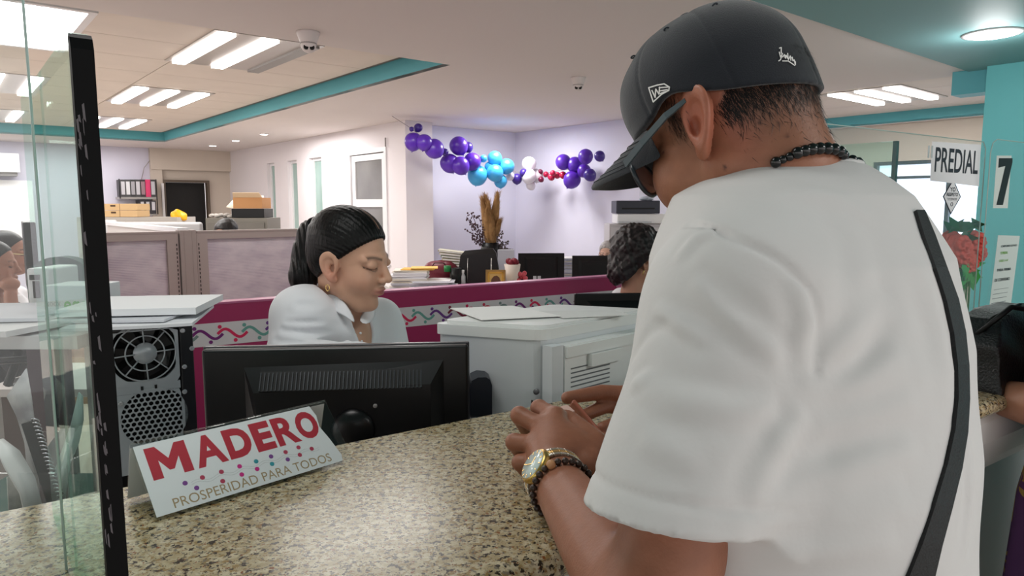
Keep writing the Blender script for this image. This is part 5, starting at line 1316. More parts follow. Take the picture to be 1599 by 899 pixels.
obj('adhesive_smear', m, mat('smear', (96, 90, 94), .6), T, mw=GM)['kind'] = 'stuff'
m = MB().slab([K(0,0,0)*0+Vector((-.408, .612, CT+.0005)), Vector((-1.4, -.07, CT+.0005)), Vector((-1.4, -.07, 1.80)), Vector((-.408, .612, 1.80))], (-.0024, .0036, 0))
T = solo('acrylic_screen', m, M_ac2, 'clear acrylic sheet crossing behind the glass screen at the left edge', 'screen')
m = MB().tube([(-.407, .612, CT+.0005), (-.407, .612, 1.80)], .0011, 6); o = obj('polished_edge', m, mat('acrylic_edge', (176, 196, 190), .3), T)
# ============================================================ LEFT EDGE: SHELF, BOXES, LEAFLETS
def pbx(px0, px1, py0, py1, d, dep, bev=0):
    a = U(px0, py1, d); b = U(px1, py0, d); m = MB(); return m.box(((a.x+b.x)/2, d+dep/2, (a.z+b.z)/2), (b.x-a.x, dep, b.z-a.z), bev=bev)
def pbz(px0, px1, z0, z1, d, dep): 
    a = U(px0, 500, d); b = U(px1, 500, d); m = MB(); return m.box(((a.x+b.x)/2, d+dep/2, (z0+z1)/2), (b.x-a.x, dep, z1-z0))
ZS = 1.185
T = thing('side_shelf', 'white shelf top on a magenta panel in painted shadow, behind the glass screen', 'shelf', (U(60, 500, 1.40).x, 1.5, 0))
obj('shelf_top', pbz(-140, 118, ZS-.025, ZS, 1.32, .38), mat('shelf_white', (216, 216, 216), .4), T)
obj('end_panel', pbz(37, 76, 0, ZS-.0255, 1.37, .02), mat('shaded_magenta_panel', (58, 30, 44), .25), T)  # end of a magenta partition, its shadow painted into the dark colour
obj('leg', pbz(-139, -133, 0, ZS-.0255, 1.6, .02), M_grey, T)
def sheet(px, z, w, d, a, lab, col, th=.004, curl=0, y=1.45):
    c = U(px, 480, y); M = Matrix.Translation((c.x, y, z)) @ Matrix.Rotation(a, 4, 'Z'); m = MB(); vs = []
    for i in range(9):
        for j in range(2):
            x = -w/2+w*i/8; vs.append(M @ Vector((x, (j-.5)*d, curl*max(0, (x/w))**2*4*(1-.5*j)+th)))
    n = len(vs); vs += [v-Vector((0, 0, th*.9)) for v in vs]
    fs = [(2*i, 2*i+2, 2*i+3, 2*i+1) for i in range(8)]+[(n+2*i+1, n+2*i+3, n+2*i+2, n+2*i) for i in range(8)]+[(2*i, n+2*i, n+2*i+2, 2*i+2) for i in range(8)]+[(2*i+1, 2*i+3, n+2*i+3, n+2*i+1) for i in range(8)]+[(0, 1, n+1, n), (16, n+16, n+17, 17)]
    m.add(vs, fs, False); return solo('paper_stack', m, mat('papr_%d' % col[0], col, .7), lab, 'papers', 'loose paper stacks on the computer tower and shelf')
sheet(225, 1.2165, .21, .24, .25, 'lowest white paper on top of the computer tower, corner pointing right', (226, 228, 232), .006, .002, 1.33)
sheet(212, 1.2235, .20, .22, .05, 'second paper up on the computer tower, slightly turned', (214, 216, 222), .005, .001, 1.35)
sheet(228, 1.2305, .24, .20, .15, 'thick white paper stack topmost on the computer tower', (236, 238, 240), .014, .0, 1.37)
sheet(20, ZS+.002, .26, .28, -.2, 'white papers at the left end of the shelf top', (238, 236, 236), .012, .003, 1.44)
sheet(25, ZS+.016, .24, .24, .1, 'second paper pile on the left end of the shelf', (220, 220, 226), .008, .0, 1.50)
T = thing('white_carton', 'white flat carton behind the glass, bearing a painted reflection of green lettering', 'box', (U(100, 480, 1.5).x, 1.55, ZS))
a_ = U(64, 489, 1.5); b_ = U(143, 447, 1.5); obj('carton', MB().box(((a_.x+b_.x)/2, 1.56, (ZS+.001+b_.z)/2), (b_.x-a_.x, .10, b_.z-ZS-.001), bev=.002), mat('carton_white', (222, 226, 228), .5), T)
m = MB(); FM = frame(Vector((a_.x, 1.5095, ZS)), (1, 0, 0), (0, 0, 1)); p1 = U(101, 486, 1.51); p2 = U(139, 470, 1.51)
text_on(m, 'one', FM, p1.x-a_.x, p1.z-ZS, p2.x-p1.x, p2.z-p1.z, bold=.02, mirror=True, lift=.0006); obj('lettering', m, mat('reflected_print_green', (90, 186, 90), .5), T)['kind'] = 'stuff'  # reflection in the glass, painted as mirrored letters on the carton
m = MB(); p1 = U(72, 478, 1.51); p2 = U(95, 468, 1.51)
text_on(m, 'xbox', FM, p1.x-a_.x, p1.z-ZS, p2.x-p1.x, p2.z-p1.z, mirror=True, lift=.0006); obj('small_lettering', m, mat('reflected_print_faint', (160, 168, 170), .5), T)['kind'] = 'stuff'  # fainter reflected word, painted mirrored in the same way
T = thing('white_device', 'white upright device with black slots at the left of the glass screen', 'device', (U(54, 480, 1.46).x, 1.5, ZS))
obj('case', pbx(46, 74, 419, 497, 1.66, .12, .006), M_white, T); 
p = U(54, 433, 1.655); obj('slot', MB().box(p, (.022, .004, .012)), M_dark, T); p = U(57, 452, 1.655); obj('recess', MB().box(p, (.014, .004, .04)), M_dark, T)
T.location = (U(60, 480, 1.66).x, 1.72, ZS)
obj('foot', pbz(46, 74, ZS+.0005, U(60, 490, 1.66).z, 1.66, .11), M_white, T)
for o in T.children: o.matrix_basis = Matrix.Translation(-Vector(T.location)) @ WM[o]
mc = U(46, 420, 2.6); T = thing('computer_monitor', 'black monitor edge seen side-on beside the woman with pale glasses', 'monitor', (U(48, 400, 2.75).x, 2.75, .741), .62)
obj('screen_case', MB().box((0, 0, .50), (.04, .28, .26), bev=.005), M_mon, T, local=True); obj('stand_neck', MB().box((.0, .05, .2), (.03, .04, .4)), M_mon, T, local=True); obj('stand_base', MB().lathe([(.1, 0), (.1, .01), (.001, .012)], n=18), M_mon, T, local=True)
T = thing('office_desk', 'pale desk of the two women at the left edge', 'desk', (U(20, 450, 2.9).x, 3.0, 0))
a_ = U(-160, 450, 2.3); b_ = U(58, 450, 2.3); obj('desktop', MB().box(((a_.x+b_.x)/2, 2.85, .725), (b_.x-a_.x, .46, .03)), M_desk, T)
for x in (a_.x+.03, b_.x-.03): obj('leg', MB().box((x, 2.85, .355), (.04, .4, .71)), M_grey, T)
# green chair back behind the glass
c = U(88, 440, 2.4)
T = thing('office_chair', 'round-backed dark green office chair beyond the white carton', 'chair', (c.x, 2.40, 0))
m = MB(); pr = [(-.11, -.22), (.11, -.22)]+[(.115*math.cos(k*PI/10), .0+.085*math.sin(k*PI/10)) for k in range(11)]; m.slab([(c.x+x, 2.42, c.z+.0+z) for x, z in pr], (0, .05, 0)); obj('backrest', m, mat('green_fabric', (40, 84, 74), .7), T)
obj('seat', MB().box((c.x, 2.20, .46), (.44, .44, .07), bev=.02), mat('green_fabric', (40, 84, 74)), T); obj('back_support', MB().box((c.x, 2.405, .7), (.05, .02, .5)), M_black, T); obj('gas_column', MB().tube([(c.x, 2.20, .05), (c.x, 2.20, .43)], .03, 10), M_grey, T)
for k in range(5): obj('base_arm', MB().tube([(c.x, 2.20, .06), (c.x+.2*math.cos(k*1.2566), 2.20+.26*math.sin(k*1.2566), .03)], .02, 8), M_black, T)
# dark chair at the very left
c = U(5, 560, 2.0); c.x -= .14; T = thing('office_chair', 'black and blue-grey armchair under the white papers at the left edge', 'chair', (c.x, 1.9, 0))
obj('armrest', MB().tube([U(-30, 536, 1.95), U(18, 538, 1.95), U(29, 548, 1.96), U(22, 575, 1.97), U(12, 600, 1.98)], .012, 8), M_black, T)
obj('armrest', MB().tube([U(-40, 566, 1.9), U(52, 560, 1.9), U(56, 590, 1.9)], .010, 8), M_black, T)
obj('seat', MB().box((c.x-.05, 1.84, .86), (.36, .26, .10), bev=.03), mat('blue_grey_fabric', (74, 84, 98), .8), T)
obj('gas_column', MB().tube([(c.x-.05, 1.84, .05), (c.x-.05, 1.84, .82)], .03, 10), M_black, T)
for k in range(5): obj('base_arm', MB().tube([(c.x-.05, 1.84, .06), (c.x-.05+.15*math.cos(k*1.2566), 1.84+.26*math.sin(k*1.2566), .03)], .02, 8), M_black, T)
# boxes on the floor far behind, seen through the glass
for k, (a, b, y0, y1, d, col, lb) in enumerate([(76, 148, 508, 552, 5.2, (104, 84, 62), 'dark brown carton on the floor seen through the glass, left of the tower'), (104, 142, 528, 551, 5.0, (128, 100, 72), 'smaller brown carton with a white label, in front of the other floor carton')]):
    a_ = U(a, y1, d); b_ = U(b, y0, d); T = thing('cardboard_box', lb, 'box', ((a_.x+b_.x)/2, d+.1, 0))
    obj('carton', MB().box(((a_.x+b_.x)/2, d+.11, (b_.z)/2), (b_.x-a_.x, .18, b_.z)), mat('floorbox%d' % k, col, .8), T)
    if k: p = U(122, 545, d); obj('label', MB().box((p.x, d+.019, p.z), (.06, .002, .03)), M_paper, T)
# leaflets standing behind the counter at left
def leaflet(name, lab, cat, prs, col, group=None, col2=None):
    m = MB(); vs = []
    for l_, r_ in prs: vs += [l_, r_]
    m.add(vs, [(2*k, 2*k+1, 2*k+3, 2*k+2) for k in range(len(prs)-1)], True)
    o = solo(name, m, mat('lf_%d_%d_%d' % col, col, .45, var=.35 if col2 else 0, vscale=28, col2=col2), lab, cat, group)
    md = o.modifiers.new('s', 'SOLIDIFY'); md.thickness = .0025; return o
G_ = 'leaflets in the holder behind the counter'
leaflet('leaflet', 'pale pointed leaflet with faint print leaning at the left, highest of the leaflets', 'leaflet', [(U(12, 618, .90), U(42, 575, .90)), (U(28, 650, .90), U(50, 620, .90)), (U(40, 690, .90), U(56, 670, .90)), (U(50, 800, .90), U(64, 800, .90))], (216, 216, 214), G_, (150, 148, 152))
leaflet('leaflet', 'broad white curved leaflet at the far left', 'leaflet', [(U(-12, 690, .82), U(2, 686, .86)), (U(6, 730, .82), U(28, 705, .86)), (U(30, 770, .83), U(52, 745, .86)), (U(46, 840, .84), U(74, 830, .86))], (236, 236, 234), G_)
leaflet('leaflet', 'white folded leaflet with dark print low at the left edge', 'leaflet', [(U(10, 745, .84), U(30, 735, .86)), (U(12, 780, .84), U(40, 765, .86)), (U(14, 830, .84), U(60, 830, .86))], (236, 232, 224), G_, (80, 82, 86))
leaflet('leaflet', 'tall green-grey pointed leaflet behind the glass, curved to the right', 'leaflet', [(U(124, 612, .92), U(130, 618, .92)), (U(112, 660, .92), U(131, 655, .92)), (U(98, 700, .91), U(124, 690, .92)), (U(80, 745, .9), U(110, 725, .91)), (U(78, 820, .9), U(98, 800, .91))], (176, 190, 186), G_)
leaflet('leaflet', 'whitish leaflet low behind the green-grey one, seen through the glass', 'leaflet', [(U(104, 690, .90), U(110, 694, .90)), (U(96, 740, .9), U(106, 740, .9)), (U(86, 810, .9), U(100, 810, .9))], (206, 214, 210), G_)
T = thing('spiral_notebook', 'thin black notebook with shiny metal spiral among the leaflets', 'notebook', U(55, 800, .88))
a_, b_ = U(33, 662, .89), U(78, 800, .87)
m = MB(); d_ = (b_-a_); sd = Vector((.016, .004, .004)); m.slab([a_, b_, b_+sd, a_+sd], (0, .004, 0)); obj('cover', m, mat('note_black', (26, 24, 28), .4), T)
m = MB()
for k in range(24):
    p = a_+d_*(k/23.0)+sd; m.tube([p+Vector((.004*math.cos(q*PI/4), .0, .0035*math.sin(q*PI/4)))+Vector((0, -.004*math.sin(q*PI/4), 0)) for q in range(8)], .0011, 5, closed=True)
obj('metal_spiral', m, mat('spiral_metal', (206, 206, 210), .2, metal=.85), T)['kind'] = 'stuff'
T = thing('leaflet_holder', 'clear plastic holder keeping the leaflets upright behind the counter', 'holder', (U(55, 830, .86).x, .88, 1.02))
m = MB()
z_ = 1.06; x0_, x1_ = U(-10, 820, .86).x, U(112, 820, .86).x
obj('holder_front', MB().box(((x0_+x1_)/2, .835, z_), (x1_-x0_, .003, .09)), M_acr, T); obj('holder_back', MB().box(((x0_+x1_)/2, .935, z_+.01), (x1_-x0_, .003, .11)), M_acr, T); obj('holder_floor', MB().box(((x0_+x1_)/2, .885, z_-.047), (x1_-x0_, .10, .003)), M_acr, T)
# ============================================================ RIGHT SIDE: WINDOW 7
S0 = np.array([.545, 1.31]); S1 = np.array([1.11, 1.70]); sd_ = (S1-S0)/np.linalg.norm(S1-S0); SCM = frame(Vector((S0[0], S0[1], CT+.001)), (sd_[0], sd_[1], 0), (0, 0, 1))
def spx(px, py): return SCM.inverted() @ UP(px, py, (S0[0], S0[1]), sd_)
SW = spx(1533, 300).x; SH = 1.58-CT
def rsheet(x0, x1, y0, y1, r, corners=(1, 1, 1, 1)):
    out = []; cs = [((x0+r, y0+r), PI), ((x1-r, y0+r), 1.5*PI), ((x1-r, y1-r), 0), ((x0+r, y1-r), .5*PI)]
    raw = [(x0, y0), (x1, y0), (x1, y1), (x0, y1)]
    for i, (c_, a0) in enumerate(cs):
        if corners[i]: out += [(c_[0]+r*math.cos(a0+k*PI/12), c_[1]+r*math.sin(a0+k*PI/12)) for k in range(7)]
        else: out.append(raw[i])
    return out
T = thing('acrylic_screen', 'clear acrylic screen carrying the PREDIAL sign on the counter', 'screen', SCM @ Vector((SW/2, 0, 0)))
m = MB().slab([SCM @ Vector((x, y, 0)) for x, y in rsheet(-.28, SW, 0, SH, .02)], SCM.to_3x3() @ Vector((0, 0, .003))); obj('acrylic_sheet', m, M_ac2, T)
m = MB().tube([SCM @ Vector((SW, 0, .0015)), SCM @ Vector((SW, SH-.015, .0015)), SCM @ Vector((SW-.015, SH, .0015)), SCM @ Vector((-.26, SH, .0015))], .0012, 6); obj('polished_edge', m, mat('acrylic_edge', (176, 196, 190), .3), T)
def on_s(m, s, x0, y0, x1, y1, M, **k):
    return text_on(m, s, M, x0, y0, x1-x0, y1-y0, **k)
a = spx(1450, 283); b = spx(1528, 225); c2 = spx(1526, 291); d2 = spx(1455, 221)
T = thing('paper_sign', 'white PREDIAL paper sign taped to the acrylic screen', 'sign', SCM @ Vector(((a.x+b.x)/2, a.y, .004)))
m = MB().slab([SCM @ Vector((p.x, p.y, .0032)) for p in (spx(1450, 282), spx(1526, 291), spx(1529, 226), spx(1453, 221))], SCM.to_3x3() @ Vector((0, 0, .0005))); obj('paper', m, mat('sign_paper', (240, 240, 242)), T)
p0 = spx(1456, 268); p1 = spx(1526, 236); m = MB(); on_s(m, 'PREDIAL', p0.x, p0.y, p1.x, p1.y, SCM, bold=.012, lift=.0042); obj('lettering', m, mat('print_dark', (40, 42, 52), .5), T)['kind'] = 'stuff'
m = MB()
for x in (1447, 1452): pt = spx(x, 232); m.slab([SCM @ Vector((pt.x+q[0], pt.y+q[1], .0045)) for q in ((-.004, -.02), (.004, -.02), (.004, .006), (-.004, .006))], SCM.to_3x3() @ Vector((0, 0, .0003)))
obj('tape', m, mat('tape_clear', (200, 206, 206), .2), T)
# diamond sticker
cx = spx(1484, 307); hw = (spx(1498, 307).x-cx.x); hh = cx.y-spx(1484, 335).y
T = thing('diamond_sticker', 'white diamond sticker reading YO RESPETO below the PREDIAL sign', 'sticker', SCM @ Vector((cx.x, cx.y, .004)))
def dia(k, z, th): return MB().slab([SCM @ Vector((cx.x+hw*k*q[0], cx.y+hh*k*q[1], z)) for q in ((0, -1), (1, 0), (0, 1), (-1, 0))], SCM.to_3x3() @ Vector((0, 0, th)))
obj('dark_border', dia(1, .0032, .0003), mat('print_dark', (40, 42, 52)), T); obj('white_face', dia(.88, .0036, .0003), mat('sign_paper', (240, 240, 242)), T)
m = MB()
for s, x, y, w, h in (('YO', -.3, .28, .6, .24), ('RESPETO', -.62, .02, 1.24, .20), ('TUS ESPACIOS', -.52, -.20, 1.04, .13)): text_on(m, s, SCM, cx.x+hw*x, cx.y+hh*y, hw*w, hh*h, bold=.03 if h > .15 else 0, lift=.0042)
m.tube([SCM @ Vector((cx.x+hw*.12*math.cos(k*PI/6), cx.y-hh*.42+hh*.10*math.sin(k*PI/6), .0042)) for k in range(12)], .0007, 4, closed=True)
obj('lettering', m, mat('print_dark', (40, 42, 52)), T)['kind'] = 'stuff'
# second sheet: number 7
S7 = UP(1541, 300, (S0[0]+.02, S0[1]-.02), sd_); M7 = frame(Vector((S7.x, S7.y, CT+.001)), (sd_[0], sd_[1], 0), (0, 0, 1))
def s7(px, py): return M7.inverted() @ UP(px, py, (S7.x, S7.y), sd_)
h7 = s7(1560, 218).y
T = thing('acrylic_screen', 'clear acrylic screen with the black number 7, rounded corner', 'screen', M7 @ Vector((.2, 0, 0)))
m = MB().slab([M7 @ Vector((x, y, 0)) for x, y in rsheet(0, .9, 0, h7, .03)], M7.to_3x3() @ Vector((0, 0, .003))); obj('acrylic_sheet', m, M_ac2, T)
m = MB().tube([M7 @ Vector((0, 0, .0015)), M7 @ Vector((0, h7-.03, .0015)), M7 @ Vector((.009, h7-.009, .0015)), M7 @ Vector((.03, h7, .0015)), M7 @ Vector((.9, h7, .0015))], .0012, 6); obj('polished_edge', m, mat('acrylic_edge', (176, 196, 190)), T)
T = thing('number_sign', 'white card with a large black number 7 on the acrylic screen', 'sign', M7 @ Vector((s7(1566, 290).x, s7(1566, 290).y, .004)))
pp = [s7(1548, 325), s7(1571, 325), s7(1577, 243), s7(1554, 243)]
m = MB().slab([M7 @ Vector((p.x, p.y, .0032)) for p in pp], M7.to_3x3() @ Vector((0, 0, .0004))); obj('card', m, mat('card_pale', (214, 220, 214), .5), T)
pp = [(1557, 247), (1578, 247), (1578, 253), (1563, 320), (1553, 320), (1567, 259), (1556, 262)]
m = MB().slab([M7 @ Vector((s7(*p).x, s7(*p).y, .0038)) for p in pp[::-1]], M7.to_3x3() @ Vector((0, 0, .0004))); obj('digit', m, mat('print_black', (22, 24, 26), .5), T)
# notice with several lines
T = thing('notice_paper', 'long white notice with green and black lines taped on the window 7 screen', 'notice', M7 @ Vector((s7(1565, 430).x, s7(1565, 430).y, .004)))
m = MB().slab([M7 @ Vector((s7(*p).x, s7(*p).y, .0032)) for p in ((1540, 498), (1573, 498), (1590, 368), (1556, 367))], M7.to_3x3() @ Vector((0, 0, .0004))); obj('paper', m, mat('notice_white', (206, 216, 212), .6), T)
for s, x0, x1, y0, y1, col in (('COMPROMISO DE PAGO', 1560, 1585, 386, 381, 'k'), ('TE PREDIAL', 1559, 1571, 397, 392, 'g'), ('CASO 1 A 4', 1557, 1571, 409, 404, 'g'), ('PARA FIRMA', 1554, 1576, 424, 417, 'k'), ('DE CONVENIO', 1550, 1574, 440, 432, 'k')):
    p0 = s7(x0, y0); p1 = s7(x1, y1); m = MB(); on_s(m, s, p0.x, p0.y, p1.x, p1.y, M7, bold=.02, lift=.0042); obj('lettering', m, mat('print_dark', (40, 42, 52)) if col == 'k' else mat('print_lime', (110, 170, 40), .5), T)['kind'] = 'stuff'
m = MB()
for k in range(5):
    p0 = s7(1549-k*1.3, 452+k*7); p1 = s7(1572-k*1.5, 449+k*7); m.slab([M7 @ Vector((x, y, .004)) for x, y in ((p0.x, p0.y), (p1.x, p0.y), (p1.x, p1.y), (p0.x, p1.y))], M7.to_3x3() @ Vector((0, 0, .0002)))
obj('small_print', m, mat('print_faded', (110, 120, 124), .5), T)['kind'] = 'stuff'
# green glass screen farther along
G2 = np.array([1.0, 1.86]); d3 = np.array([-.62, .785])
T = thing('glass_screen', 'thick green glass screen with dark edge beyond the man, right of his neck', 'screen', (G2[0], G2[1], .782))
M2_ = Matrix.Translation((G2[0], G2[1], .0)) @ Matrix.Rotation(math.atan2(d3[1], d3[0]), 4, 'Z')
m = MB().box((.36, 0, 1.19), (.70, .012, .815)); obj('glass_pane', m, M_gl, T, mw=M2_)
m = MB().box((.006, 0, 1.19), (.010, .0135, .815)); obj('dark_edge', m, mat('edge_green', (22, 48, 44), .2), T, mw=M2_)
# roses behind the screen
c = U(1508, 400, 2.15); T = thing('rose_bouquet', 'coral red artificial rose bouquet behind the acrylic screen', 'bouquet', (c.x, c.y, .781)); rn = random.Random(9)
def rose(cc, r, sd):
    def f(p):
        q = p-V3(cc); d = np.sqrt((q**2).sum(1)); an = np.arctan2(q[:, 2], q[:, 0]); pol = np.arccos(np.clip(-q[:, 1]/np.maximum(d, 1e-5), -1, 1))
        return (d-r*(.92+.10*np.sin(an*3+pol*9+sd)+.05*np.sin(an*5-pol*14)))*.6
    return nets(f, np.array(cc)-r*1.25, np.array(cc)+r*1.25, r/11, None, 'rose', 1)
for k, (px, py, r) in enumerate([(1496, 385, .038), (1519, 378, .036), (1502, 402, .034), (1524, 396, .030), (1512, 412, .028), (1484, 375, .03)]):
    pc = U(px, py, 2.15+.03*(k % 2)); obj('rose', rose(tuple(pc), r, k), mat('rose_red', (226, 84, 72), .55, var=.2, vscale=40), T)
lm = MB()
for k in range(34):
    px = rn.uniform(1480, 1530); py = rn.uniform(348, 372) if k < 14 else rn.uniform(412, 450); pc = U(px, py, 2.15+rn.uniform(-.03, .06)); dx = Vector((rn.uniform(-1, 1), rn.uniform(-.5, .2), rn.uniform(-.6, 1))).normalized(); sx = dx.cross(Vector((0, 1, .3))).normalized()*.013
    m = MB().add([pc-dx*.03, pc+sx, pc+dx*.03, pc-sx], [(0, 1, 2, 3)]); m.add([p+Vector((0, .0012, 0)) for p in (pc-dx*.03, pc+sx, pc+dx*.03, pc-sx)], [(3, 2, 1, 0)]); obj('leaf', m, mat('leaf_green', (34, 92, 56), .5) if k < 14 else mat('leaf_bright', (60, 160, 76), .5), T)
m = MB()
for k in range(5): m.tube([U(1500+4*k, 410, 2.15), (c.x+.01*(k-2), c.y, .95), (c.x+.01*(k-2), c.y, .79)], .003, 5)
obj('stems', m, mat('stem_green', (50, 110, 60), .6), T)
obj('vase', MB().lathe([(.05, .781), (.06, .82), (.045, .95), (.05, .99), (.044, .99), (.001, .80)], (c.x, c.y, 0), 18), mat('vase_pale', (190, 200, 196), .3), T)
if 0: T = thing('office_desk', 'staff desk under the rose bouquet behind window 7', 'desk', (c.x+.1, c.y+.1, 0))
# ============================================================ WOMAN IN THE PATTERNED DRESS, BAG
def dress_mat():
    m = bpy.data.materials.new('purple_gold_dress'); m.use_nodes = True; nt = m.node_tree; N = nt.nodes.new; L = nt.links.new; b = nt.nodes['Principled BSDF']; b.inputs['Roughness'].default_value = .75
    tc = N('ShaderNodeTexCoord'); v = N('ShaderNodeTexVoronoi'); v.inputs['Scale'].default_value = 12; v.inputs['Randomness'].default_value = .6; L(tc.outputs['Object'], v.inputs['Vector'])
    sb = N('ShaderNodeVectorMath'); sb.operation = 'SUBTRACT'; sc = N('ShaderNodeVectorMath'); L(tc.outputs['Object'], sb.inputs[0]); L(v.outputs['Position'], sb.inputs[1])
    sx = N('ShaderNodeSeparateXYZ'); L(sb.outputs[0], sx.inputs[0]); at = N('ShaderNodeMath'); at.operation = 'ARCTAN2'; L(sx.outputs['Z'], at.inputs[0]); L(sx.outputs['X'], at.inputs[1])
    m8 = N('ShaderNodeMath'); m8.operation = 'MULTIPLY'; m8.inputs[1].default_value = 8; L(at.outputs[0], m8.inputs[0]); cs = N('ShaderNodeMath'); cs.operation = 'COSINE'; L(m8.outputs[0], cs.inputs[0])
    ma = N('ShaderNodeMath'); ma.operation = 'MULTIPLY_ADD'; ma.inputs[1].default_value = .16; ma.inputs[2].default_value = .34; L(cs.outputs[0], ma.inputs[0])
    lt = N('ShaderNodeMath'); lt.operation = 'LESS_THAN'; L(v.outputs['Distance'], lt.inputs[0]); L(ma.outputs[0], lt.inputs[1])
    mx = N('ShaderNodeMix'); mx.data_type = 'RGBA'; mx.inputs['A'].default_value = (*lin((98, 56, 108)), 1); mx.inputs['B'].default_value = (*lin((186, 154, 78)), 1); L(lt.outputs[0], mx.inputs['Factor'])
    L(mx.outputs['Result'], b.inputs['Base Color']); return m
DC = np.array([1.085, 1.20]); fD = np.array([A2[0], A2[1], 0]); lD = np.array([-B2[0], -B2[1], 0])
T = thing('person', 'woman in purple dress with gold flowers leaning on the counter, at the right edge', 'person', (DC[0], DC[1], 0))
nbD = np.array([DC[0], DC[1], 1.36])+fD*.03
LSh = nbD+lD*.17-np.array([0, 0, .05]); RSh = nbD-lD*.17-np.array([0, 0, .05])
LEl = np.array(tuple(U(1650, 640, 1.16))); LWr = np.array(tuple(U(1552, 618, 1.27))); REl = LEl+np.array([.3, .25, 0]); RWr = LWr+np.array([.12, .12, 0])
def dressf(p):
    q = p-V3((DC[0], DC[1], 0)); z = p[:, 2]; aa = np.interp(z, [.3, .6, .9, 1.05, 1.2, 1.3, 1.37], [.21, .215, .205, .18, .18, .17, .07]); bb = np.interp(z, [.3, .6, .9, 1.05, 1.2, 1.37], [.17, .165, .15, .125, .12, .06])
    u = q @ V3(lD); v = q @ V3(fD); an = np.arctan2(v, u); d = (np.sqrt((u/aa)**2+(v/bb)**2)-1)*np.minimum(aa, bb)*.8+.008*np.sin(an*14)*np.clip(1.0-z, 0, .6)
    d = smax(d, z-1.34, .03); d = smax(d, .25-z, .01); d = smin(d, chain(p, [LSh, LSh*.6+LEl*.4], [.065, .055]), .03); return smin(d, chain(p, [RSh, RSh*.6+REl*.4], [.065, .055]), .03)
obj('dress', nets(dressf, (DC[0]-.5, DC[1]-.4, .2), (DC[0]+.5, DC[1]+.5, 1.45), .012, None, 'dress', 1), dress_mat(), T)
cD = np.array([DC[0], DC[1], 1.56])+fD*.05; RD = basis(-25, 15); 
def dskin(p):
    q = ((p-V3(cD)) @ RD.astype(F32))/.95; d = head_sdf(q)*.95; d = smin(d, cap(p, tuple(cD-np.array([0, 0, .08])), tuple(nbD), .05, .055), .02)
    for E_, Wr, S_ in ((LEl, LWr, LSh), (REl, RWr, RSh)):
        d = smin(d, chain(p, [S_, E_, Wr], [.05, .043, .030]), .01); e = Wr-E_; e = e/np.linalg.norm(e); s_ = np.cross(e, [0, 0, 1.0]); d = smin(d, ecap(p, Wr, Wr+e*.07, .026, .034, (0, 0, 1), .5), .012)
        for k in range(4):
            b_ = Wr+e*.08+s_*(.015*(k-1.5)); d = smin(d, chain(p, [b_, b_+e*.04-np.array([0, 0, .006]), b_+e*.06-np.array([0, 0, .02])], [.009, .008, .007]), .005)
    d = smin(d, chain(p, [tuple(nbD), (DC[0], DC[1], 1.0), (DC[0], DC[1], .80)], [.05, .08, .10]), .03)
    for s_ in (-1, 1): d = smin(d, chain(p, [(DC[0]+lD[0]*.05*s_, DC[1]+lD[1]*.05*s_, .82), (DC[0]+lD[0]*.08*s_, DC[1]+lD[1]*.08*s_, .35), (DC[0]+lD[0]*.08*s_, DC[1]+lD[1]*.08*s_, .07), (DC[0]+lD[0]*.08*s_+fD[0]*.14, DC[1]+lD[1]*.08*s_+fD[1]*.14, .035)], [.085, .055, .04, .03]), .01)
    return d
obj('body', nets(dskin, (DC[0]-.45, DC[1]-.4, 0), (DC[0]+.55, DC[1]+.6, 1.75), .009, lambda p: head_col(((p-V3(cD)) @ RD.astype(F32))/.95, np.zeros((len(p), 3))+np.array(lin((168, 118, 94)))), 'body', 1), mat('bg_skin2', (168, 118, 94), .5, attr=True, var=.06, vscale=60), T)
def dh(p): return hair_back(((p-V3(cD)) @ RD.astype(F32))/.95)*.95
obj('hair', nets(dh, cD-.17, cD+.17, .008, None, 'hair', 1), mat('hair_24', (24, 19, 22), .45), T)
# black bag on the counter
bc = UZ(1562, 585, CT+.001); bc = Vector((bc.x, bc.y, CT)); ba_ = .62
ctr = (U(1532, 500, 1.36)+U(1600, 590, 1.36))/2
BMx = Matrix.Translation((U(1575, 550, 1.37).x, 1.37, CT+.002)) @ Matrix.Rotation(ba_, 4, 'Z')
T = thing('handbag', 'black pebbled leather handbag on the counter in front of the woman in purple', 'bag', BMx.translation, ba_)
def bagf(p):
    x, y, z = p[:, 0], p[:, 1], p[:, 2]; w = np.interp(z, [0, .06, .12, .16], [.05, .045, .028, .012]); prof = np.interp(x, [-.2, -.14, 0, .13, .19], [.06, .118, .135, .10, .05])
    d = np.maximum(np.abs(y)-w, np.maximum(np.abs(x)-.18, z-prof)); d = smax(d, -z, .01); return d*.8-.006+.002*np.sin(x*40+z*60)
obj('bag_body', nets(bagf, (-.22, -.08, -.02), (.22, .08, .17), .006, None, 'bag', 1), mat('pebbled_leather', (18, 20, 22), .38, bump=.6, bscale=260, spec=.6), T, local=True)
obj('piping', MB().tube([(x, -.014, float(np.interp(x, [-.2, -.14, 0, .13, .19], [.06, .118, .135, .10, .05]))+.006) for x in np.linspace(-.17, .17, 16)], .003, 6), M_black, T, local=True)
obj('strap', MB().tube([(-.17, 0, .09), (-.15, -.05, .15), (-.02, -.075, .13), (.14, -.06, .05), (.18, 0, .05)], .005, 6), M_black, T, local=True)
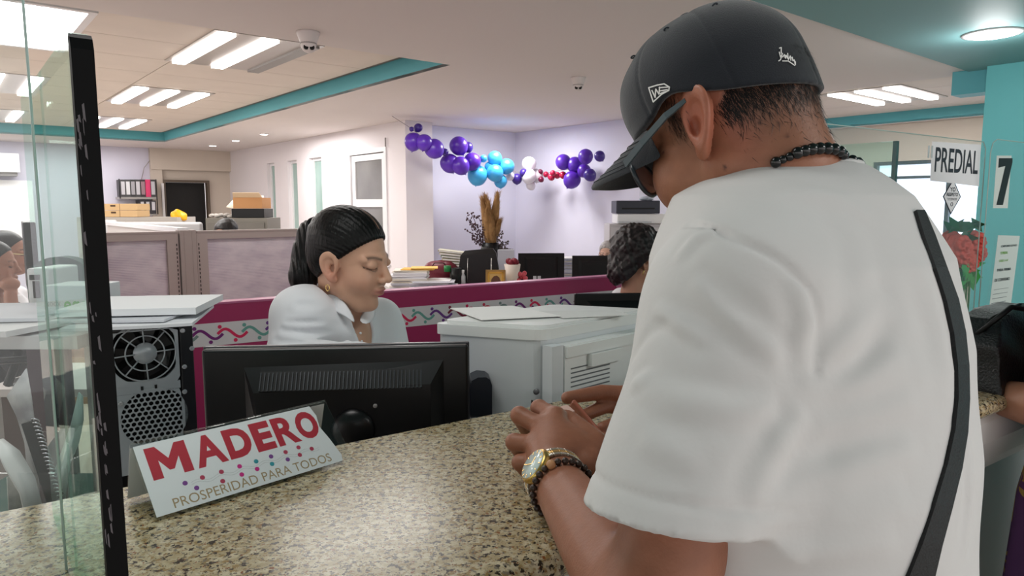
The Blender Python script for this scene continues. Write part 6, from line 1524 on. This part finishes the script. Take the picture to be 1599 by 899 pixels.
# ============================================================ THE MAN AT THE COUNTER
def man():
    hc = np.array(tuple(U(1134, 196, .745))); HS = .94; Rm = basis(-47, 28, 0)*HS; Rf = (Rm/HS**2).astype(F32)
    T = thing('person', 'man in white t-shirt and black cap, bent over the counter, seen from behind', 'person', (.29, .66, 0))
    lat = np.array([-.67, -.742, 0.]); fr = np.array([-.742, .67, 0.])
    ZS_ = [0.80, .95, 1.035, 1.12, 1.21, 1.30, 1.38, 1.44, 1.475]
    CX = [.275, .276, .277, .278, .281, .287, .293, .290, .288]; CY = [.60, .61, .62, .63, .645, .68, .718, .742, .748]
    AA = [.175, .185, .190, .190, .195, .20, .19, .150, .080]; BB = [.125, .13, .131, .132, .134, .138, .133, .110, .074]
    LS = np.array([.192, .585, 1.352]); LE = np.array([.102, .492, 1.125]); W = np.array(tuple(U(870, 752, .735)))
    RS = np.array([.40, .855, 1.355]); RE = np.array([.36, 1.02, 1.165]); RW = np.array(tuple(U(1000, 628, .975)))
    nb = np.array([.288, .748, 1.44])
    ax = (LE-LS)/np.linalg.norm(LE-LS)
    HEM = LS*.31+LE*.69; hn = np.array([-.10, -.16, -.98]); hn /= np.linalg.norm(hn)
    R_H = RS*.42+RE*.58; rn_ = (RE-RS)/np.linalg.norm(RE-RS)
    def torso(p):
        z = p[:, 2]; cx = np.interp(z, ZS_, CX); cy = np.interp(z, ZS_, CY); a = np.interp(z, ZS_, AA); b = np.interp(z, ZS_, BB)
        u = (p[:, 0]-cx)*lat[0]+(p[:, 1]-cy)*lat[1]; v = (p[:, 0]-cx)*fr[0]+(p[:, 1]-cy)*fr[1]
        d = (np.sqrt((u/a)**2+(v/b)**2)-1)*np.minimum(a, b)*.95
        return smax(d, z-1.482, .03)
    # ---- skin
    pal = {'i': (U(868, 652, .835), U(842, 637, .865), U(850, 655, .90)), 'm': (U(847, 667, .825), U(811, 648, .845), U(822, 672, .88)), 'r': (U(838, 694, .805), U(803, 690, .82), U(818, 714, .845)), 'l': (U(842, 722, .79), U(812, 722, .80), U(826, 742, .82))}
    V_ = lambda v: np.array(tuple(v))
    def lhand(p):
        d = None
        for k, r0 in (('i', .0135), ('m', .0135), ('r', .013), ('l', .012)):
            a_, b_, c_ = [V_(x) for x in pal[k]]
            e = chain(p, [W, a_], [.020, r0]); d = e if d is None else smin(d, e, .012)
            d = smin(d, chain(p, [a_, b_], [r0*.88, r0*.78]), .0045); d = smin(d, chain(p, [b_, c_], [r0*.80, r0*.62]), .003)
        d = smin(d, ell(p, V_(U(893, 690, .80)), (.026, .032, .018)), .015)
        th = [V_(U(915, 722, .775)), V_(U(930, 690, .80)), V_(U(905, 668, .825)), V_(U(884, 648, .85))]
        d = smin(d, chain(p, th, [.018, .014, .012, .0095]), .006); return d
    RF = [(U(985, 616, .975), U(940, 612, .96), U(886, 621, .94), .0105), (U(985, 634, .985), U(945, 634, .96), U(908, 650, .935), .0100), (U(985, 655, .97), U(960, 662, .93), U(940, 668, .90), .0095), (U(985, 668, .96), U(962, 684, .91), U(926, 690, .87), .0100)]
    def rhand(p):
        d = ell(p, V_(U(1000, 640, .975)), (.04, .035, .026))
        for a_, b_, c_, r0 in RF: d = smin(d, chain(p, [V_(a_), V_(b_), V_(c_)], [r0*1.15, r0, r0*.82]), .005)
        return d
    def skin(p):
        q = (p-V3(hc)) @ Rf; d = head_sdf(q, False)*HS
        d = smin(d, chain(p, [tw(hc, Rm, (-.032, 0, .0)), tw(hc, Rm, (-.030, 0, -.078)), tuple(nb)], [.058, .054, .060]), .03)
        d = smin(d, chain(p, [tuple(nb), (.29, .72, 1.36)], [.062, .08]), .03)
        d = smin(d, chain(p, [LS, LS*.4+LE*.6, LE], [.044, .043, .041]), .01)
        d = smin(d, chain(p, [LE, LE*.62+W*.38, W], [.040, .0365, .0275]), .018)
        d = smin(d, ecap(p, W, W+(W-LE)*.02, .028, .028, (.7, .38, -.6), .85), .01)
        d = smin(d, lhand(p), .012)
        d = smin(d, chain(p, [RS, RE], [.048, .044]), .01); d = smin(d, chain(p, [RE, RW], [.042, .028]), .015); d = smin(d, rhand(p), .012)
        return d
    rn = np.random.RandomState(3)
    moles = [march(lambda p: ((p-V3(hc)) @ Rf)*0 if 0 else skin(p), x, y, .4) for x, y in ((1229, 212), (1186, 191), (1216, 193), (1132, 262), (1105, 318), (1035, 238))]
    moles = [np.array(tuple(m_)) for m_ in moles if m_ is not None]
    pore = rn.normal(size=(60, 3))
    def colf(p):
        q = (p-V3(hc)) @ Rf; c = np.zeros((len(p), 3))+np.array(lin((156, 104, 79)))
        c = mixc(c, .55*gau(q, (.0, .08, .0), (.03, .03, .04))*(q[:, 1] > .068), (186, 100, 80))
        c = mixc(c, .45*gau(q, (-.035, .075, -.03), (.02, .03, .04)), (176, 88, 70))
        st = np.clip((q[:, 2]+.085)/.06, 0, 1)*np.clip((-q[:, 0]-.012+.25*np.minimum(q[:, 2], 0))/.03, 0, 1)*(np.abs(q[:, 1]) < .0715)*(np.clip((.03-q[:, 2])/.03+1, 0, 1)); c = mixc(c, .55*st, (84, 62, 52))
        sb = gau(q, (.022, .068, .02), (.012, .02, .026)); c = mixc(c, .7*sb, (70, 54, 48))
        c = head_col(q, c, lips=(150, 88, 80), brow=(40, 30, 28))
        arm = (p[:, 2] < 1.30)*(q[:, 0]**2+q[:, 1]**2+q[:, 2]**2 > .04); c = mixc(c, arm*.35, (140, 84, 64))
        for m_ in moles: c = mixc(c, np.exp(-(((p-V3(m_))**2).sum(1))/(.0016**2))*1.4, (66, 38, 32))
        fr_ = np.sin(p[:, 0]*260+np.sin(p[:, 1]*170)*2)*np.sin(p[:, 1]*230+p[:, 2]*150); c = c*(1+.035*fr_[:, None])
        return c
    lo = np.array([-.03, .40, 1.06]); hi = np.array([.48, 1.10, 1.68])
    obj('body', nets(skin, lo, hi, .0026, colf, 'body', 1), M_skinm, T)
    # thumb nail
    nd = V_(U(884, 648, .85)); ndr = (V_(U(884, 648, .85))-V_(U(905, 668, .825))); ndr /= np.linalg.norm(ndr)
    nu = np.array([.35, -.75, .55]); nu = nu-ndr*(nu @ ndr); nu /= np.linalg.norm(nu)
    m = MB(); s_ = np.cross(ndr, nu); vs = []
    for i in range(6):
        for j in range(5):
            u = (i/5-.55)*.016; w = (j/4-.5)*.0125; vs.append(Vector(tuple(nd+ndr*u+s_*w*(1-.15*(i/5)**3)+nu*(.0098-11*w*w))))
    m.add(vs, [(i*5+j, i*5+j+1, (i+1)*5+j+1, (i+1)*5+j) for i in range(5) for j in range(4)], True); obj('thumb_nail', m, mat('nail', (226, 190, 178), .2, spec=.7), T)
    # ---- t-shirt
    def shirt0(p):
        d = torso(p)
        # shoulders and sleeves
        d = smin(d, chain(p, [(.27, .70, 1.405), tuple(LS)], [.055, .070]), .04)
        sl = chain(p, [LS, LS+ax*.06, LE], [.068, .071, .0745]); pl_ = (p-V3(HEM)) @ V3(hn); sl = sl+.0022*np.exp(-((pl_+.022)/.0035)**2); sl = smax(sl, pl_, .003)
        d = smin(d, sl, .028)
        d = smin(d, chain(p, [(.31, .78, 1.40), tuple(RS)], [.055, .066]), .04); rr_ = smax(chain(p, [RS, RE], [.068, .062]), (p-V3(R_H)) @ V3(rn_), .003); d = smin(d, rr_, .03)
        return d
    folds = [([(1071, 349), (1145, 371), (1220, 408), (1266, 455), (1284, 513), (1276, 580)], .0040, -.0055),
             ([(1262, 592), (1330, 530), (1376, 470)], .010, .0045), ([(1250, 640), (1330, 600), (1400, 560)], .012, .005), ([(1225, 700), (1320, 660), (1420, 625)], .011, .004),
             ([(1190, 770), (1300, 740), (1420, 700)], .012, .0045), ([(1160, 820), (1260, 800), (1400, 775)], .012, .004), ([(1130, 870), (1250, 860), (1380, 840)], .012, .004),
             ([(1255, 560), (1262, 500), (1246, 440)], .008, .003), ([(1316, 545), (1350, 430), (1330, 350)], .012, .003),
             ([(1093, 446), (1150, 500), (1214, 556)], .008, .0045), ([(1026, 484), (1060, 505), (1095, 528)], .006, .0035), ([(960, 530), (990, 500), (1015, 478)], .007, .004),
             ([(985, 560), (1010, 520), (1050, 500)], .006, -.003), ([(1000, 605), (1060, 625), (1140, 640), (1200, 640)], .009, .0038), ([(950, 640), (990, 600), (1010, 590)], .007, .004),
             ([(940, 680), (1010, 690), (1080, 720)], .010, .003), ([(1175, 770), (1215, 700), (1245, 650)], .009, .004), ([(1100, 420), (1130, 470), (1180, 520)], .007, -.003),
             ([(1440, 420), (1470, 520), (1480, 620)], .012, .003), ([(1505, 860), (1516, 780), (1514, 690)], .006, .003), ([(1200, 300), (1280, 300), (1350, 330)], .012, .0025), ([(1060, 400), (1085, 370), (1110, 360)], .006, .003)]
    FL = []
    for pts, w, am in folds:
        P3 = [march(shirt0, x, y, .3) for x, y in pts]; P3 = [np.array(tuple(v)) for v in P3 if v is not None]
        if len(P3) > 1: FL.append((P3, w, am))
    def shirt1(p):
        d = shirt0(p); near = np.abs(d) < .03
        if near.any():
            q = p[near]; a = np.zeros(len(q), F32)
            for P3, w, am in FL:
                e = chain(q, P3, [0]*len(P3)); md_ = (P3[0]+P3[-1])/2; hl = np.linalg.norm(P3[0]-P3[-1])/2+w; tp = np.clip(1.15-np.sqrt(((q-V3(md_))**2).sum(1))/hl, 0, 1)**.8 if len(P3) < 5 else 1.0; wq = w*.95; a += tp*(.95*am*np.exp(-(e/wq)**2)-.55*am*np.exp(-((e-2.0*wq)/wq)**2)*(am > 0))
            a += .0011*np.sin(q[:, 2]*46+q[:, 0]*22)*np.sin(q[:, 1]*31+2)
            d[near] -= a
        return d
    def hole(p):    # inside of the sleeve mouth, of the collar and of the lower hem
        a_ = smax(shirt0(p)+.006, -((p-V3(HEM)) @ V3(hn))-.05, .004)
        return a_
    def shirt(p):
        d = shirt1(p)
        # neck opening
        nk = chain(p, [(.289, .748, 1.435), (.288, .735, 1.52)], [.0615, .066]); d = smax(d, -nk, .003)
        return d
    obj('t_shirt', nets(shirt, (0, .36, .84), (.56, 1.03, 1.53), .0038, None, 't_shirt', 1), M_tee, T)
    # collar rib
    m = MB(); rg = []
    for k in range(36):
        an = k*PI/18; o_ = np.array([.2885, .745, 1.462]); dr_ = np.array([math.cos(an), math.sin(an), .0]); dr_[2] = .10*dr_[0]*0-.12*(dr_ @ fr)
        lo_, hi_ = 0., .14
        rg.append(Vector(tuple(o_+dr_*.0655)))
    m.tube(rg, .0062, 8, closed=True, flat=1.0); obj('collar', m, M_tee, T)
    # sleeve hem stitching
    # trousers and shoes
    def tr(p):
        d = None
        for s in (-1, 1):
            h_ = np.array([.275, .60, .86])+lat*.09*s; k_ = h_+np.array([0, 0, -.40]); f_ = k_+np.array([0, 0, -.40]); e = chain(p, [h_, k_, f_], [.10, .075, .062]); d = e if d is None else smin(d, e, .03)
        return smin(d, ell(p, (.275, .60, .90), (.15, .15, .10)), .04)
    obj('trousers', nets(tr, (-.05, .3, .02), (.6, .9, 1.02), .014, None, 'trousers', 1), mat('jeans', (44, 52, 74), .85), T)
    for s in (-1, 1):
        f_ = np.array([.275, .60, .0])+lat*.09*s
        o = obj('shoe', nets(lambda p: smax(smin(ell(p, f_+fr*.06+np.array([0, 0, .04]), (.055, .055, .05)), cap(p, f_+np.array([0, 0, .045]), f_+fr*.15+np.array([0, 0, .035]), .045, .036), .03), -p[:, 2]+.004, .005), f_-np.array([.25, .25, .02]), f_+np.array([.25, .25, .14]), .009, None, 'shoe', 1), M_black, T)
    # strap
    st = [((1427, 330), (1440, 330)), ((1440, 372), (1456, 368)), ((1457, 420), (1474, 418)), ((1473, 470), (1492, 468)), ((1484, 520), (1503, 519)), ((1490, 570), (1508, 570)), ((1491, 620), (1509, 622)), ((1486, 670), (1506, 674)), ((1474, 725), (1497, 730)), ((1456, 785), (1482, 790)), ((1436, 845), (1466, 850)), ((1412, 905), (1452, 910)), ((1385, 965), (1430, 970))]
    m = MB(); vs = []
    for l_, r_ in st:
        a_ = march(shirt, *l_, .3); b_ = march(shirt, *r_, .3)
        if a_ is None or b_ is None: continue
        n_ = nrm(shirt, a_); n2 = nrm(shirt, b_); vs += [a_+n_*.0028, b_+n2*.0028, a_-n_*.001, b_-n2*.001]
    k = len(vs)//4; fs = []
    for i in range(k-1):
        a = 4*i; b = 4*i+4; fs += [(a, a+1, b+1, b), (a+2, b+2, b+3, a+3), (a, b, b+2, a+2), (a+1, a+3, b+3, b+1)]
    m.add(vs, fs, False); obj('shoulder_strap', m, mat('strap_black', (20, 20, 23), .55, bump=.3, bscale=500), T)
    # ---- hair
    c3 = np.array(tuple(hc))
    def reg(q):   # keep probability on the scalp below the cap
        r_ = np.clip((q[:, 2]+.090)/.05, 0, 1)*np.clip((-q[:, 0]-.012+.25*np.minimum(q[:, 2], 0))/.02, 0, 1)*(q[:, 2] < .035)*(np.abs(q[:, 1]) < .0715)
        s_ = np.exp(-(((q-V3((.022, 0, .022)))*V3((1, 0, 1))/V3((.011, 1, .024)))**2).sum(1))*(np.abs(q[:, 1]) > .045)
        return np.maximum(r_**1.3, s_*.8)
    hs = lambda q: skin((V3(hc)+q @ Rm.T.astype(F32)).astype(F32))/HS
    m = strands(hs, c3, Rm, 15000, reg, .011, 5, np.array([-.15, 0, -1.0]), .00034); o = obj('hair', m, mat('short_hair', (22, 17, 16), .5), T); o['kind'] = 'stuff'
    # ---- glasses
    W_ = lambda q: tw(hc, Rm, q)
    M_fr = mat('glasses_frame', (44, 50, 56), .3)
    for s in (-1, 1):
        m = MB(); ps = [((-.006, s*.0835, .018), .0022), ((.02, s*.085, .016), .0034), ((.06, s*.080, .008), .0036), ((.093, s*.072, .002), .0040)]
        pts = [W_(p) for p, r in ps]; rs = [r for p, r in ps]; up_ = Vector(tuple(Rm[:, 2])); sd2 = Vector(tuple(Rm[:, 1])); vs = []
        for p, r in zip(pts, rs):
            for a_, b_ in ((-1, -1), (1, -1), (1, 1), (-1, 1)): vs.append(p+up_*r*b_+sd2*.0016*a_)
        m.add(vs, [(4*i+k_, 4*i+(k_+1) % 4, 4*i+4+(k_+1) % 4, 4*i+4+k_) for i in range(3) for k_ in range(4)]+[(3, 2, 1, 0), (12, 13, 14, 15)])
        obj('temple_arm', m, mat('temple_grey', (72, 84, 90), .35), T)
    m = MB()
    for s in (-1, 1):
        m.tube([W_((.100-.010*(abs(.029*math.cos(k*PI/12)*s+s*.036)/.065)**2, s*.038+.029*math.cos(k*PI/12), -.012+.021*math.sin(k*PI/12)*(1 if math.sin(k*PI/12) > 0 else 1.05))) for k in range(24)], .0026, 6, closed=True)
    m.tube([W_((.101, -.010, -.004)), W_((.106, 0, .0)), W_((.101, .010, -.004))], .002, 6); obj('rims', m, M_fr, T)
    for s in (-1, 1):
        m = MB(); m.add([W_((.099-.010*(abs(.028*math.cos(k*PI/12)*s+s*.036)/.065)**2, s*.038+.028*math.cos(k*PI/12), -.012+.020*math.sin(k*PI/12))) for k in range(24)], [tuple(range(24))]); obj('lens', m, mat('lens_glass', (214, 196, 202), .05, trans=.85, ior=1.1, spec=.8), T)
    # ---- cap
    M_cap = mat('cap_navy', (24, 28, 36), .8, bump=.22, bscale=900, sheen=.3, spec=.3)
    rim_n = np.array([-.20, 0, 1.0]); rim_n /= np.linalg.norm(rim_n); rim_o = np.array([0, 0, .016])
    def crown(q, off=0.0):
        q = np.stack([q[:, 0], q[:, 1], np.where(q[:, 2] < .04, .04+(q[:, 2]-.04)*.4, q[:, 2])], 1).astype(F32)
        d = ell(q, (-.006, 0, .040), (.100-off, .091-off, .090-off)); d = smin(d, ell(q, (.035, 0, .066), (.062-off, .060-off, .058-off)), .03)
        return d
    def capf(q):
        d = crown(q); dd = crown(q, .0075)
        an = np.arctan2(q[:, 1], q[:, 0]+.01)
        for k in range(6):
            w_ = np.abs(np.sin((an-PI/6-k*PI/3)/1.0)); pass
        g = np.abs(np.sin(3*(an)))*np.sqrt((q[:, 0]+.01)**2+q[:, 1]**2)/3; d = d+.0011*np.exp(-(g/.0022)**2)
        # soft dents
        d = d+.0028*np.exp(-(((q-V3((.05, .035, .098)))/V3((.018, .03, .02)))**2).sum(1))+.002*np.exp(-(((q-V3((-.03, .05, .118)))/V3((.03, .02, .02)))**2).sum(1))
        d = np.maximum(d, -dd)
        # rim follows a plane, raised over the ear
        pl = (q-V3(rim_o)) @ V3(rim_n)
        lift = .014*np.exp(-((q[:, 0]-.005)/.028)**2)*np.clip((np.abs(q[:, 1])-.05)/.03, 0, 1)-.006*np.clip((q[:, 0]-.02)/.08, 0, 1)-.012*np.clip((-q[:, 0]-.03)/.07, 0, 1)
        return smax(d, -(pl-lift), .002)
    me = nets(capf, (-.14, -.115, -.06), (.125, .115, .15), .0026, None, 'crown', 2)
    CMw = Matrix.Identity(4)
    for i in range(3):
        for j in range(3): CMw[i][j] = Rm[i, j]
        CMw[i][3] = hc[i]
    H = thing('baseball_cap', 'black baseball cap with small white embroidery worn by the man in white', 'cap', tuple(hc+Rm @ np.array([-.01, 0, .10])))
    obj('crown', me, M_cap, H, mw=CMw)
    # visor
    m = MB(); NR, NA = 14, 29; top = []; 
    def vis(i, j, t_):
        a_ = (j/(NA-1)-.5)*2; r_ = i/(NR-1); y = a_*.078*(1-.06*r_*abs(a_)); xe = .090-.042*a_*a_; ext = .094*(1-abs(a_)**3.0)
        x = xe+r_*ext; z = .036-.014*r_-.036*a_*a_*(.60+.40*r_); rip = .0004*math.sin(r_*55) if t_ > 0 else 0
        return (x, y, z+t_+rip)
    for t_ in (.003, -.003):
        for i in range(NR):
            for j in range(NA): top.append(vis(i, j, t_))
    Nn = NR*NA; fs = []
    for i in range(NR-1):
        for j in range(NA-1):
            a_ = i*NA+j; fs += [(a_, a_+NA, a_+NA+1, a_+1), (Nn+a_, Nn+a_+1, Nn+a_+NA+1, Nn+a_+NA)]
    for j in range(NA-1): a_ = (NR-1)*NA+j; fs.append((a_, Nn+a_, Nn+a_+1, a_+1))
    for i in range(NR-1):
        for j in (0, NA-1): a_ = i*NA+j; fs.append((a_, a_+NA, Nn+a_+NA, Nn+a_) if j else (a_, Nn+a_, Nn+a_+NA, a_+NA))
    m.add(top, fs, True); o = obj('visor', m, M_cap, H, mw=CMw); s_ = o.modifiers.new('s', 'SUBSURF'); s_.levels = 2; s_.render_levels = 2
    for q_ in range(6):
        rr = .25+q_*.135; m = MB().tube([Vector(vis(rr*(NR-1), j, .0034)) for j in range(2, NA-2)], .00055, 5); obj('stitch_row', m, mat('stitch_black', (46, 52, 60), .6), H, mw=CMw)
    obj('top_button', MB().ball((-.010, 0, .1345), (.008, .008, .004), 14, 8), M_cap, H, mw=CMw)
    for x_, y_ in ((.045, .045), (-.06, .045), (.045, -.045), (-.06, -.045), (-.01, .062), (-.01, -.062)):
        lo_, hi_ = .0, .16
        for _ in range(20):
            mz = (lo_+hi_)/2
            if float(crown(V3([[x_, y_, mz]]))[0]) < 0: lo_ = mz
            else: hi_ = mz
        m = MB().tube([Vector((x_+.0024*math.cos(k*PI/6), y_+.0024*math.sin(k*PI/6), lo_+.0002)) for k in range(12)], .0009, 5, closed=True); obj('eyelet', m, mat('stitch_black', (46, 52, 60)), H, mw=CMw)
    cw = lambda p: capf((p-V3(hc)) @ Rf)
    M_emb = mat('white_embroidery', (232, 230, 228), .6)
    def decal(name, polys, th=.0009):
        m = MB()
        for poly in polys:
            vs = []
            for x, y in poly:
                h_ = march(cw, x, y, .4)
                if h_ is None: continue
                vs.append(h_+nrm(cw, h_)*th)
            if len(vs) > 2: m.add(vs, [tuple(range(len(vs)))])
        return obj(name, m, M_emb, H)
    def strokes(lines, w=.9):
        out = []
        for ln in lines:
            for (x0, y0), (x1, y1) in zip(ln[:-1], ln[1:]):
                L_ = math.hypot(x1-x0, y1-y0) or 1; nx, ny = -(y1-y0)/L_*w, (x1-x0)/L_*w; ex_, ey = (x1-x0)/L_*w*.5, (y1-y0)/L_*w*.5
                out.append([(x0+nx-ex_, y0+ny-ey), (x1+nx+ex_, y1+ny+ey), (x1-nx+ex_, y1-ny+ey), (x0-nx-ex_, y0-ny-ey)])
        return out
    flag = [[(1014, 137), (1027, 133), (1038, 131), (1046, 136), (1045, 141), (1034, 147), (1021, 159), (1014, 137)], [(1019, 141), (1024, 152), (1025, 139), (1030, 147), (1031, 136)], [(1030, 137), (1044, 136)], [(1031, 142), (1043, 140)], [(1032, 146), (1040, 143)]]
    decal('side_emblem', strokes(flag, 1.0))
    scr = [[(1216, 76), (1219, 75), (1219, 84)], [(1216, 82), (1218, 90), (1221, 84), (1218, 94), (1215, 96)], [(1221, 90), (1224, 86), (1225, 91), (1226, 87)], [(1226, 92), (1227, 87), (1229, 92)], [(1229, 84), (1230, 94), (1233, 88), (1234, 95)], [(1234, 92), (1236, 90), (1237, 95)], [(1237, 96), (1239, 94), (1240, 98)], [(1240, 100), (1241, 97), (1241, 102)], [(1221, 96), (1230, 96), (1240, 103)]]
    decal('rear_script', strokes(scr, .8))
    decal('front_emblem', strokes([[(963, 143), (960, 160), (958, 180), (958, 192)]], 1.3))
    # ---- beads, watch, bracelet, earpiece of the glasses
    both = lambda p: np.minimum(skin(p), shirt0(p))
    BP = [(1212, 256, .0052), (1222, 250, .0040), (1232, 246, .0042), (1243, 241, .0056), (1254, 238, .0054), (1264, 236, .0056), (1275, 235, .0056), (1286, 235, .0056), (1296, 236, .0055), (1305, 239, .0052), (1311, 244, .0048)]
    Nk = thing('bead_necklace', 'necklace of round black beads around the neck of the man in white', 'necklace', (.288, .748, 1.47)); ctr_ = Vector((.284, .748, 1.465))
    bme_ = MB().ball((0, 0, 0), 1, 16, 10).mesh('bead'); bme_.materials.append(mat('bead_black', (12, 12, 13), .22, spec=.7))
    ring = []
    for x, y, r in BP:
        h_ = march(both, x, y, .4)
        if h_ is None: h_ = U(x, y, .76)
        h_ = h_+(nrm(both, h_)*r*.8); ring.append(h_)
        o = bpy.data.objects.new('bead', bme_); COL.objects.link(o); o.parent = Nk; o.matrix_basis = Matrix.Translation(h_-Vector(Nk.location)) @ Matrix.Diagonal((r, r, r, 1)); WM[o] = Matrix.Translation(h_)
    a0 = math.atan2(ring[-1].y-ctr_.y, ring[-1].x-ctr_.x); a1 = math.atan2(ring[0].y-ctr_.y, ring[0].x-ctr_.x)
    if a1 < a0: a1 += 2*PI
    for k in range(1, 26):
        an = a0+(a1-a0)*k/26; u_ = k/26; dv = Vector((math.cos(an), math.sin(an), 0)); r_ = .066+.012*math.sin(u_*PI); z_ = ring[-1].z*(1-u_)+ring[0].z*u_-.01*math.sin(u_*PI)
        p = ctr_+dv*r_; p.z = z_
        o = bpy.data.objects.new('bead', bme_); COL.objects.link(o); o.parent = Nk; o.matrix_basis = Matrix.Translation(p-Vector(Nk.location)) @ Matrix.Diagonal((.005, .005, .005, 1)); WM[o] = Matrix.Translation(p)
    # watch
    wn = Vector((-.70, -.40, .59)).normalized(); wa = Vector(tuple(W-LE)).normalized(); wn = (wn-wa*wn.dot(wa)).normalized(); wc_ = Vector(tuple(W))+Vector(tuple(W-LE)).normalized()*.004
    ws = wa.cross(wn).normalized()
    Wt = thing('wristwatch', 'gold and steel wristwatch with white face on the left wrist of the man', 'watch', wc_)
    wf = frame(wc_+wn*.0255, ws, wa)   # z = ws x wa
    zz = (wf.to_3x3() @ Vector((0, 0, 1))).dot(wn)
    if zz < 0: wf = frame(wc_+wn*.0255, wa, ws)
    M_gd = mat('watch_gold', (206, 168, 96), .25, metal=.85); M_st = mat('watch_steel', (188, 182, 170), .25, metal=.85)
    obj('watch_case', MB().lathe([(.017, -.002), (.0205, .0), (.0205, .005), (.0185, .008), (.0175, .0082)], n=40, M=wf), M_gd, Wt)
    obj('dial', MB().lathe([(.0172, .0080), (.0172, .0088), (.001, .0088)], n=40, M=wf), mat('dial_white', (216, 230, 228), .15, coat=.6), Wt)
    m = MB()
    for k in range(12):
        an = k*PI/6; m.box((0, 0, 0), (.0012, .0035, .0003), M=wf @ Matrix.Rotation(an, 4, 'Z') @ Matrix.Translation((0, .0148, .0092)))
    m.box((0, 0, 0), (.0009, .012, .0003), M=wf @ Matrix.Rotation(.6, 4, 'Z') @ Matrix.Translation((0, .006, .0094))); m.box((0, 0, 0), (.0012, .008, .0003), M=wf @ Matrix.Rotation(-1.2, 4, 'Z') @ Matrix.Translation((0, .004, .0094)))
    obj('hands_and_markers', m, M_gd, Wt)['kind'] = 'stuff'
    for k in range(22):
        an = .62+k*(2*PI-1.24)/21; dr_ = wn*math.cos(an)+ws*math.sin(an); tg = -wn*math.sin(an)+ws*math.cos(an)
        for off_, ww, mt in ((-.0062, .0048, M_st), (0, .0062, M_gd), (.0062, .0048, M_st)):
            m = MB().box((0, 0, 0), (ww, .0078, .0032), bev=.0008, M=frame(wc_+dr_*.0325+wa*off_, wa, tg)); obj('link', m, mt, Wt)
    Bt = thing('bead_bracelet', 'brown bead bracelet beside the gold watch on the left wrist', 'bracelet', wc_-wa*.018)
    b2 = MB().ball((0, 0, 0), 1, 12, 8).mesh('bead'); b2.materials.append(mat('bead_brown', (52, 36, 28), .35)); b3 = b2.copy(); b3.materials.clear(); b3.materials.append(mat('bead_tan', (190, 138, 96), .4))
    for k in range(26):
        an = k*2*PI/26; dr_ = wn*math.cos(an)+ws*math.sin(an); p = wc_-wa*.026+dr_*.0325
        o = bpy.data.objects.new('bead', b3 if k in (2,) else b2); COL.objects.link(o); o.parent = Bt; r = .0052 if k == 2 else .0038; o.matrix_basis = Matrix.Translation(p-Vector(Bt.location)) @ Matrix.Diagonal((r, r, r, 1)); WM[o] = Matrix.Translation(p)
    # small card case held between the hands
    hm_ = frame(V_v(U(918, 668, .885)), V_v(U(940, 700, .87))-V_v(U(890, 640, .90)), (0.3, -.7, .6))
    solo('card_case', MB().box((0, 0, 0), (.075, .034, .006), bev=.0028, M=hm_), mat('case_pink', (176, 104, 84), .12, spec=.7, coat=.5), 'small glossy reddish-brown case held between the hands of the man', 'case')
V_v = lambda v: Vector(v)
man()
